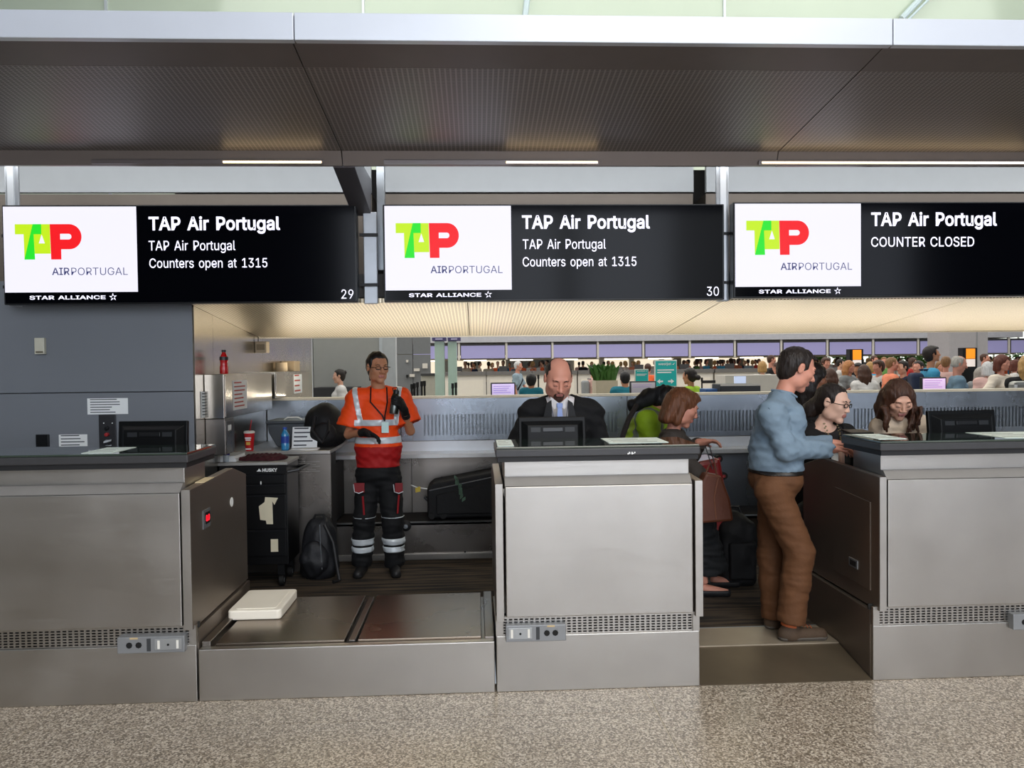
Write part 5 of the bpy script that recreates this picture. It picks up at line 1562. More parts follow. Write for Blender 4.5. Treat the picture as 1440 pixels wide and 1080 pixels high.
# the cart stands in front of the desk
Yc = 5.84; cyb = 6.22
cx0, cx1 = xw + .02, at(403.5, 700, Yc).x
ctz = at(375, 654, Yc).z; zb0 = at(375, 795, Yc).z
mb = MB(); mb.box(cx0, cx1, Yc + .015, cyb, zb0, ctz - .002); mb.build('case', TB, t, bevel=.004)
ys = [667, 681, 695.5, 745, 783]
zz = [at(375, y, Yc).z for y in ys]
for i in range(4):
    mb = MB(); mb.box(cx0 + .01, cx1 - .012, Yc, Yc + .02, zz[i + 1] + .004, zz[i] - .004); d_ = mb.build('drawer', TB, t, bevel=.003)
    mb = MB(); mb.box(cx0 + .012, cx1 - .014, Yc - .008, Yc + .004, zz[i] - .014, zz[i] - .006); mb.build('pull', mat('pull_grey', '2d2e32', .3, .6), d_)
mb = MB(); mb.box(cx0, cx1, Yc - .004, Yc + .015, zz[0], ctz); fr_ = mb.build('top_rail', TB, t)
mb = MB(); mb.box(cx0 - .01, cx1 + .01, Yc - .01, cyb, ctz, ctz + .022); mb.build('top_tray', mat('cart_top', '9c9a96', .5), t, bevel=.004)
tpx('HUSKY', 369, 658.5, 390, 663.5, Yc - .006, PAPER, t, bold=.03)
mb = MB(); a = at(365, 661, Yc)
mb.pry([(a.x - .022, a.z - .010), (a.x + .016, a.z - .010), (a.x + .004, a.z + .004), (a.x - .002, a.z + .012), (a.x - .010, a.z)], Yc - .0065, Yc - .005); mb.build('emblem', PAPER, t)
mb = MB(); a = at(367, 679, Yc); mb.box(a.x - .004, a.x + .004, Yc - .003, Yc, a.z - .012, a.z + .012); mb.build('key', PAPER, t)
for i in range(2):
    for y_ in (Yc + .06, cyb - .06):
        x_ = (cx0 + .07, cx1 - .06)[i]
        mb = MB(); mb.lathe((x_ - .016, y_, FZ + .045), [(.045, 0), (.045, .032)], 18, (1, 0, 0)); wq = mb.build('wheel', RUBBER, t)
        mb = MB(); mb.lathe((x_ - .018, y_, FZ + .045), [(.018, 0), (.018, .036)], 12, (1, 0, 0)); mb.build('hub', GREY_MET, wq)
        mb = MB(); mb.box(x_ - .026, x_ + .026, y_ - .03, y_ + .03, FZ + .092, zb0 + .002); mb.box(x_ - .026, x_ - .021, y_ - .015, y_ + .015, FZ + .04, FZ + .095); mb.box(x_ + .021, x_ + .026, y_ - .015, y_ + .015, FZ + .04, FZ + .095); mb.build('caster', BLACK, t)
mb = MB(); zh = at(415, 662, Yc + .1).z
mb.tube([(cx1, Yc + .03, zh), (cx1 + .075, Yc + .05, zh + .015), (cx1 + .10, cyb - .08, zh + .02), (cx1, cyb - .04, zh)], .011, 8); mb.build('handle', BLACK, t)
mb = MB(); mb.pry([(at(364, 712, Yc).x, at(364, 712, Yc).z), (at(372, 705, Yc).x, at(372, 706, Yc).z), (at(373, 699, Yc).x, at(373, 699, Yc).z), (at(391, 700, Yc).x, at(391, 700, Yc).z), (at(386, 710, Yc).x, at(386, 710, Yc).z), (at(383, 704, Yc).x, at(383, 705, Yc).z),
                   (at(384, 737, Yc).x, at(384, 737, Yc).z), (at(375, 737, Yc).x, at(375, 737, Yc).z), (at(374, 732, Yc).x, at(374, 732, Yc).z), (at(366, 731, Yc).x, at(366, 731, Yc).z)], Yc - .002, Yc - .0005)
mb.build('masking_paper', PAPER_CREAM, t)
mb = MB(); b0 = at(381, 776, Yc); b1 = at(391, 758, Yc); mb.box(b0.x, b1.x, Yc - .002, Yc - .0005, b0.z, b1.z); mb.build('masking_paper', PAPER_CREAM, t)
TCZ = ctz + .022
bottle('small clear bottle with purple label beside the left counter end', cx0 + .035, 5.90, TCZ + .001, .17, .024, mat('water_clear', 'b9c2c8', .08, coat=.8), PAPER, mat('label_purple', '2b2577', .4))
MAR = cloth('maroon', '3c1116', .3, .9, .5)
a = at(370, 648, 6.0)
t = empty('cloth', (a.x, 6.0, ctz + .022)); tag(t, 'crumpled dark maroon cloth on top of the tool cart', 'cloth')
blob('fabric', [(ell((a.x - .05, 6.02, ctz + .03), (.14, .12, .03)), 0), (ell((a.x + .06, 6.00, ctz + .03), (.12, .11, .035)), .03)], MAR, t, (a.x, 6.0, ctz + .022), wr_=.005, fr=60, cuts=[lambda X, Y, Z_: ctz + .023 - Z_ + 0 * X + 0 * Y])
for k in range(2):
    x_ = at(323, 648, 6.0).x; w_ = .072 if k else .082
    t = empty('booklet', (x_, 6.0, TCZ + .022 * k)); tag(t, ['thick white booklet on the tool cart, under another booklet', 'upper white booklet of the two on the tool cart'][k], 'booklet', 'booklets on the tool cart')
    mb = MB(); mb.box(x_ - w_, x_ + w_, 5.89, 6.15, TCZ + .001 + .022 * k, TCZ + .0225 + .022 * k); mb.build('pages', PAPER, t)
    mb = MB(); mb.box(x_ - w_ - .002, x_ + w_ + .002, 5.888, 6.152, TCZ + .0225 + .022 * k, TCZ + .0229 + .022 * k); mb.build('cover', mat('booklet_cover', 'b9bcc0', .5), t)

# paper rolls and carton on the farther cabinet
for k, (px, r, h, lb) in enumerate(((410, .055, .025, 'flat roll of cream tape at the bottom of the pile on the farther cabinet'), (413, .055, .06, 'thick cream paper roll on the farther wall cabinet'))):
    x_ = xc1 - .07; y_ = 7.5
    zz_ = z2c + .001 + (0 if k == 0 else .026)
    t = empty('paper_roll', (x_, y_, zz_)); tag(t, lb, 'roll')
    mb = MB(); mb.lathe((x_, y_, zz_), [(r, 0), (r, h)], 24); mb.build('roll', mat('roll_cream', 'b6a183', .7), t)
    mb = MB(); mb.lathe((x_, y_, zz_ + h), [(.015, 0), (.015, .001)], 14); mb.build('core', mat('roll_core', '5f4f3a', .8), t)
t = empty('carton', (xc1 - .07, 7.85, z2c)); tag(t, 'small cream carton at the end of the farther wall cabinet', 'carton')
mb = MB(); mb.box(xc1 - .13, xc1 - .01, 7.75, 8.0, z2c + .001, z2c + .10); mb.build('box', mat('carton_cream', 'b39c7c', .7), t, bevel=.003)
mb = MB(); mb.box(xc1 - .132, xc1 - .008, 7.748, 8.002, z2c + .085, z2c + .104); mb.build('lid', mat('carton_cream', 'b39c7c', .7), t)

# ------------------------------------------------------------------ on the grey wall
WF = WY - .001
def wallbox(name, label, x0, y0, x1, y1, m_, d=.02, cat='device', nm='housing'):
    q = pxbox(x0, y0, x1, y1, WF - d, d); t = empty(name, (q[0], q[2], q[4])); tag(t, label, cat)
    mb = MB(); mb.box(*q); mb.build(nm, m_, t, bevel=min(.004, d * .3)); return t, q
t, q = wallbox('wall_sensor', 'small cream sensor box high on the grey left wall', 48, 475, 62, 498, mat('cream_plastic', 'c9c6b4', .5), .03)
mb = MB(); mb.box(q[0] + .01, q[1] - .008, q[2] - .003, q[2], q[4] + .008, q[4] + .02); mb.build('lens', mat('lens_brown', '6d6757', .3), t)
t, q = wallbox('card_slot', 'small black wall box left of the small white notice', 50, 611, 68, 634, BLACK, .02)
mb = MB(); mb.box(q[0] + .02, q[1] - .02, q[2] - .002, q[2], q[4] + .01, q[4] + .02); mb.build('slot', GREY_MET, t)
def wsheet(label, x0, y0, x1, y1, lines, seed):
    q = pxbox(x0, y0, x1, y1, WF, 0); return sheet('notice', label, (q[0], WF, q[4]), (q[1] - q[0], 0, 0), (0, 0, q[5] - q[4]), lines=lines, seed=seed)
wsheet('small white notice low on the grey wall beside the black box', 83, 611, 123, 633, 5, 11)
wsheet('wide white instruction notice on the grey wall above the knob panel', 123, 560, 180, 582.5, 6, 12)
q = pxbox(150, 569, 180, 572, WF - .003, 0)
t, q = wallbox('control_panel', 'dark control panel with knobs on the grey wall below the wide notice', 139, 583, 163, 640, mat('panel_dark', '3b3b3e', .4, .5), .012, 'panel', 'plate')
for y_, m_, r_ in ((602, BLACK, .014), (611, mat('knob_red', '9a2a2c', .35), .014), (620.5, GREY_MET, .013), (628, GREY_MET, .012)):
    a = at(151, y_, WF - .012); mb = MB(); mb.lathe((a.x, WF - .012, a.z), [(r_, 0), (r_ * .9, -.018), (.001, -.02)], 16, (0, 1, 0)); mb.build('knob', m_, t)
    if m_ is GREY_MET:
        mb = MB(); mb.obox((a.x + .012, WF - .036, a.z + .002), (1, 0, .25), (0, 1, 0), (0, 0, 1), .026, .004, .006); mb.build('lever', WHITE_MET, t)
for x_ in (146, 158):
    a = at(x_, 595, WF - .012); mb = MB(); mb.lathe((a.x, WF - .012, a.z), [(.004, 0), (.004, -.003)], 8, (0, 1, 0)); mb.build('screw', PAPER, t)
tpx('PUSH', 147, 586, 157, 590, WF - .0135, PAPER, t) if False else None


# ------------------------------------------------------------------ monitors seen from behind
MONB = mat('monitor_black', '050607', .45, var=.12, spec=.22)
def monitor(label, cx, cz, Y, W, H_, yaw=0, tilt=0, wide=False):
    t = empty('monitor', (cx, Y, 1.03)); tag(t, label, 'monitor', 'agents\' computer monitors seen from behind')
    ya, ti = math.radians(yaw), math.radians(tilt)
    r = Vector((math.cos(ya), math.sin(ya), 0)); b = Vector((math.sin(ya), -math.cos(ya), 0))     # b: towards photographer
    u = Vector((0, 0, 1)) * math.cos(ti) + b * math.sin(ti) * -1; n = r.cross(u) * 1.0
    if n.dot(b) < 0: n = -n
    c = Vector((cx, Y, cz))
    mb = MB(); mb.obox(c, r, n, u, W / 2, .013, H_ / 2); mb.build('frame', MONB, t, bevel=.006)
    mb = MB(); a, h2 = W * .46, H_ * .44; a2, h3 = W * .37, H_ * .33
    off = u * (-H_ * .03)
    o1 = c + n * .012 + off; o2 = c + n * .050 + off
    v = [o1 + r * i * a + u * j * h2 for i, j in ((-1, -1), (1, -1), (1, 1), (-1, 1))] + [o2 + r * i * a2 + u * j * h3 for i, j in ((-1, -1), (1, -1), (1, 1), (-1, 1))]
    mb.add(v, [(0, 1, 2, 3), (4, 5, 6, 7), (0, 1, 5, 4), (1, 2, 6, 5), (2, 3, 7, 6), (3, 0, 4, 7)]); bk_ = mb.build('rear_housing', MONB, t, bevel=.004)
    mb = MB(); mb.obox(c + n * .051 + u * H_ * .20, r, n, u, W * .15, .003, H_ * .045); mb.build('grip', BLACK, bk_, bevel=.002)
    for s in (-1, 1):
        mb = MB(); mb.obox(c + n * .0505 + r * s * W * .25 + u * H_ * .20, r, n, u, W * .07, .0015, H_ * .05); mb.build('vent', mat('vent_grey', '1c1f22', .5), bk_)
    mb = MB(); mb.obox(c - n * .014, r, n, u, W / 2 - .015, .002, H_ / 2 - .015); mb.build('screen', mat('screen_on', '6a7a9a', .3, emit=.6), t)
    mb = MB(); mb.obox(Vector((cx, Y + .01, (cz + 1.03) / 2 - .02)), r, b, (0, 0, 1), .04, .02, (cz - 1.03) / 2 - .0); mb.build('stand', MONB, t)
    mb = MB(); mb.obox(Vector((cx, Y + .01, 1.04)), r, b, (0, 0, 1), .12, .09, .009); mb.build('base', MONB, t, bevel=.004)
    return t


def mon_px(label, x0, y0, x1, y1, Y, yaw=0, tilt=0):
    a = at(x0, (y0 + y1) / 2, Y); b_ = at(x1, (y0 + y1) / 2, Y); zt_ = at((x0 + x1) / 2, y0, Y).z; zb_ = at((x0 + x1) / 2, y1, Y).z
    return monitor(label, (a.x + b_.x) / 2, (zt_ + zb_) / 2, Y, (b_.x - a.x) / math.cos(math.radians(yaw)), zt_ - zb_, yaw, tilt)
mon_px('black monitor seen from behind on the left counter, in front of the grey wall', 166, 592, 266, 655, 4.66, -4, 4)
mon_px('black monitor seen from behind on the middle counter, in front of the bald man', 729, 586, 824, 650, 4.60, 0, 10)
mon_px('black monitor seen from behind on the right counter, beside the woman in cream', 1302, 577, 1402, 637, 4.66, 5, 6)
a = at(1180, 609, 4.66)
t = empty('card_printer', (a.x + .05, 4.66, 1.03)); tag(t, 'low black device at the left end of the right counter', 'printer')
mb = MB(); mb.box(a.x + .05, a.x + .15, 4.60, 4.70, 1.031, 1.29); mb.build('body', MONB, t, bevel=.01)
mb = MB(); mb.prx([(4.56, 1.284), (4.70, 1.294), (4.70, 1.304), (4.56, 1.294)], a.x + .03, a.x + .17); mb.build('lid', MONB, t, bevel=.003)

# sheets on the glass tops
def flat_sheet(label, x0, x1, y0, y1, parts=1, parent_z=zT1):
    t = empty('paper_sheet', ((x0 + x1) / 2, (y0 + y1) / 2, parent_z)); tag(t, label, 'paper')
    mb = MB(); mb.box(x0, x1, y0, y1, parent_z + .0006, parent_z + .0022); mb.build('page', mat('sheet_mint', 'e4f2ea', .35), t)
    mb = MB()
    for i in range(3): mb.box(x0 + (x1 - x0) * .1, x1 - (x1 - x0) * (.15 + .12 * i), y0 + (y1 - y0) * (.2 + .25 * i), y0 + (y1 - y0) * (.23 + .25 * i), parent_z + .0022, parent_z + .0026)
    mb.build('print_lines', INK, t, kind='stuff')
    return t
flat_sheet('white sheet on the glass of the left counter, before the control panel', at(125, 635, 4.1).x, at(168, 635, 4.1).x, 4.02, 4.30)
flat_sheet('narrow white sheet at the left edge of the middle counter top', at(699, 624, 4.1).x, at(722, 624, 4.1).x, 4.03, 4.38)
flat_sheet('long white sheet on the right half of the middle counter top', at(852, 622, 4.2).x, at(934, 622, 4.2).x, 4.10, 4.38)
flat_sheet('white sheet at the left corner of the right counter top', at(1238, 620, 4.1).x - .02, at(1238, 620, 4.1).x + .14, 4.08, 4.38)
flat_sheet('white sheet on the right counter top below the monitor, at the picture edge', at(1386, 618, 4.2).x, at(1386, 618, 4.2).x + .36, 4.04, 4.38)

# ------------------------------------------------------------------ bags in the gap
REDC = mat('red_shell', '8c1f22', .3, var=.08, coat=.4)
t0 = at(1002, 700, 5.75); 
t = empty('suitcase', (t0.x, 5.75, FZ)); tag(t, 'red suitcase with dark wheels leaning tipped up beside the woman with the brown handbag', 'suitcase')
p0 = Vector(at(975, 650, 5.9)); 
c1_, c2_ = Vector(at(1006, 640, 5.75)), Vector(at(1024, 740, 5.75))
ax = (c1_ - c2_).normalized(); sd = Vector((0, 1, 0)); nr_ = ax.cross(sd).normalized()
mid = (c1_ + c2_) / 2 + nr_ * (-.11 if nr_.x > 0 else .11)
mb = MB(); mb.obox(mid, ax, sd, nr_, (c1_ - c2_).length / 2, .16, .10); mb.build('shell', REDC, t, bevel=.03)
for (px, py) in ((1010, 645), (1017, 669)):
    a = at(px, py, 5.68); mb = MB(); mb.lathe(a, [(.028, -.02), (.028, .02)], 18, (0, 1, 0)); wq = mb.build('wheel', RUBBER, t)
    mb = MB(); mb.lathe(a, [(.012, -.024), (.012, .024)], 10, (0, 1, 0)); mb.build('hub', REDC, wq)
    mb = MB(); mb.tube([a, a + Vector((-.06, .01, -.02))], .012, 8); mb.build('axle', REDC, t)
mb = MB()
for d_ in (0, .05): mb.tube([at(990 + d_ * 120, 622, 5.45), at(1003 + d_ * 100, 662, 5.6), at(1020 + d_ * 80, 700, 5.7)], .004, 6)
mb.build('telescopic_handle', GREY_MET, t)
a = onz(1044, 832, FZ); bx_, by_ = a.x + .02, a.y + .22
t = empty('duffel_bag', (bx_, by_, FZ)); tag(t, 'black bag standing on the carpet left of the man in the blue shirt', 'bag')
o3 = (bx_, by_, FZ)
blob('body', [(rbox((bx_, by_, FZ + .24), (.14, .13, .25), None, .07), 0), (ell((bx_ - .02, by_, FZ + .40), (.13, .12, .15)), .05)], BLK_F, t, o3, h=.008, cuts=fcut)
blob('pocket', [(rbox((bx_ + .01, by_ - .13, FZ + .2), (.10, .03, .14), None, .02), 0)], BLK_F, t, o3, h=.007, cuts=fcut)
mb = MB(); mb.tube([(bx_ - .06, by_, FZ + .52), (bx_ - .03, by_, FZ + .58), (bx_ + .03, by_, FZ + .58), (bx_ + .06, by_, FZ + .50)], .009, 8); mb.build('handle', BLACK_S, t)
# ------------------------------------------------------------------ people near the counters
def W(px, py, Y):
    v = at(px, py, Y); return (v.x, v.y, v.z)


ORANGE = cloth('hi_vis_orange', 'ff4d0a', .05, .6)
REDH = cloth('red_hem', 'a50d0f', .08, .7)
REFL = mat('reflective_tape', 'd5dce0', .35, .2, var=.04)
NAVYBLK = cloth('work_black', '050609', .2, .8)
GLV = cloth('glove_black', '0a0a0b', .2, .7)


def ex_worker(c):
    hp = c['hp']; root = c['root']
    glasses(c, mat('glasses_black', '0a0a0a', .3), .0022)
    nk = c['J']['neck']; tf = c['tf']; tr = c['tr']
    mid = np.array(W(541, 592, 6.07))
    mb = MB()
    for s in (-1, 1):
        a = nk + tr * s * .062 + tf * .055 + V3(0, 0, .015); b_ = nk + tr * s * .066 + tf * .12 + V3(0, 0, -.10)
        mb.tube([a, b_, (a + mid) / 2 * .35 + mid * .65 + tf * .035, mid], .006, 6)
    mb.build('lanyard', mat('lanyard_dark', '1c0f12', .6), root)
    p = Vector(mid) + Vector((0.004, -.012, -.05))
    mb = MB(); mb.obox(p, (1, 0, 0), (0, 1, 0), (0, 0, 1), .028, .002, .042); mb.build('badge', mat('badge_mint', 'cfe8e4', .4), root)
    for hip, px in (('hipL', 505), ('hipR', 561)):
        for (y0, y1, m_) in ((679, 694, mat('pocket_red', '7a1119', .6)),):
            a = np.array(W(px, 686, 6.10)); mb = MB()
            mb.obox(a, (1, 0, 0), (0, 1, .12), (0, 0, 1), .042 if px == 505 else .03, .006, .038); mb.build('pocket_flap', m_, root, bevel=.003)
            mb = MB(); mb.tube([a + V3(-.042, -.01, .03), a + V3(-.035, -.012, -.03), a + V3(0, -.012, -.042), a + V3(.035, -.012, -.028)], .0035, 6); mb.build('piping', REFL, root)
    mb = MB(); mb.tube([W(510, 698, 6.11), W(512, 724, 6.10)], .008, 6); mb.build('red_stripe', mat('stripe_red', '8c1019', .6), root)
    mb = MB(); mb.tube([W(561, 696, 6.11), W(559, 722, 6.10)], .008, 6); mb.build('red_stripe', mat('stripe_red', '8c1019', .6), root)
    w_ = c['J']['wrR']; mb = MB(); e_ = c['J']['elR']; d = (e_ - w_) / np.linalg.norm(e_ - w_)
    mb.tube([w_ + d * .055, w_ + d * .085], .034, 14); mb.build('watch', BLACK_S, root)


Yw = 6.22
gw = Vector((at(532, 700, Yw).x, Yw, FZ))
zw = lambda y, Y=Yw: at(532, y, Y).z
J = dict(face=(.10, -1, 0), pelvis=W(532, 664, Yw), neck=W(533, 547, Yw), shL=W(503, 562, Yw), shR=W(563, 561, Yw + .02),
         elL=W(490, 611, Yw - .02), wrL=W(512, 608, Yw - .20), elR=W(577, 606, Yw - .02), wrR=W(568, 576, Yw - .18),
         hipL=W(519, 674, Yw), hipR=W(547, 674, Yw), knL=W(512, 731, Yw - .03), knR=W(552, 731, Yw - .03), anL=W(509, 789, Yw + .02), anR=W(555, 789, Yw + .02),
         toeL=(at(503, 800, 6.05).x, Yw - .16, FZ + .03), toeR=(at(557, 800, 6.05).x, Yw - .17, FZ + .03))
bandz = lambda a, b_: slabz(zw(b_, Yw - .1), zw(a, Yw - .1))
strapL = np.array(W(506, 575, Yw)); strapR = np.array(W(562, 575, Yw))
front = halfspace(J['neck'], (0, 1, 0))
knee = lambda a, b_: slabz(at(532, b_, Yw).z, at(532, a, Yw).z)
leftw = person('standing worker in orange and red hi-vis shirt and black gloves holding a steel flask', 'people behind the counters', gw, J,
               (W(531, 517, Yw - .05), 28, 6, 0), skin='tan', hair=('black', 'tied', [('h', (0, -.05, .03), (0, -.095, -.02), .06, .045), ('h', (0, -.095, -.03), (-.01, -.10, -.11), .035, .02)]), headscale=1.02,
               hands=(((1, -.25, -.30), (0, -.4, -1), -1, .45, 1.0, .2, 1.15), ((-.25, -.75, .60), (-.9, .35, 0), -1, .62)), gloves=GLV,
               top=dict(name='shirt', mat=ORANGE, sleeve='short', off=.022, soff=.016, neck=.060, hem=zw(655), wr=.004, wf=22, prims=[(ell(W(532, 630, Yw), (.185, .135, .19)), .05)],
                        bands=[('red_hem', .0015, slabz(zw(656), zw(628, Yw - .1)), REDH, 'dark red lower band of the shirt'),
                               ('reflective_band', .004, bandz(590, 599) + [lambda X, Y, Z: np.abs(X - J['pelvis'][0]) - .172 + 0 * Y + 0 * Z], REFL, None), ('reflective_band', .004, bandz(614.5, 624), REFL, None),
                               ('reflective_strap', .004, slabn(strapL, (1, 0, .20), .022) + [lambda X, Y, Z: zw(597, Yw - .1) - Z + 0 * X + 0 * Y], REFL, None),
                               ('reflective_strap', .004, slabn(strapR + V3(-.012, 0, 0), (1, 0, -.08), .022) + [lambda X, Y, Z: zw(597, Yw - .1) - Z + 0 * X + 0 * Y], REFL, None),
                               ]),
               bottom=dict(mat=NAVYBLK, off=.014, waist=.10, wr=.004,
                           bands=[('reflective_band', .004, knee(755, 764), REFL, None), ('reflective_band', .004, knee(767, 775), REFL, None), ('piping', .004, knee(724.5, 726), REFL, None)]),
               shoes=('boot', BLACK_S), extra=ex_worker, hc=.009)
# flask in the raised glove
_w = np.array(W(568, 576, Yw - .18)); _d = V3(-.25, -.75, .60); _d /= np.linalg.norm(_d); _n = V3(-.9, .35, 0); _n /= np.linalg.norm(_n)
fa = _w + _d * .088 + _n * .046
t = empty('flask', fa); tag(t, 'steel flask with black cap held in the worker\'s raised glove', 'flask')
axf = Vector((.12, .20, 1)).normalized(); fb = Vector(fa) - axf * .085
mb = MB(); mb.lathe(fb, [(.030, 0), (.034, .006), (.034, .13), (.026, .155), (.02, .16)], 20, axf); mb.build('body', steel('flask_steel', '6f7471', .25), t)
mb = MB(); mb.lathe(fb + axf * .155, [(.024, 0), (.024, .03), (.018, .036), (.001, .037)], 18, axf); mb.build('cap', BLACK, t)
mb = MB(); mb.tube([fb + axf * .17 + Vector((-.02, 0, 0)), fb + axf * .20 + Vector((-.03, 0, .005)), fb + axf * .21, fb + axf * .17 + Vector((.02, 0, 0))], .004, 6); mb.build('carry_loop', BLACK, t)

# --- bald man in the dark suit
SUIT = cloth('suit_black', '08080a', .25, .85)
SHIRT_W = cloth('shirt_white', 'd9d6d6', .05, .8)


def ex_suit(c):
    root = c['root']; J = c['J']; n = J['neck']; tf = c['tf']
    a = np.array(W(787, 570, 4.80)); b_ = np.array(W(788, 582, 4.795)); d = np.array(W(789, 640, 4.765))
    mb = MB(); mb.obox(a, (1, 0, 0), (0, 1, 0), (0, 0, 1), .019, .012, .015); kn = mb.build('tie_knot', mat('tie_blue', '8ea0cf', .6, bump=.2), root, bevel=.004)
    mb = MB(); mb.prism([(-.013, 0), (.013, 0), (.030, -.22), (0, -.26), (-.030, -.22)], lambda p: (a[0] + p[0], a[1] - .010 - p[1] * -.10, a[2] - .012 + p[1]), lambda p: (a[0] + p[0], a[1] - .002 - p[1] * -.10, a[2] - .012 + p[1]))
    mb.build('tie', mat('tie_blue', '8ea0cf', .6, bump=.2), root)
    for s in (-1, 1):
        mb = MB(); mb.prism([(0, 0), (s * .055, .045), (s * .062, .0), (s * .030, -.035)], lambda p: (a[0] + p[0], a[1] - .004 + abs(p[0]) * .35, a[2] + .010 + p[1]), lambda p: (a[0] + p[0], a[1] + .004 + abs(p[0]) * .35, a[2] + .010 + p[1]))
        mb.build('collar', SHIRT_W, root)
        mb = MB(); mb.tube([np.array([a[0] + s * .055, a[1] + .01, a[2] + .02]), np.array([a[0] + s * .040, a[1] - .012, a[2] - .08]), np.array([a[0] + s * .030, a[1] - .03, a[2] - .2])], .0028, 6)
        mb.build('lanyard', mat('lanyard_grey', '5c5f70', .6), root)
    LAP = mat('lapel_satin', '141416', .5, var=.1)
    for s in (-1, 1):
        o_ = np.array([a[0], a[1], a[2]])
        mb = MB(); mb.prism([(s * .052, .035), (s * .082, .015), (s * .105, -.085), (s * .085, -.095), (s * .098, -.115), (s * .012, -.34), (s * .004, -.335), (s * .050, -.08)],
                            lambda p: (o_[0] + p[0], o_[1] - .030 + p[1] * .12 + abs(p[0]) * .32, o_[2] + p[1]), lambda p: (o_[0] + p[0], o_[1] - .022 + p[1] * .12 + abs(p[0]) * .32, o_[2] + p[1]))
        mb.build('lapel', LAP, root)
    hp = c['hp']
    m_ = mat('stubble', '4a3026', .7, var=.3, scale=200)
    F = Fld(c['H'] - .16, c['H'] + .16, .004)
    for kind, pr, k in head_prims(c['H'], c['R'], 1.09, False, 1.12)[0]: (F.add if kind == 'a' else F.sub)(pr, k, *((.0014,) if kind == 'a' else ()))
    F.cut(lambda X, Y, Z: -ell(hp(0, .085, -.079), np.array([.034, .05, .036]) * 1.09, c['R'])[0](X, Y, Z) * -1)
    F.sub(ell(hp(0, .100, -.060), np.array([.022, .03, .0105]) * 1.09, c['R']), .002)
    P_, Q_ = F.mesh(); np_obj('beard', P_, Q_, m_, root, c['o'])


Ym = 4.98
gm = Vector((at(787, 600, Ym).x, Ym, FZ))
J = dict(face=(0, -1, 0), pelvis=W(787, 712, Ym + .05), neck=W(787, 558, Ym), shL=W(749, 581, Ym), shR=W(829, 581, Ym),
         elL=W(722, 634, Ym - .02), elR=W(849, 634, Ym - .02), wrL=W(752, 660, Ym - .24), wrR=W(822, 660, Ym - .24),
         hipL=W(768, 730, Ym + .05), hipR=W(806, 730, Ym + .05))
for q, s in (('L', -1), ('R', 1)):
    J['kn' + q] = (gm.x + s * .11, Ym + .04, FZ + .50); J['an' + q] = (gm.x + s * .12, Ym + .06, FZ + .09); J['toe' + q] = (gm.x + s * .15, Ym - .10, FZ + .03)
person('bald man in a black suit and pale blue tie looking down at a monitor', 'people behind the counters', gm, J,
       (W(785, 533, Ym - .08), 4, 26, 2), skin='rosy', hair=('dark', 'bald'), headscale=1.09, jaw=1.12, bulk=1.18,
       hands=(((.35, -.9, -.1), (0, -.1, -1), 1, .3), ((-.35, -.9, -.1), (0, -.1, -1), -1, .3)),
       top=[dict(name='shirt', mat=SHIRT_W, sleeve='long', off=.004, neck=.060, hem=FZ + .95, wr=.001),
            dict(name='jacket', mat=SUIT, sleeve='long', off=.020, neck=.075, vneck=(.36, .095), hem=FZ + .80, wr=.004, wf=20)],
       bottom=dict(mat=SUIT, off=.012), shoes='black', extra=ex_suit)

# --- man in the blue shirt, seen from the side
DENIM = cloth('shirt_blue', '75899a', .12, .8, .3)
CHINO = cloth('chino_brown', '5c3a20', .12, .8, .3)
BELT = mat('belt_black', '15110f', .4)
Yn = 4.58


def ex_blue(c):
    root = c['root']; J = c['J']
    # collar band
    n = J['neck']; mb = MB()
    pts = [n + V3(-.062, 0, .028), n + V3(-.03, -.058, .022), n + V3(.03, -.062, .008), n + V3(.078, -.03, -.015)]
    mb.tube(pts, [.008, .010, .010, .006], 8); mb.tube([p * np.array([1, -1, 1]) + V3(0, 2 * n[1], 0) for p in pts], [.008, .010, .010, .006], 8)
    mb.build('collar', DENIM, root)
    for q in 'LR':
        d = J['wr' + q] - J['el' + q]; d /= np.linalg.norm(d)
        mb = MB(); mb.tube([J['wr' + q] - d * .075, J['wr' + q] - d * .01], [.042, .039], 16); mb.build('cuff', DENIM, root)
    SEAM = mat('seam_blue', '566a7c', .8, var=.1)
    s_ = J['shR']; mb = MB(); mb.tube([s_ + V3(-.045, -.055, .045), s_ + V3(-.01, -.078, .0), s_ + V3(.02, -.07, -.06)], .0022, 5); mb.build('seam', SEAM, root)
    a = np.array(W(1113, 680, Yn - .13)); mb = MB(); mb.tube([a + V3(-.05, .0, .07), a + V3(0, -.012, .03), a + V3(.015, -.012, -.03), a + V3(.012, -.008, -.05)], .003, 5); mb.build('pocket_edge', mat('chino_seam', '3a2412', .9), root)


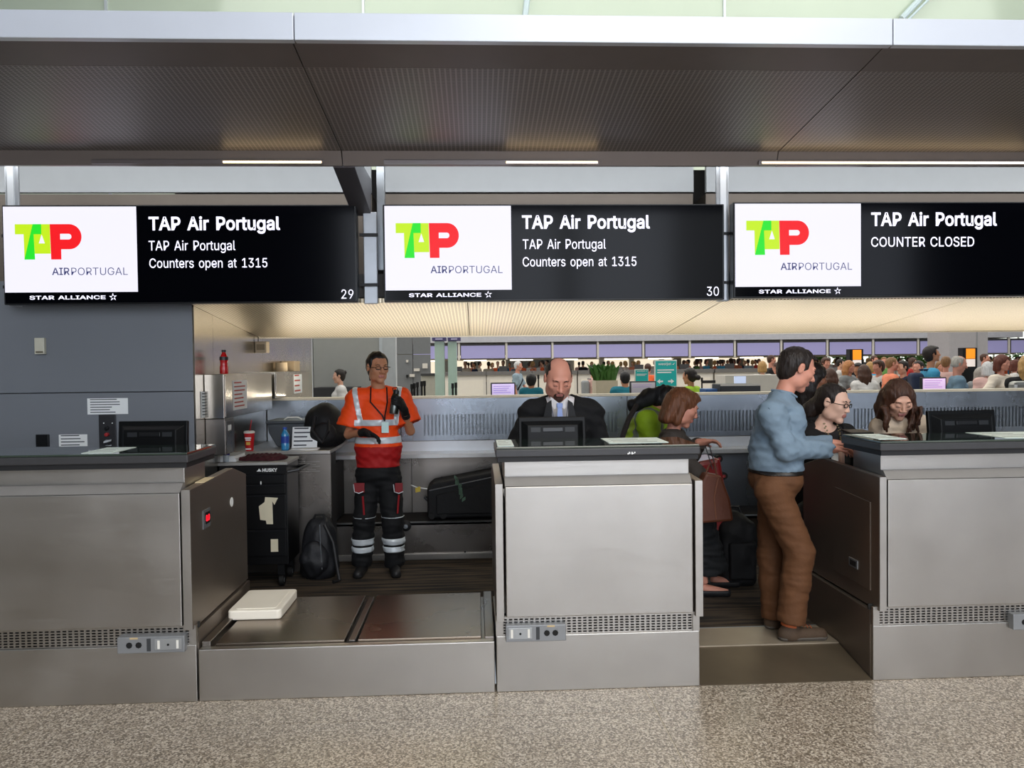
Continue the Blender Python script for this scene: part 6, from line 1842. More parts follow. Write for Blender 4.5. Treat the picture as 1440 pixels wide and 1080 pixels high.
J = dict(face=(.93, .36, 0), pelvis=W(1090, 672, Yn), neck=W(1100, 555, Yn), shL=W(1100, 577, Yn + .17), shR=W(1086, 583, Yn - .15),
         elL=W(1122, 628, Yn + .2), wrL=W(1172, 624, Yn + .14), elR=W(1106, 634, Yn - .18), wrR=W(1166, 631, Yn - .06),
         hipL=W(1090, 690, Yn + .09), hipR=W(1086, 690, Yn - .09), knL=W(1086, 782, Yn + .12), knR=W(1124, 776, Yn - .12),
         anL=W(1090, 866, Yn + .10), anR=W(1112, 872, Yn - .12), toeL=(at(1112, 870, Yn + .1).x, Yn + .14, FZ + .03), toeR=(at(1152, 880, Yn - .1).x, Yn - .12, FZ + .03))
fr_ = frame(112, 0, 0)
zf = Vector((at(1100, 800, Yn).x, Yn, FZ + .004))
nb = np.array(J['neck'])
person('man in a light blue shirt and brown chinos standing side-on at the right counter', 'people behind the counters', zf, J,
       (W(1120, 519, Yn), 88, 22, 0), skin='rosy', hair=('dark', 'short', [('h', (0, .02, .085), (0, .072, .086), .036, .020)]), headscale=1.08,
       hands=(((1, -.1, -.1), (0, -.2, -1), 1, .5), ((1, .1, -.05), (0, -.3, -1), -1, .5)),
       top=dict(name='shirt', mat=DENIM, sleeve='long', off=.016, soff=.008, neck=.058, hem=at(1090, 660, Yn).z, wr=.0045, wf=24,
                prims=[(ell((nb * .3 + np.array(J['pelvis']) * .7) + V3(-.01, 0, 0), (.155, .165, .20)), .06)]),
       bottom=dict(mat=CHINO, off=.016, len=.97, waist=.07, wr=.004, bands=[('belt', .004, slabz(at(1090, 664, Yn).z, at(1090, 657.5, Yn).z), BELT, None)]) if False else
       dict(mat=CHINO, off=.016, waist=at(1090, 659, Yn).z - J['pelvis'][2], wr=.0024, len=1.03, bands=[('belt', .006, slabz(at(1090, 665, Yn).z, at(1090, 658.5, Yn).z), BELT, None)]),
       shoes=('trainer', cloth('trainer_brown', '4a3a2c', .3, .8), mat('sole_grey', '55504a', .6), cloth('sock_orange', 'a9552a')), extra=ex_blue, hc=.009)
# --- woman with glasses in the black blazer
BLZ = cloth('blazer_black', '0c0a0b', .25, .85)


def ex_glass(c):
    root = c['root']; glasses(c, mat('glasses_black', '0a0a0a', .3), .0026, .020, .014)
    n = c['J']['neck']; tf = c['tf']; tr = c['tr']; rs_ = random.Random(3)
    mb = MB()
    for k in range(34):
        u = k / 33; s = -1 + 2 * u; d = .17 * (1 - s * s) ** .8
        p = n + tr * s * .068 + tf * (.064 + .098 * (1 - abs(s))) + V3(0, 0, .01 - d)
        for q in range(2):
            p2 = p + V3(rs_.uniform(-.008, .008), -.004, rs_.uniform(-.01, .01)); mb.lathe(p2, [(.001, -.006), (.006, -.002), (.006, .003), (.001, .006)], 6)
    mb.build('necklace', mat('necklace_gold', '9a8a66', .3, .8), root, kind='stuff')


Yg = 5.02
gg = Vector((at(1160, 640, Yg).x, Yg, FZ))
J = dict(face=(.45, -.9, 0), pelvis=W(1150, 725, Yg + .06), neck=W(1157, 594, Yg), shL=W(1134, 616, Yg), shR=W(1188, 613, Yg + .02),
         elL=W(1134, 668, Yg - .02), wrL=W(1170, 656, Yg - .17), elR=W(1200, 662, Yg), wrR=W(1184, 640, Yg - .17), hipL=W(1138, 745, Yg + .06), hipR=W(1166, 745, Yg + .06))
for q, s in (('L', -1), ('R', 1)):
    J['kn' + q] = (J['pelvis'][0] + s * .09, Yg + .04, FZ + .48); J['an' + q] = (J['pelvis'][0] + s * .09, Yg + .06, FZ + .09); J['toe' + q] = (J['pelvis'][0] + s * .09 + .06, Yg - .07, FZ + .03)
person('dark-haired woman in black glasses and black blazer beside the man in the blue shirt', 'people behind the counters', gg, J,
       (W(1171, 567, Yg - .04), 40, 12, 3), skin='pale', hair=('dark', 'tied', [('h', (0, -.06, .0), (-.02, -.12, -.07), .06, .055), ('h', (-.02, -.12, -.08), (-.04, -.12, -.20), .045, .03)]), female=True, headscale=1.07, jaw=1.1,
       hands=(((.8, -.3, .1), (.1, -.9, -.3), 1, .4), ((-.2, -.6, -.75), (-.6, .3, -.2), 1, .5)),
       top=[dict(name='top', mat=cloth('top_dark', '1a1617', .2), sleeve='none', off=.001, neck=.095, hem=FZ + .9, wr=.001),
            dict(name='blazer', mat=BLZ, sleeve='long', off=.016, neck=.075, vneck=(.30, .10), hem=FZ + .80, wr=.004, wf=22)],
       bottom=dict(mat=BLZ, off=.012), shoes='black', extra=ex_glass)
# white cuff / paper in her hands
t0 = at(1174, 644, Yg - .27)
t = empty('paper_slip', t0); tag(t, 'small white slip held by the woman with glasses', 'paper')
mb = MB(); mb.obox(t0, (1, 0, 0), (0, 1, .1), (0, 0, 1), .022, .0015, .032); mb.build('page', PAPER, t)

# --- long-haired woman in cream
CREAM = cloth('cream_knit', 'd2bfa8', .08, .9, .4)
Yc2 = 5.06
g2 = Vector((at(1263, 640, Yc2).x, Yc2, FZ))
J = dict(face=(-.05, -1, 0), pelvis=W(1265, 735, Yc2 + .06), neck=W(1265, 584, Yc2), shL=W(1240, 601, Yc2), shR=W(1292, 599, Yc2),
         elL=W(1229, 655, Yc2 - .02), wrL=W(1248, 690, Yc2 - .22), elR=W(1303, 655, Yc2 - .02), wrR=W(1285, 690, Yc2 - .22), hipL=W(1250, 752, Yc2 + .06), hipR=W(1280, 752, Yc2 + .06))
for q, s in (('L', -1), ('R', 1)):
    J['kn' + q] = (g2.x + s * .09, Yc2 + .04, FZ + .48); J['an' + q] = (g2.x + s * .09, Yc2 + .06, FZ + .09); J['toe' + q] = (g2.x + s * .10, Yc2 - .10, FZ + .03)
locks = []
rl = random.Random(21)
for s_, xa_, xb_ in ((-1, 1243, 1250), (1, 1278, 1292)):
    for i in range(15):
        u = i / 14
        x_ = xa_ + (xb_ - xa_) * rl.random() + (4 if s_ > 0 else -2) * u; y_ = Yc2 - .17 + .15 * rl.random(); ph = rl.uniform(0, 6); ln_ = rl.uniform(20, 34)
        pr_ = None
        for k in range(7):
            v = k / 6; p_ = W(x_ + 2.4 * math.sin(ph + v * 5.5) - s_ * 2.5 * v * v, 574 + ln_ * v, y_ + .008 * math.cos(ph + v * 6))
            if pr_: locks.append(('w', pr_, p_, .0135 - .005 * (v - .16), .0135 - .0065 * v))
            pr_ = p_
person('woman with long wavy brown hair and cream jumper looking down behind the right counter', 'people behind the counters', g2, J,
       (W(1263, 562, Yc2 - .09), -8, 27, -2), skin='fair', female=True, headscale=1.05, jaw=.90,
       hair=('brown', 'long', [('h', (.05, .02, .06), (.078, .02, -.05), .030, .030), ('h', (-.05, .02, .06), (-.078, .02, -.05), .030, .028), ('h', (.080, .015, -.05), (.088, .0, -.16), .030, .034), ('h', (-.080, .015, -.05), (-.086, .0, -.14), .028, .03), ('h', (.088, .0, -.16), (.075, -.02, -.24), .034, .018), ('h', (-.086, .0, -.14), (-.065, -.02, -.21), .03, .016)] + locks),
       hands=(((.3, -.9, -.1), (0, -.1, -1), 1, .3), ((-.3, -.9, -.1), (0, -.1, -1), -1, .3)),
       top=dict(name='jumper', mat=CREAM, sleeve='long', off=.016, neck=.062, hem=FZ + .85, wr=.003, wf=30), bottom=dict(mat=BLZ, off=.01), shoes='black')

# --- dark-haired woman standing behind the man in blue
Yd2 = 5.75
g3 = Vector((at(1135, 640, Yd2).x, Yd2, FZ))
J, hc_ = stand(g3, 150, 1.66, .95)
person('woman with long dark hair standing mostly hidden behind the man in the blue shirt', 'people behind the counters', g3, J, (tuple(np.array(W(1143, 533, Yd2))), 75, 10, 0), skin='brown', female=True,
       hair=('dark', 'long'), hands=(None, None), top=dict(name='jacket', mat=cloth('jacket_brown', '140f0e', .3), sleeve='long', off=.02, neck=.06, hem=FZ + .8, wr=.004), bottom=dict(mat=BLZ, off=.012), shoes='black', hc=.012, hf=.006)

# --- woman with the brown handbag, bending towards the belt
TAUPE = cloth('taupe_coat', '37312d', .12, .85)
Yh = 5.45
g4 = Vector((at(985, 700, Yh).x, Yh, FZ))
J = dict(face=(.80, .15, -.55), pelvis=W(960, 700, Yh), neck=W(944, 607, Yh - .02), shL=W(950, 618, Yh + .16), shR=W(946, 624, Yh - .17),
         elL=W(972, 640, Yh + .15), wrL=W(984, 622, Yh + .02), elR=W(978, 664, Yh - .2), wrR=W(1000, 684, Yh - .22),
         hipL=W(965, 712, Yh + .09), hipR=W(966, 712, Yh - .09), knL=W(985, 770, Yh + .09), knR=W(980, 770, Yh - .08),
         anL=W(1005, 822, Yh + .12), anR=W(990, 826, Yh - .08))
J['toeL'] = (J['anL'][0] + .16, J['anL'][1], FZ + .025); J['toeR'] = (J['anR'][0] + .15, J['anR'][1] - .02, FZ + .025)
for k_ in ('anL', 'anR'): J[k_] = (J[k_][0], J[k_][1], FZ + .09)
person('brown-haired woman in a taupe coat leaning over behind the middle counter with a brown handbag', 'people behind the counters', g4, J,
       (W(959, 573, Yh - .04), 80, 22, 4), skin='rosy', female=True, hair=('auburn', 'bob', [('h', (0, .05, .09), (0, .095, .055), .035, .024)]), headscale=1.12,
       hands=(((.9, -.2, .1), (0, -.3, -1), 1, .5), ((.5, 0, -.85), (.8, 0, .3), -1, .6)),
       top=dict(name='coat', mat=TAUPE, sleeve='long', off=.020, soff=.008, neck=.060, hem=at(970, 712, Yh).z, wr=.004, wf=20),
       bottom=dict(mat=cloth('skirt_dark', '17191b', .2), skirt=.72, r=.15, waist=.05, wr=.006), shoes=('flat', BLACK_S))
# handbag hanging from her near hand
BAG = mat('bag_leather', '5a2f1c', .45, var=.15, bump=.2)
hb = at(1006, 700, Yh - .26)
t = empty('handbag', hb); tag(t, 'brown leather handbag hanging from the leaning woman\'s hand', 'handbag')
y0 = Yh - .33
mb = MB(); tp = [W(975, 735, y0), W(1029, 731, y0), W(1024, 700, y0), W(1012, 668, y0), W(990, 664, y0), W(978, 690, y0)]
mb.prism([(p[0], p[2]) for p in tp], lambda p: (p[0], y0 - .05, p[1]), lambda p: (p[0], y0 + .06, p[1])); mb.build('body', BAG, t, bevel=.018)
mb = MB(); mb.tube([W(992, 668, y0 - .03), W(997, 655, y0), W(1004, 650, y0 + .06), W(1008, 668, y0 - .02)], .007, 8); mb.build('strap', BAG, t)
mb = MB(); mb.tube([W(1010, 672, y0 - .052), W(1004, 700, y0 - .056), W(1007, 730, y0 - .052)], .004, 6); mb.build('seam', mat('bag_seam', '7a4a30', .5), t)

# --- hi-vis porter bending, back to us
LIME = cloth('hi_vis_lime', '8fb01c', .1, .7)
Yl = 6.0
g5 = Vector((at(905, 720, Yl).x, Yl, FZ))
J = dict(face=(.75, -.15, -.6), pelvis=W(880, 662, Yl), neck=W(922, 578, Yl), shL=W(922, 585, Yl + .17), shR=W(910, 592, Yl - .17),
         elL=W(935, 640, Yl + .15), wrL=W(955, 670, Yl + .08), elR=W(925, 645, Yl - .18), wrR=W(948, 675, Yl - .12),
         hipL=W(882, 672, Yl + .09), hipR=W(880, 672, Yl - .09), knL=W(890, 735, Yl + .1), knR=W(890, 735, Yl - .1))
for q, s in (('L', .1), ('R', -.1)):
    J['an' + q] = (J['kn' + q][0] - .02, Yl + s, FZ + .09); J['toe' + q] = (J['kn' + q][0] + .14, Yl + s, FZ + .03)
bk_n = np.array([-.6, .12, .8])
person('bending worker in a lime hi-vis vest with dark straps, half hidden behind the leaning woman', 'people behind the counters', g5, J,
       (W(937, 566, Yl), 85, 45, 0), skin='tan', hair=('black', 'short'), hands=(None, None), hc=.010, hf=.007,
       top=dict(name='vest', mat=LIME, sleeve='short', off=.024, neck=.06, hem=lambda X, Y, Z: (at(880, 650, Yl).z - Z) + 0 * X + 0 * Y, wr=.004, wf=22,
                bands=[('reflective_strap', .004, slabn(W(905, 600, Yl - .14), (0, 1, .15), .024), mat('tape_grey', '6f7668', .5, .2), None)]),
       bottom=dict(mat=NAVYBLK, off=.012), shoes=('boot', BLACK_S))
# black shoulder bag across the porter's back
a = W(902, 572, Yl + .02)
t = empty('shoulder_bag', a); tag(t, 'black shoulder bag with long strap on the bending worker\'s back', 'bag')
blob('body', [(cone(W(890, 572, Yl), W(915, 558, Yl), .05, .06), 0), (cone(W(915, 556, Yl), W(932, 550, Yl), .06, .045), .05)], BLK_F, t, a, wr_=.006, fr=40)
mb = MB(); mb.tube([W(895, 570, Yl - .1), W(884, 590, Yl - .2), W(876, 612, Yl - .22), W(870, 640, Yl - .2)], .020, 8); mb.build('strap', cloth('strap_brown', '241d1a'), t)
# ------------------------------------------------------------------ far hall beyond the partition
def fbox(name, label, cat, x0, y0, x1, y1, Y, d, m_, group=None, nm='body', bevel=.0, floor=False):
    q = list(pxbox(x0, y0, x1, y1, Y, d))
    if floor: q[4] = 0.0
    t = empty(name, ((q[0] + q[1]) / 2, Y, q[4])); tag(t, label, cat, group)
    mb = MB(); mb.box(*q); mb.build(nm, m_, t, bevel=bevel); return t, q


FW = mat('far_white', 'd8d3ca', .5, var=.04)
FG = mat('far_grey', '8c8e90', .5, var=.06)
FD = mat('far_dark', '3b3b3d', .5, var=.1)
LAV = mat('lavender_screen', '9a96be', .3, var=.08, scale=.8, emit=.25, emit_col='9490c4')
# the far row: beam, screens, hangers, counters
YF = 30.0
t = empty('trim_1', (10, YF, 3)); t['kind'] = 'structure'
za, zb_ = at(840, 480, YF).z, at(840, 474.5, YF).z
mb = MB(); mb.box(at(560, 478, YF).x, 22, YF - .1, YF + 3.5, za, za + .9); mb.build('canopy_beam', mat('far_beam', 'bcbdc4', .5), t)
mb = MB(); mb.box(at(570, 508, YF).x, 22, YF + .3, YF + 3.2, at(840, 503.5, YF).z - .02, at(840, 503.5, YF).z + .06); mb.build('lower_soffit', mat('far_soffit', 'd9cdb4', .5), t)
ORD = ['first', 'second', 'third', 'fourth', 'fifth', 'sixth', 'seventh', 'eighth', 'ninth', 'tenth', 'eleventh', 'twelfth', 'thirteenth', 'fourteenth', 'fifteenth']
xs_scr = [(581, 643), (648, 710), (714, 774), (778, 838), (842, 902), (907, 968), (971, 1031), (1035, 1098), (1101, 1162), (1166, 1226), (1230, 1289), (1294, 1352), (1358, 1417), (1421, 1480)]
proto_s = None
for i, (a, b_) in enumerate(xs_scr):
    p, q = at(a, 492, YF), at(b_, 492, YF); zt_, zl = at(a, 482, YF).z, at(a, 502.5, YF).z
    dxm = (q.x - p.x); cx = (p.x + q.x) / 2; zt_, zl = at(850, 482.5, YF).z, at(850, 502.5, YF).z
    if proto_s is None:
        t = empty('overhead_screen', (cx, YF, (zt_ + zl) / 2)); tag(t, 'leftmost blank lavender screen in the row over the far counters', 'screen', 'lavender screens over the far counters')
        mb = MB(); mb.box(cx - .87, cx + .87, YF, YF + .1, zl, zt_ + .03); mb.build('housing', FD, t)
        mb = MB(); mb.box(cx - .85, cx + .85, YF - .01, YF + .02, zl + .01, zt_ - .05); mb.build('panel', LAV, t)
        mb = MB(); mb.box(cx + .88, cx + .96, YF - .02, YF + .06, zl - .05, za); mb.build('hanger', FW, t)
        proto_s = t
    else:
        c_ = proto_s.copy(); C.objects.link(c_); c_.location.x = cx; c_['label'] = ORD[i] + ' blank lavender screen from the left in the row over the far counters'
        for ch in proto_s.children:
            d_ = ch.copy(); C.objects.link(d_); d_.parent = c_
# far counters: fronts and dark tops
proto_c = None
k = 0
for px in range(652, 1330, 64):
    p = at(px, 540, 27.5)
    if proto_c is None:
        t = empty('far_counter', (p.x, 27.5, 0)); tag(t, 'leftmost pale far counter with dark top beneath the lavender screens', 'counter', 'counters of the far row')
        mb = MB(); mb.box(p.x - .8, p.x + .8, 27.5, 28.4, 0, 1.42); mb.build('body', FW, t)
        mb = MB(); mb.box(p.x - .70, p.x + .70, 27.46, 27.5, .3, 1.25); mb.build('front_panel', mat('far_panel', 'e2dccf', .4, var=.03), t)
        mb = MB(); mb.box(p.x - .808, p.x + .808, 27.42, 28.45, 1.42, 1.55); mb.build('top', mat('far_top', '6c6a68', .4), t)
        mb = MB(); mb.box(p.x - .35, p.x - .05, 27.6, 27.75, 1.56, 1.74); mb.build('monitor', FD, t)
        proto_c = t
    else:
        k += 1; c_ = proto_c.copy(); C.objects.link(c_); c_.location.x = p.x; c_['label'] = ORD[k] + ' pale far counter from the left, dark-topped, beneath the lavender screens'
        for ch in proto_c.children:
            d_ = ch.copy(); C.objects.link(d_); d_.parent = c_
# lamps under the far soffit
proto_l = None
kl = 0
for px in (600, 668, 735, 800, 872, 935, 1003, 1068):
    p = at(px, 505, 29.6); p.z = at(840, 503.5, YF).z - .042
    if proto_l is None:
        t = empty('strip_lamp', (p.x, 29.6, p.z)); tag(t, 'leftmost white strip lamp under the far counter soffit', 'lamp', 'strip lamps under the far soffit')
        mb = MB(); mb.box(p.x - .45, p.x + .45, 30.35, 30.55, p.z - .02, p.z + .02); mb.build('diffuser', mat('far_lamp', 'ffffff', .5, var=0, emit=3, emit_col='fff6e6'), t)
        proto_l = t
    else:
        kl += 1; c_ = proto_l.copy(); C.objects.link(c_); c_.location.x = p.x; c_['label'] = ORD[kl] + ' white strip lamp from the left under the far counter soffit'
        for ch in proto_l.children:
            d_ = ch.copy(); C.objects.link(d_); d_.parent = c_
# grey wall and pale wall at the left
gw0 = mat('far_grey_wall', '74777a', .5, var=.05)
wq = empty('wall_far_left', (0, 22, 0)); wq['kind'] = 'structure'
q = pxbox(556, 470, 606, 600, 22.0, .2)
for i in range(3):
    for j in range(2):
        mb = MB(); x0 = q[0] + (q[1] - q[0]) / 2 * j; mb.box(x0 + .01, x0 + (q[1] - q[0]) / 2 - .01, 22, 22.2, 0 + i * 1.05 + .01, (i + 1) * 1.05 - .01); mb.build('wall_panel', gw0, wq)
for (n_, x0, y0, x1, y1, m_, lb, c_) in (('notice', 594, 511, 601, 518, FW, 'small notice on the far grey wall', 'notice'), ('wall_plate', 582, 518, 590, 522, FW, 'wide pale plate on the far grey wall', 'plate'),
                                     ('wall_plate', 576, 526, 583, 530, FW, 'lower pale plate beside the black box on the far grey wall', 'plate'), ('wall_box', 571, 527, 574, 531, BLACK, 'tiny black box on the far grey wall', 'device'), ('wall_lamp', 571, 506, 574, 509.5, FW, 'tiny round pale lamp on the far grey wall', 'lamp')):
    fbox(n_, lb, c_, x0, y0, x1, y1, 21.9, .08, m_, nm='plate')
wq2 = empty('wall_far_pale', (0, 15, 0)); wq2['kind'] = 'structure'
q = pxbox(436, 440, 558, 640, 15.0, .25)
xs2 = [q[0] - 3, at(440, 500, 15).x, at(536, 500, 15).x, at(557, 500, 15).x]
for i in range(3):
    mb = MB(); mb.box(xs2[i] + .01, xs2[i + 1] - .01, 15, 15.25, 0, 4.2); mb.build('wall_panel', [mat('white_glow', 'e4e4e2', .5), mat('pale_wall', 'b3b2af', .55, var=.03), mat('light_wall', 'c9ccd0', .5)][i], wq2)
mb = MB(); mb.box(xs2[2] - .03, xs2[2] + .03, 14.95, 15, 0, 4.2); mb.build('corner_trim', WHITE_MET, wq2)
fbox('low_desk', 'dark low desk by the far pale wall behind the side cabinets', 'desk', 440, 545, 500, 556, 14.05, .7, FD, floor=True, nm='body')
# twin mint columns with small purple signs
MINT = mat('mint_column', 'b9d2c6', .3, var=.04)
for i, (x0, x1) in enumerate(((611.5, 625), (630, 642.5))):
    t, q = fbox('glass_column', ['left one of two pale mint columns', 'right one of two pale mint columns'][i] + ' rising behind the partition', 'column', x0, 480, x1, 560, 16.5, .3, MINT, nm='shaft', bevel=.01, floor=True)
    t, q = fbox('hanging_sign', ['small purple sign on top of the left mint column', 'small purple sign on top of the right mint column'][i], 'sign', (607.5, 629.5)[i], 474.5, (627, 647.5)[i], 479, 16.4, .4, mat('purple_sign', '4b4470', .5, emit=.1), nm='box')
    mb = MB(); mb.box(q[0] + .07, q[1] - .07, 16.39, 16.4, q[4] + .02, q[5] - .02); mb.build('lettering', mat('sign_pale', 'c9c6e6', .5), t)
# big grey column at the right
t, q = fbox('column', 'broad pale grey square column in the crowd at the right', 'column', 1335, 430, 1389, 640, 24, 1.2, mat('column_grey', 'a7a4a6', .45, var=.05), nm='cladding', floor=True)
mb = MB(); mb.box((q[0] + q[1]) / 2 + .25, (q[0] + q[1]) / 2 + .29, 23.985, 24, 0, q[5]); mb.build('joint', FG, t)
# kiosk and barrier posts at the left
t, q = fbox('kiosk', 'pale grey kiosk cabinet with blue side strip behind the left barrier posts', 'kiosk', 592, 528, 623, 560, 19, .8, mat('kiosk_grey', 'b4b1a6', .5), nm='cabinet', bevel=.02, floor=True)
mb = MB(); mb.box(q[0], q[1], 18.95, 19.8, q[5], q[5] + .05); mb.build('top', FD, t)
mb = MB(); a = at(618, 536, 18.98); mb.box(a.x - .06, a.x + .05, 18.98, 19, .7, q[5] - .04); mb.build('strip', mat('blue_strip', '5c619a', .5), t)
for i, (px, py) in enumerate(((579, 540), (582.7, 539), (587, 537.5), (593, 536), (597, 535.5), (636.5, 539), (641, 538), (745, 528), (757, 527), (987, 531), (1014, 532))):
    p = at(px, py, 14.2 if i < 7 else 18)
    t = empty('barrier_post', (p.x, p.y, 0)); tag(t, ORD[i] + ' thin dark barrier post from the left beyond the partition', 'post', 'queue barrier posts beyond the partition')
    mb = MB(); mb.lathe((p.x, p.y, 0), [(.085, 0), (.085, .02), (.018, .04), (.018, p.z - .1), (.026, p.z - .09), (.026, p.z)], 12); mb.build('post', BLACK_S, t)
p0, p1 = at(987, 532, 18), at(1014, 532.5, 18)
mb = MB(); mb.box(p0.x, p1.x, 17.99, 18.01, p0.z - .12, p0.z - .05); t = mb.build('barrier_belt', BLACK_S); tag(t, 'black barrier belt stretched between two posts left of the pale kiosk', 'belt')
# teal airline boards
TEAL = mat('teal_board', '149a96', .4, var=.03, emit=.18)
for i, (x0, y0, x1, y1, Y) in enumerate(((921, 506, 952, 548, 12.5), (893, 519, 912, 540, 15.5))):
    t, q = fbox('airline_board', ['tall teal airline board standing beyond the partition', 'smaller teal airline board left of the tall one'][i], 'sign', x0, y0, x1, y1, Y, .05, WHITE, nm='frame')
    mb = MB(); mb.box(q[0] + .012, q[1] - .012, Y - .01, Y, q[4] + (.06 if i == 0 else .0), q[5] - .02); mb.build('panel', TEAL, t)
    w_, h_ = q[1] - q[0], q[5] - q[4]
    text('westjet', (q[0] + w_ * .14, q[5] - h_ * .20), (q[0] + w_ * .74, q[5] - h_ * .09), Y - .013, PAPER, t, bold=.01)
    mb = MB(); mb.pry([(q[0] + w_ * .78, q[5] - h_ * .16), (q[0] + w_ * .90, q[5] - h_ * .10), (q[0] + w_ * .84, q[5] - h_ * .17)], Y - .014, Y - .012); mb.build('emblem', PAPER, t)
    for r_, (u0, u1) in enumerate(((.10, .86), (.10, .74))):
        mb = MB(); mb.box(q[0] + w_ * u0, q[0] + w_ * u1, Y - .013, Y - .011, q[5] - h_ * (.36 + .08 * r_), q[5] - h_ * (.32 + .08 * r_)); mb.build('print_line', PAPER, t)
    if i == 0:
        for s, u in ((-1, .22), (1, .72)):
            cx, cz = q[0] + w_ * u, q[4] + h_ * .28
            mb = MB(); mb.pry([(cx + s * .05, cz), (cx, cz + .04), (cx, cz + .014), (cx - s * .05, cz + .014), (cx - s * .05, cz - .014), (cx, cz - .014), (cx, cz - .04)], Y - .014, Y - .012); mb.build('arrow', PAPER, t)
    mb = MB(); mb.box(q[0] + w_ * .4, q[0] + w_ * .6, Y, Y + .04, 0, q[4]); mb.box(q[0] + w_ * .1, q[1] - w_ * .1, Y - .15, Y + .25, 0, .02); mb.build('stand', FD, t)
# orange and black totems
for i, (x0, y0, x1, y1, Y) in enumerate(((1195, 491, 1214, 560, 20), (1354, 489, 1374, 560, 19))):
    t, q = fbox('totem', ['black totem with orange screen in the crowd left of the pale column', 'black totem with orange screen in front of the broad pale column'][i], 'totem', x0, y0, x1, y1, Y, .2, BLACK, nm='case', floor=True)
    w_ = q[1] - q[0]
    mb = MB(); mb.box(q[0] + w_ * .22, q[1] - w_ * .15, Y - .01, Y, q[5] - .28, q[5] - .02); mb.build('orange_screen', mat('orange_screen', 'f09020', .5, var=0, emit=.7), t)
    mb = MB(); mb.box(q[0] + w_ * .22, q[1] - w_ * .15, Y - .01, Y, q[5] - .48, q[5] - .29); mb.build('white_screen', mat('white_screen', 'e9ddd6', .5, var=0, emit=.5), t)

# desk run behind the partition with its monitors
dk2 = empty('rear_desk', (3, 8.2, 0)); tag(dk2, 'long dark rear desk directly behind the steel partition', 'desk')
mb = MB(); mb.box(at(690, 556, 8.3).x, 6.6, 7.75, 8.5, 1.28, 1.32); mb.build('top', FD, dk2)
for x_ in (-.1, 2.2, 4.4, 6.4):
    mb = MB(); mb.box(x_, x_ + .06, 7.8, 8.4, 0, 1.28); mb.build('panel_leg', FG, dk2)
def mon_front(label, x0, y0, x1, y1, Y, scr, rows=0):
    q = pxbox(x0, y0, x1, y1, Y, .04); t = empty('monitor', ((q[0] + q[1]) / 2, Y, 1.32)); tag(t, label, 'monitor')
    mb = MB(); mb.box(*q); mb.build('frame', BLACK, t, bevel=.004)
    mb = MB(); mb.box(q[0] + .014, q[1] - .014, Y - .003, Y, q[4] + .012, q[5] - .014); mb.build('screen', scr, t)
    for r_ in range(rows):
        mb = MB(); z_ = q[5] - .04 - r_ * .022; mb.box(q[0] + .03, q[1] - .05 - .02 * (r_ % 3), Y - .0045, Y - .003, z_, z_ + .005); mb.build('text_row', mat('row_violet', '8a6fb0', .5, var=0, emit=.3), t)
    cx = (q[0] + q[1]) / 2
    mb = MB(); mb.box(cx - .03, cx + .03, Y + .04, Y + .07, 1.325, q[4] + .08); mb.box(cx - .1, cx + .1, Y - .04, Y + .12, 1.322, 1.332); mb.build('stand', BLACK, t)
SCR = mat('screen_lilac', 'd5c4ee', .3, var=.03, emit=.65, emit_col='cdbbf0')
mon_front('lilac computer monitor facing us behind the partition, left of the bald man', 690, 538, 725, 560, 8.0, SCR, 4)
mon_front('grey-screened computer monitor facing us behind the partition, beside the teal-shirted agent', 886, 536, 923, 560, 8.0, mat('screen_grey', 'a49fa2', .3, var=.04, emit=.3), 2)
mon_front('pink-lilac computer monitor facing us behind the partition at the right', 1296, 530.5, 1331, 554, 8.0, mat('screen_pink', 'e3c2ea', .3, var=.03, emit=.7), 4)
t, q = fbox('keyboard_printer', 'low dark printer on the rear desk right of the hi-vis agent', 'printer', 1013, 540, 1070, 563.5, 8.1, .3, FD, nm='case', bevel=.01)
mb = MB(); mb.box(q[0], q[1], 8.09, 8.1, q[5] - .02, q[5] + .004); mb.build('lid', FW, t)
t, q = fbox('laptop', 'open laptop with blue-white screen on a stand beyond the partition', 'laptop', 1033, 529, 1049, 540, 11, .03, mat('laptop_screen', 'c9d4ee', .3, emit=.5), nm='screen')
mb = MB(); mb.box(q[0], q[1], 10.75, 11.0, q[4] - .02, q[4]); mb.build('base', FG, t)
mb = MB(); mb.box(q[0] + .05, q[1] - .05, 10.8, 11.0, 0, q[4] - .02); mb.build('pedestal', FW, t)
fbox('counter_shelf', 'long white counter behind the laptop and the barrier', 'counter', 1020, 527, 1180, 560, 14.5, .6, FW, nm='body', floor=True)
fbox('seat_back', 'silver rounded seat back above the partition at the right edge', 'seat', 1426, 536, 1460, 556, 8.6, .12, mat('seat_silver', 'a9a7a3', .35, .6), nm='shell', bevel=.04)
fbox('blue_crate', 'flat blue crate on the rear desk right of the hi-vis agent', 'crate', 993, 547, 1013, 563.2, 8.2, .25, mat('crate_blue', '3d6fb0', .5), nm='shell', bevel=.005)
fbox('planter', 'long beige planter box with leafy plants beyond the partition', 'planter', 838, 535, 869, 556, 15.5, .5, mat('planter_beige', 'c9bda6', .6), nm='box', floor=True)


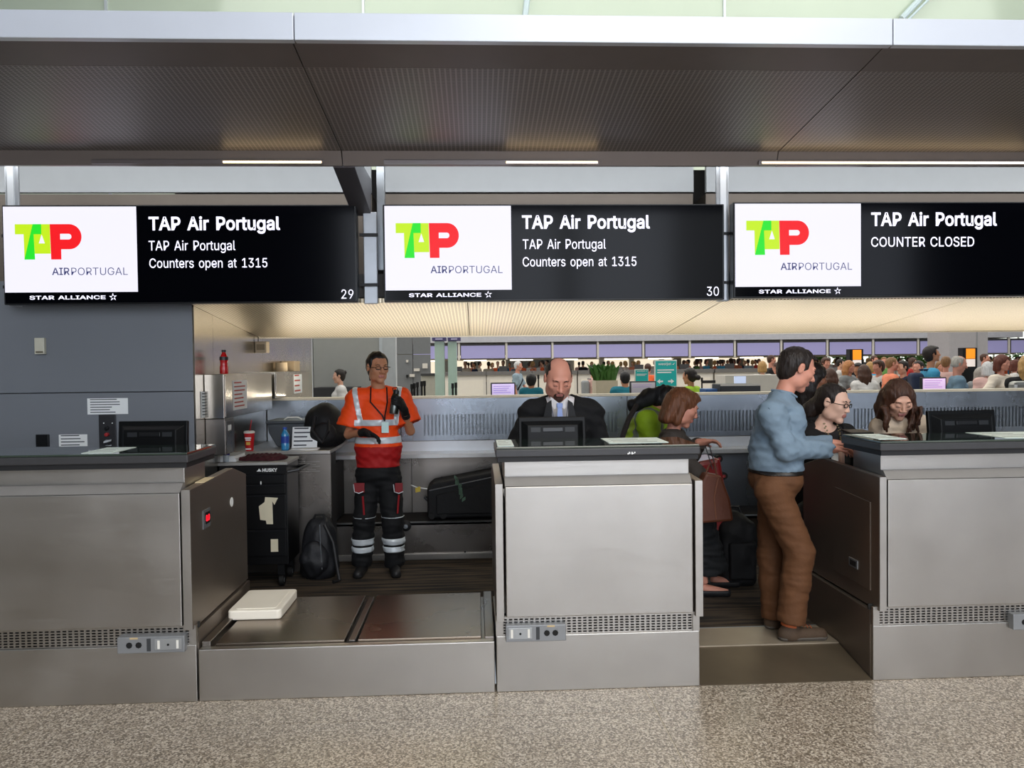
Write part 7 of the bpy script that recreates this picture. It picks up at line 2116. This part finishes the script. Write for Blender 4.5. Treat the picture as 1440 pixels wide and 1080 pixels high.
def leafy(label, px0, px1, py_t, py_b, Y, n, m_, group, ln, seed, cat='plant'):
    rs_ = random.Random(seed); a, b_ = at(px0, py_b, Y), at(px1, py_b, Y); zt_ = at(px0, py_t, Y).z
    t = empty('plant', ((a.x + b_.x) / 2, Y, a.z)); tag(t, label, cat, group)
    mb = MB()
    for i in range(n):
        x = rs_.uniform(a.x, b_.x); y = Y + rs_.uniform(.05, .45); h_ = (zt_ - a.z) * rs_.uniform(.5, 1.05); dx = rs_.uniform(-1, 1) * h_ * .55; dy = rs_.uniform(-.3, .3) * h_
        w_ = ln
        p = [Vector((x, y, a.z)), Vector((x + dx * .4, y + dy * .4, a.z + h_ * .65)), Vector((x + dx, y + dy, a.z + h_))]
        s = Vector((w_, w_ * .3, 0))
        mb.add([p[0] - s * .3, p[0] + s * .3, p[1] + s, p[1] - s, p[2]], [(0, 1, 2, 3), (3, 2, 4)])
    o = mb.build('leaves', m_, t); o['kind'] = 'stuff'
    return t
LEAF = mat('leaf_green', '3f6a2a', .5, var=.35, scale=5)
leafy('green arching leafy plants in the beige planter beyond the partition', 839, 868, 511, 536, 15.5, 130, LEAF, None, .045, 3)

# daylight windows at the far right with trees beyond
wf = empty('window_far', (15, 58, 1)); wf['kind'] = 'structure'
x0, x1 = at(1080, 505, 58).x, at(1500, 505, 58).x
n = 12
GLOW = mat('far_daylight', 'f4f8ee', .4, var=0, emit=1.5, emit_col='f2f7ea')
for i in range(n):
    a = x0 + (x1 - x0) * i / n; b_ = x0 + (x1 - x0) * (i + 1) / n
    mb = MB(); mb.box(a + .06, b_ - .06, 58, 58.05, .8, 5.2); mb.build('pane', GLOW, wf)
    mb = MB(); mb.box(b_ - .06, b_ + .06, 57.9, 58.1, .3, 5.2); mb.build('mullion', FW, wf)
for i, (px, py, r) in enumerate(((1125, 502, 1.2), (1150, 506, .8), (1190, 500, 1.3), (1242, 503, 1.0), (1275, 505, 1.3), (1296, 504, 1.2), (1318, 508, .8), (1325, 500, .9), (1432, 505, 1.6), (1105, 509, .8))):
    YT = 52.5 + 1.3 * (i % 4); r *= .8; p = at(px, py, YT)
    t = empty('indoor_tree', (p.x, YT, 0)); tag(t, 'bushy green tree before the bright far windows, ' + ['left of the black totem', 'right under the first', 'just left of the orange totem screen', 'behind the salmon T-shirt', 'behind the navy T-shirt', 'left of the tall man', 'behind the tall man, lowest', 'left of the broad column', 'right of the auburn curls', 'leftmost of all'][i], 'tree', 'trees before the far windows')
    rs_ = random.Random(i); mb = MB()
    for k in range(240):
        v = Vector((rs_.gauss(0, 1), rs_.gauss(0, .6), rs_.gauss(0, .8))); v = v.normalized() * r * rs_.random() ** .4
        c_ = Vector((p.x, YT, p.z)) + v; u_ = Vector((rs_.uniform(-1, 1), rs_.uniform(-1, 1), rs_.uniform(-.5, 1))).normalized() * .22; w_ = u_.orthogonal().normalized() * .10
        mb.add([c_ - u_, c_ + w_, c_ + u_, c_ - w_], [(0, 1, 2, 3)])
    o = mb.build('foliage', mat('tree_leaf', '6f9a48', .5, var=.4, scale=1.5), t); o['kind'] = 'stuff'
    mb = MB(); mb.lathe((p.x, YT, 0), [(.12, 0), (.07, p.z)], 8); mb.build('trunk', mat('trunk', '4d3b2a', .8), t)

# ------------------------------------------------------------------ people in the hall
COL = {k: cloth(k, c, .08, .85) for k, c in dict(white='d6d3cf', greyblue='8fa3b0', pink='dcb4ab', teal='15697a', orange='ef6a3a', lime='9cc22a', black='131316', blue='2f6bc0', grey='8e9294',
                                                navy='232c44', salmon='ef8f6c', skyblue='3f93b8', bluegrey='6f8a9c', cream='dfd2c0', red='b3312c', green='5f8f4a', denim='34425c').items()}


def hall_person(label, px, ytop, Y, yaw, col, hair, skin='fair', fem=False, arms=None, extra=None, lean=0, head_yaw=None, pitch=5, w=1.0, bulk=1.0, group='travellers in the hall beyond the partition', sleeve='short', res=1.0, top2=None):
    zt_ = at(px, ytop, Y).z; h_ = max(1.45, min(1.92, zt_)); g = (at(px, ytop + 5, Y).x, Y, zt_ - h_ if zt_ - h_ > -.25 and abs(zt_ - h_) < .25 else 0.0)
    g = (g[0], g[1], 0.0); hh_ = zt_
    J, hc_ = stand(g, yaw, hh_ * .985, w, arms, lean)
    hd = np.array((at(px, ytop, Y).x, J['neck'][1], zt_ - .128))
    R = frame(yaw); hd[:2] = J['neck'][:2] + R[:2, 1] * .03
    k = 1.0
    return person(label, group, g, J, (tuple(hd), yaw if head_yaw is None else head_yaw, pitch, 0), skin=skin, hair=hair, female=fem, bulk=bulk, hf=.0085 * res, hc=.016 * res, lips=False, brows=False,
                  hands=(None, None), top=[dict(name='shirt', mat=COL[col], sleeve=sleeve, off=.018, neck=.06, hem=J['pelvis'][2] - .06, wr=.003)], bottom=dict(mat=COL['denim'], off=.014), shoes='flat' if False else 'black', extra=extra, hs=.010 * res)


def pack(m_, s=1.0, dz=0.0):
    def f(c):
        n = c['J']['neck']; tf = c['tf']; b_ = n - tf * .20 - V3(0, 0, .26 - dz)
        R = np.stack([c['tr'], c['tf'], V3(0, 0, 1)], 1)
        lo = b_ - .3; F = Fld(b_ - .34, b_ + .34, .014); F.add(rbox(b_, (.15 * s, .09 * s, .22 * s), R, .06), 0)
        P_, Q_ = F.mesh(); root = c['root']; t = empty('backpack', tuple(b_)); tag(t, pack.label, 'backpack', 'backpacks worn in the hall')
        np_obj('body', P_, Q_, m_, t, tuple(b_))
        for s_ in (-1, 1):
            mb = MB(); mb.tube([n + c['tr'] * s_ * .10 - tf * .12, n + c['tr'] * s_ * .12 + V3(0, 0, .0), n + c['tr'] * s_ * .13 + tf * .10 - V3(0, 0, .12), n + c['tr'] * s_ * .16 + tf * .05 - V3(0, 0, .32)], .018, 6); mb.build('strap', m_, t)
    return f


AG = 'agents and walkers in the hall beyond the partition'
hall_person('small distant dark-haired woman in a white top left of the orange-shirted worker', 478, 519, 13.6, -75, 'white', ('dark', 'tied', [('h', (0, -.08, .06), (0, -.11, .06), .04, .035)]), fem=True, group=AG)
def strap_f(c):
    n = c['J']['neck']; mb = MB(); tr = c['tr']; tf = c['tf']
    mb.tube([n - tr * .12 + tf * .02, n + tf * .14 - V3(0, 0, .15), n + tr * .17 + tf * .06 - V3(0, 0, .40)], .022, 6); mb.tube([n - tr * .12, n - tf * .13 - V3(0, 0, .15), n + tr * .17 - tf * .03 - V3(0, 0, .40)], .022, 6); mb.build('strap', COL['black'], c['root'])
hall_person('grey-haired man in pale blue shirt with black shoulder strap left of the bald man', 728, 508, 20, 70, 'greyblue', ('white', 'short'), 'rosy', arms=dict(wrR=(.22, .38, 1.0), elR=(.21, .12, 1.12)), extra=strap_f, group=AG)
hall_person('agent in a teal shirt with black hair, back to us, left of the bald man', 747, 526, 14.5, 170, 'teal', ('black', 'full'), 'tan', group=AG)
pack.label = 'grey backpack on the back of the woman in pink beyond the bald man'
hall_person('dark-haired person in a pink shirt walking beside the planter', 834, 516, 20, 95, 'pink', ('dark', 'short'), 'fair', extra=pack(COL['grey']), arms=dict(wrR=(.2, .3, 1.1), elR=(.22, .05, 1.1)), group=AG)
hall_person('teal-shirted agent with short black hair seen from behind beside the grey monitor', 879, 522, 13.0, 178, 'teal', ('black', 'short'), 'tan', w=1.15, bulk=1.1, group=AG)
hall_person('person in an orange shirt between the two teal airline boards', 911, 511, 19, 165, 'orange', ('brown', 'short'), 'rosy', group=AG)
hall_person('agent in a lime hi-vis vest with dark hair in a bun above the leaning woman', 971, 517, 11.2, -135, 'lime', ('dark', 'tied', [('h', (0, -.09, -.02), (0, -.14, -.03), .045, .042)]), 'tan', fem=True, group=AG)
T_ = [
    ('blonde woman in white T-shirt, back to us, left of the man in blue', 1072, 508, 17.5, 170, 'white', ('blond', 'bob'), 'fair', True, {}),
    ('man in a black shirt with short dark hair looking right, above the blonde woman', 1084, 499, 19, 80, 'black', ('brown', 'crop'), 'rosy', False, {}),
    ('person in a white shirt beside the blonde woman, partly behind the man in blue', 1094, 509, 16, -150, 'white', ('brown', 'crop'), 'rosy', False, {}),
    ('man in a royal blue T-shirt above the dark-haired women', 1161, 503, 17, 10, 'blue', ('brown', 'full'), 'rosy', False, {}),
    ('woman with long straight dark hair and black top, back to us, above the glasses wearer', 1150, 516, 12.0, 170, 'black', ('dark', 'long'), 'tan', True, {}),
    ('woman with long brown hair and grey top, back to us, above the glasses wearer', 1168, 518, 13.4, -170, 'grey', ('brown', 'long'), 'tan', True, {}),
    ('strawberry-blonde woman in a grey T-shirt with raised forearm', 1193, 507, 15, 35, 'grey', ('strawberry', 'long'), 'rosy', True, dict(arms=dict(elL=(-.24, .0, 1.12), wrL=(-.12, .22, 1.28)))),
    ('dark-haired woman turned left between the blonde and the long-haired woman', 1207, 511, 15.8, -60, 'grey', ('black', 'full'), 'tan', True, {}),
    ('woman with very long brown hair and white T-shirt, back to us', 1215, 513, 13.2, 178, 'white', ('brown', 'long'), 'fair', True, {}),
    ('person with fluffy brown hair and white T-shirt carrying a black backpack', 1236, 507, 14.5, -75, 'white', ('brown', 'full'), 'rosy', False, dict(extra='pk1')),
    ('man with cropped sandy hair in a salmon T-shirt', 1253, 502, 13.5, 80, 'salmon', ('sandy', 'crop'), 'rosy', False, {}),
    ('dark-haired man in a navy T-shirt facing the man in salmon', 1270, 507, 13.5, -75, 'navy', ('dark', 'short'), 'fair', False, {}),
    ('dark-haired woman in a black coat left of the tall man in sky blue', 1292, 507, 13.2, -60, 'black', ('dark', 'tied'), 'rosy', True, {}),
    ('tall man in a sky blue T-shirt with glasses and dark hair looking right', 1309, 487, 11.5, 75, 'skyblue', ('dark', 'full'), 'tan', False, dict(extra='pk2', pitch=-8)),
    ('blond person in a pink shirt turned away, left of the bald older man', 1330, 501, 14.5, 140, 'pink', ('sandy', 'short'), 'rosy', True, {}),
    ('bald older man in a blue-grey shirt looking right', 1347, 500, 11.2, 65, 'bluegrey', ('grey', 'bald'), 'rosy', False, dict(w=1.1, bulk=1.15, pitch=16)),
    ('person with a grey cap-like haircut and grey top bending beside the totem', 1376, 517, 14, 130, 'grey', ('grey', 'bob'), 'fair', True, dict(lean=.1)),
    ('white-haired woman in a pink top left of the woman with auburn curls', 1389, 509, 13.6, 160, 'pink', ('white', 'bob'), 'fair', True, {}),
    ('auburn curly-haired woman in a white T-shirt with a black strap, elbow out', 1408, 499, 11.6, 25, 'cream', ('red', 'bob'), 'rosy', True, dict(arms=dict(elL=(-.40, -.02, 1.16), wrL=(-.18, .14, 1.02)), extra='st')),
    ('sunburned man with cropped hair in front of the broad column', 1384, 497, 18.5, 40, 'grey', ('brown', 'crop'), 'rosy', False, {}),
    ('woman with dark red hair in a white top at the right edge of the crowd', 1427, 506, 16.5, 60, 'white', ('red', 'bob'), 'rosy', True, {}),
    ('woman with long blonde hair in a black coat at the right picture edge', 1444, 500, 10.4, 160, 'black', ('blond', 'long'), 'fair', True, dict(w=1.15, sleeve='long')),
    ('brown-haired man in an orange shirt far left of the salmon shirt', 1229, 500, 21, 20, 'orange', ('brown', 'short'), 'rosy', False, {}),
    ('man in a green shirt deep in the crowd right of the far totem', 1243, 502, 22, -30, 'green', ('sandy', 'short'), 'rosy', False, {}),
    ('woman in red deep in the crowd above the navy shirt', 1283, 503, 21, 30, 'red', ('brown', 'bob'), 'fair', True, {}),
    ('fair-haired person in cream behind the sky blue T-shirt', 1322, 508, 17, -20, 'cream', ('sandy', 'bob'), 'rosy', True, {}),
    ('white-shirted man just right of the strawberry-blonde woman, deep in the crowd', 1181, 505, 21, 60, 'white', ('dark', 'short'), 'fair', False, {}),
    ('sky-blue-shirted woman deep in the crowd beside the fluffy-haired person', 1224, 509, 18, 100, 'skyblue', ('blond', 'bob'), 'fair', True, {}),
]
for (lb, px, yt, Y, yaw, col, hr, sk_, fm_, kw) in T_:
    kw = dict(kw)
    if kw.get('extra') == 'pk1': pack.label = 'black backpack on the fluffy-haired person in the crowd'; kw['extra'] = pack(COL['black'])
    elif kw.get('extra') == 'pk2': pack.label = 'dark backpack on the tall man in sky blue'; kw['extra'] = pack(COL['navy'])
    elif kw.get('extra') == 'st': kw['extra'] = strap_f
    hall_person(lb, px, yt, Y, yaw, col, hr, sk_, fm_, **kw)

# tiny people beyond the far counters: four built, the rest copies with other shirts
protos = []
G2 = 'tiny travellers beyond the far counters'
for i, (col, hr, sk_, fm_, yaw) in enumerate((('orange', ('dark', 'short'), 'fair', False, 0), ('white', ('brown', 'bob'), 'rosy', True, 40), ('black', ('dark', 'short'), 'tan', False, 160), ('pink', ('blond', 'bob'), 'fair', True, -60))):
    c_ = hall_person('tiny traveller in the crowd beyond the far counters', 700 + 60 * i, 508, 40 + i, yaw, col, hr, sk_, fm_, group=G2, res=1.9)
    protos.append(c_['root'])
rs_ = random.Random(12)
spots_ = [(c_.location.x, c_.location.y) for c_ in protos]
cols_ = ['orange', 'white', 'white', 'black', 'pink', 'salmon', 'green', 'greyblue', 'cream', 'navy', 'red', 'white', 'skyblue']
for i in range(170):
    u = rs_.random()
    px = rs_.uniform(650, 800) if i < 30 else (rs_.uniform(800, 1070) if i < 75 else rs_.uniform(1100, 1440))
    Y = rs_.uniform(34, 50); pr = protos[rs_.randrange(4)]
    qx = at(px, 515, Y).x
    if any((qx - a_) ** 2 + (Y - b2_) ** 2 < .55 for a_, b2_ in spots_): continue
    spots_.append((qx, Y))
    r = pr.copy(); C.objects.link(r); r.location = (qx, Y, 0.0); r.rotation_euler = (0, 0, rs_.uniform(0, 6.28))
    cm = COL[rs_.choice(cols_)]
    for ch in pr.children:
        d_ = ch.copy(); C.objects.link(d_); d_.parent = r
        if d_.name.startswith('shirt'):
            d_.material_slots[0].link = 'OBJECT'; d_.material_slots[0].material = cm
for (n_, px, py, Y, m_) in (('far_shop', 640, 505, 52, 'a7a39a'), ('far_shop', 900, 500, 53, 'c7c0b2'), ('far_shop', 1055, 505, 50, '7a7264')):
    p = at(px, py, Y); t = empty('shop_front', (p.x, Y, 0)); tag(t, {640: 'grey shop front deep in the hall, left', 900: 'pale shop front deep in the hall behind the teal boards', 1055: 'brown shop front deep in the hall left of the windows'}[px], 'shop')
    mb = MB(); mb.box(p.x - 5, p.x + 4, Y, Y + .5, 0, 3.2); mb.build('wall', mat('shop_' + m_, m_, .6), t)
    for k in range(4):
        mb = MB(); mb.box(p.x - 4.6 + k * 2.1, p.x - 2.9 + k * 2.1, Y - .05, Y, .9, 2.5); mb.build('display_window', mat('shop_light', 'f3ead8', .5, var=.1, emit=.9, emit_col='ffeed2'), t)
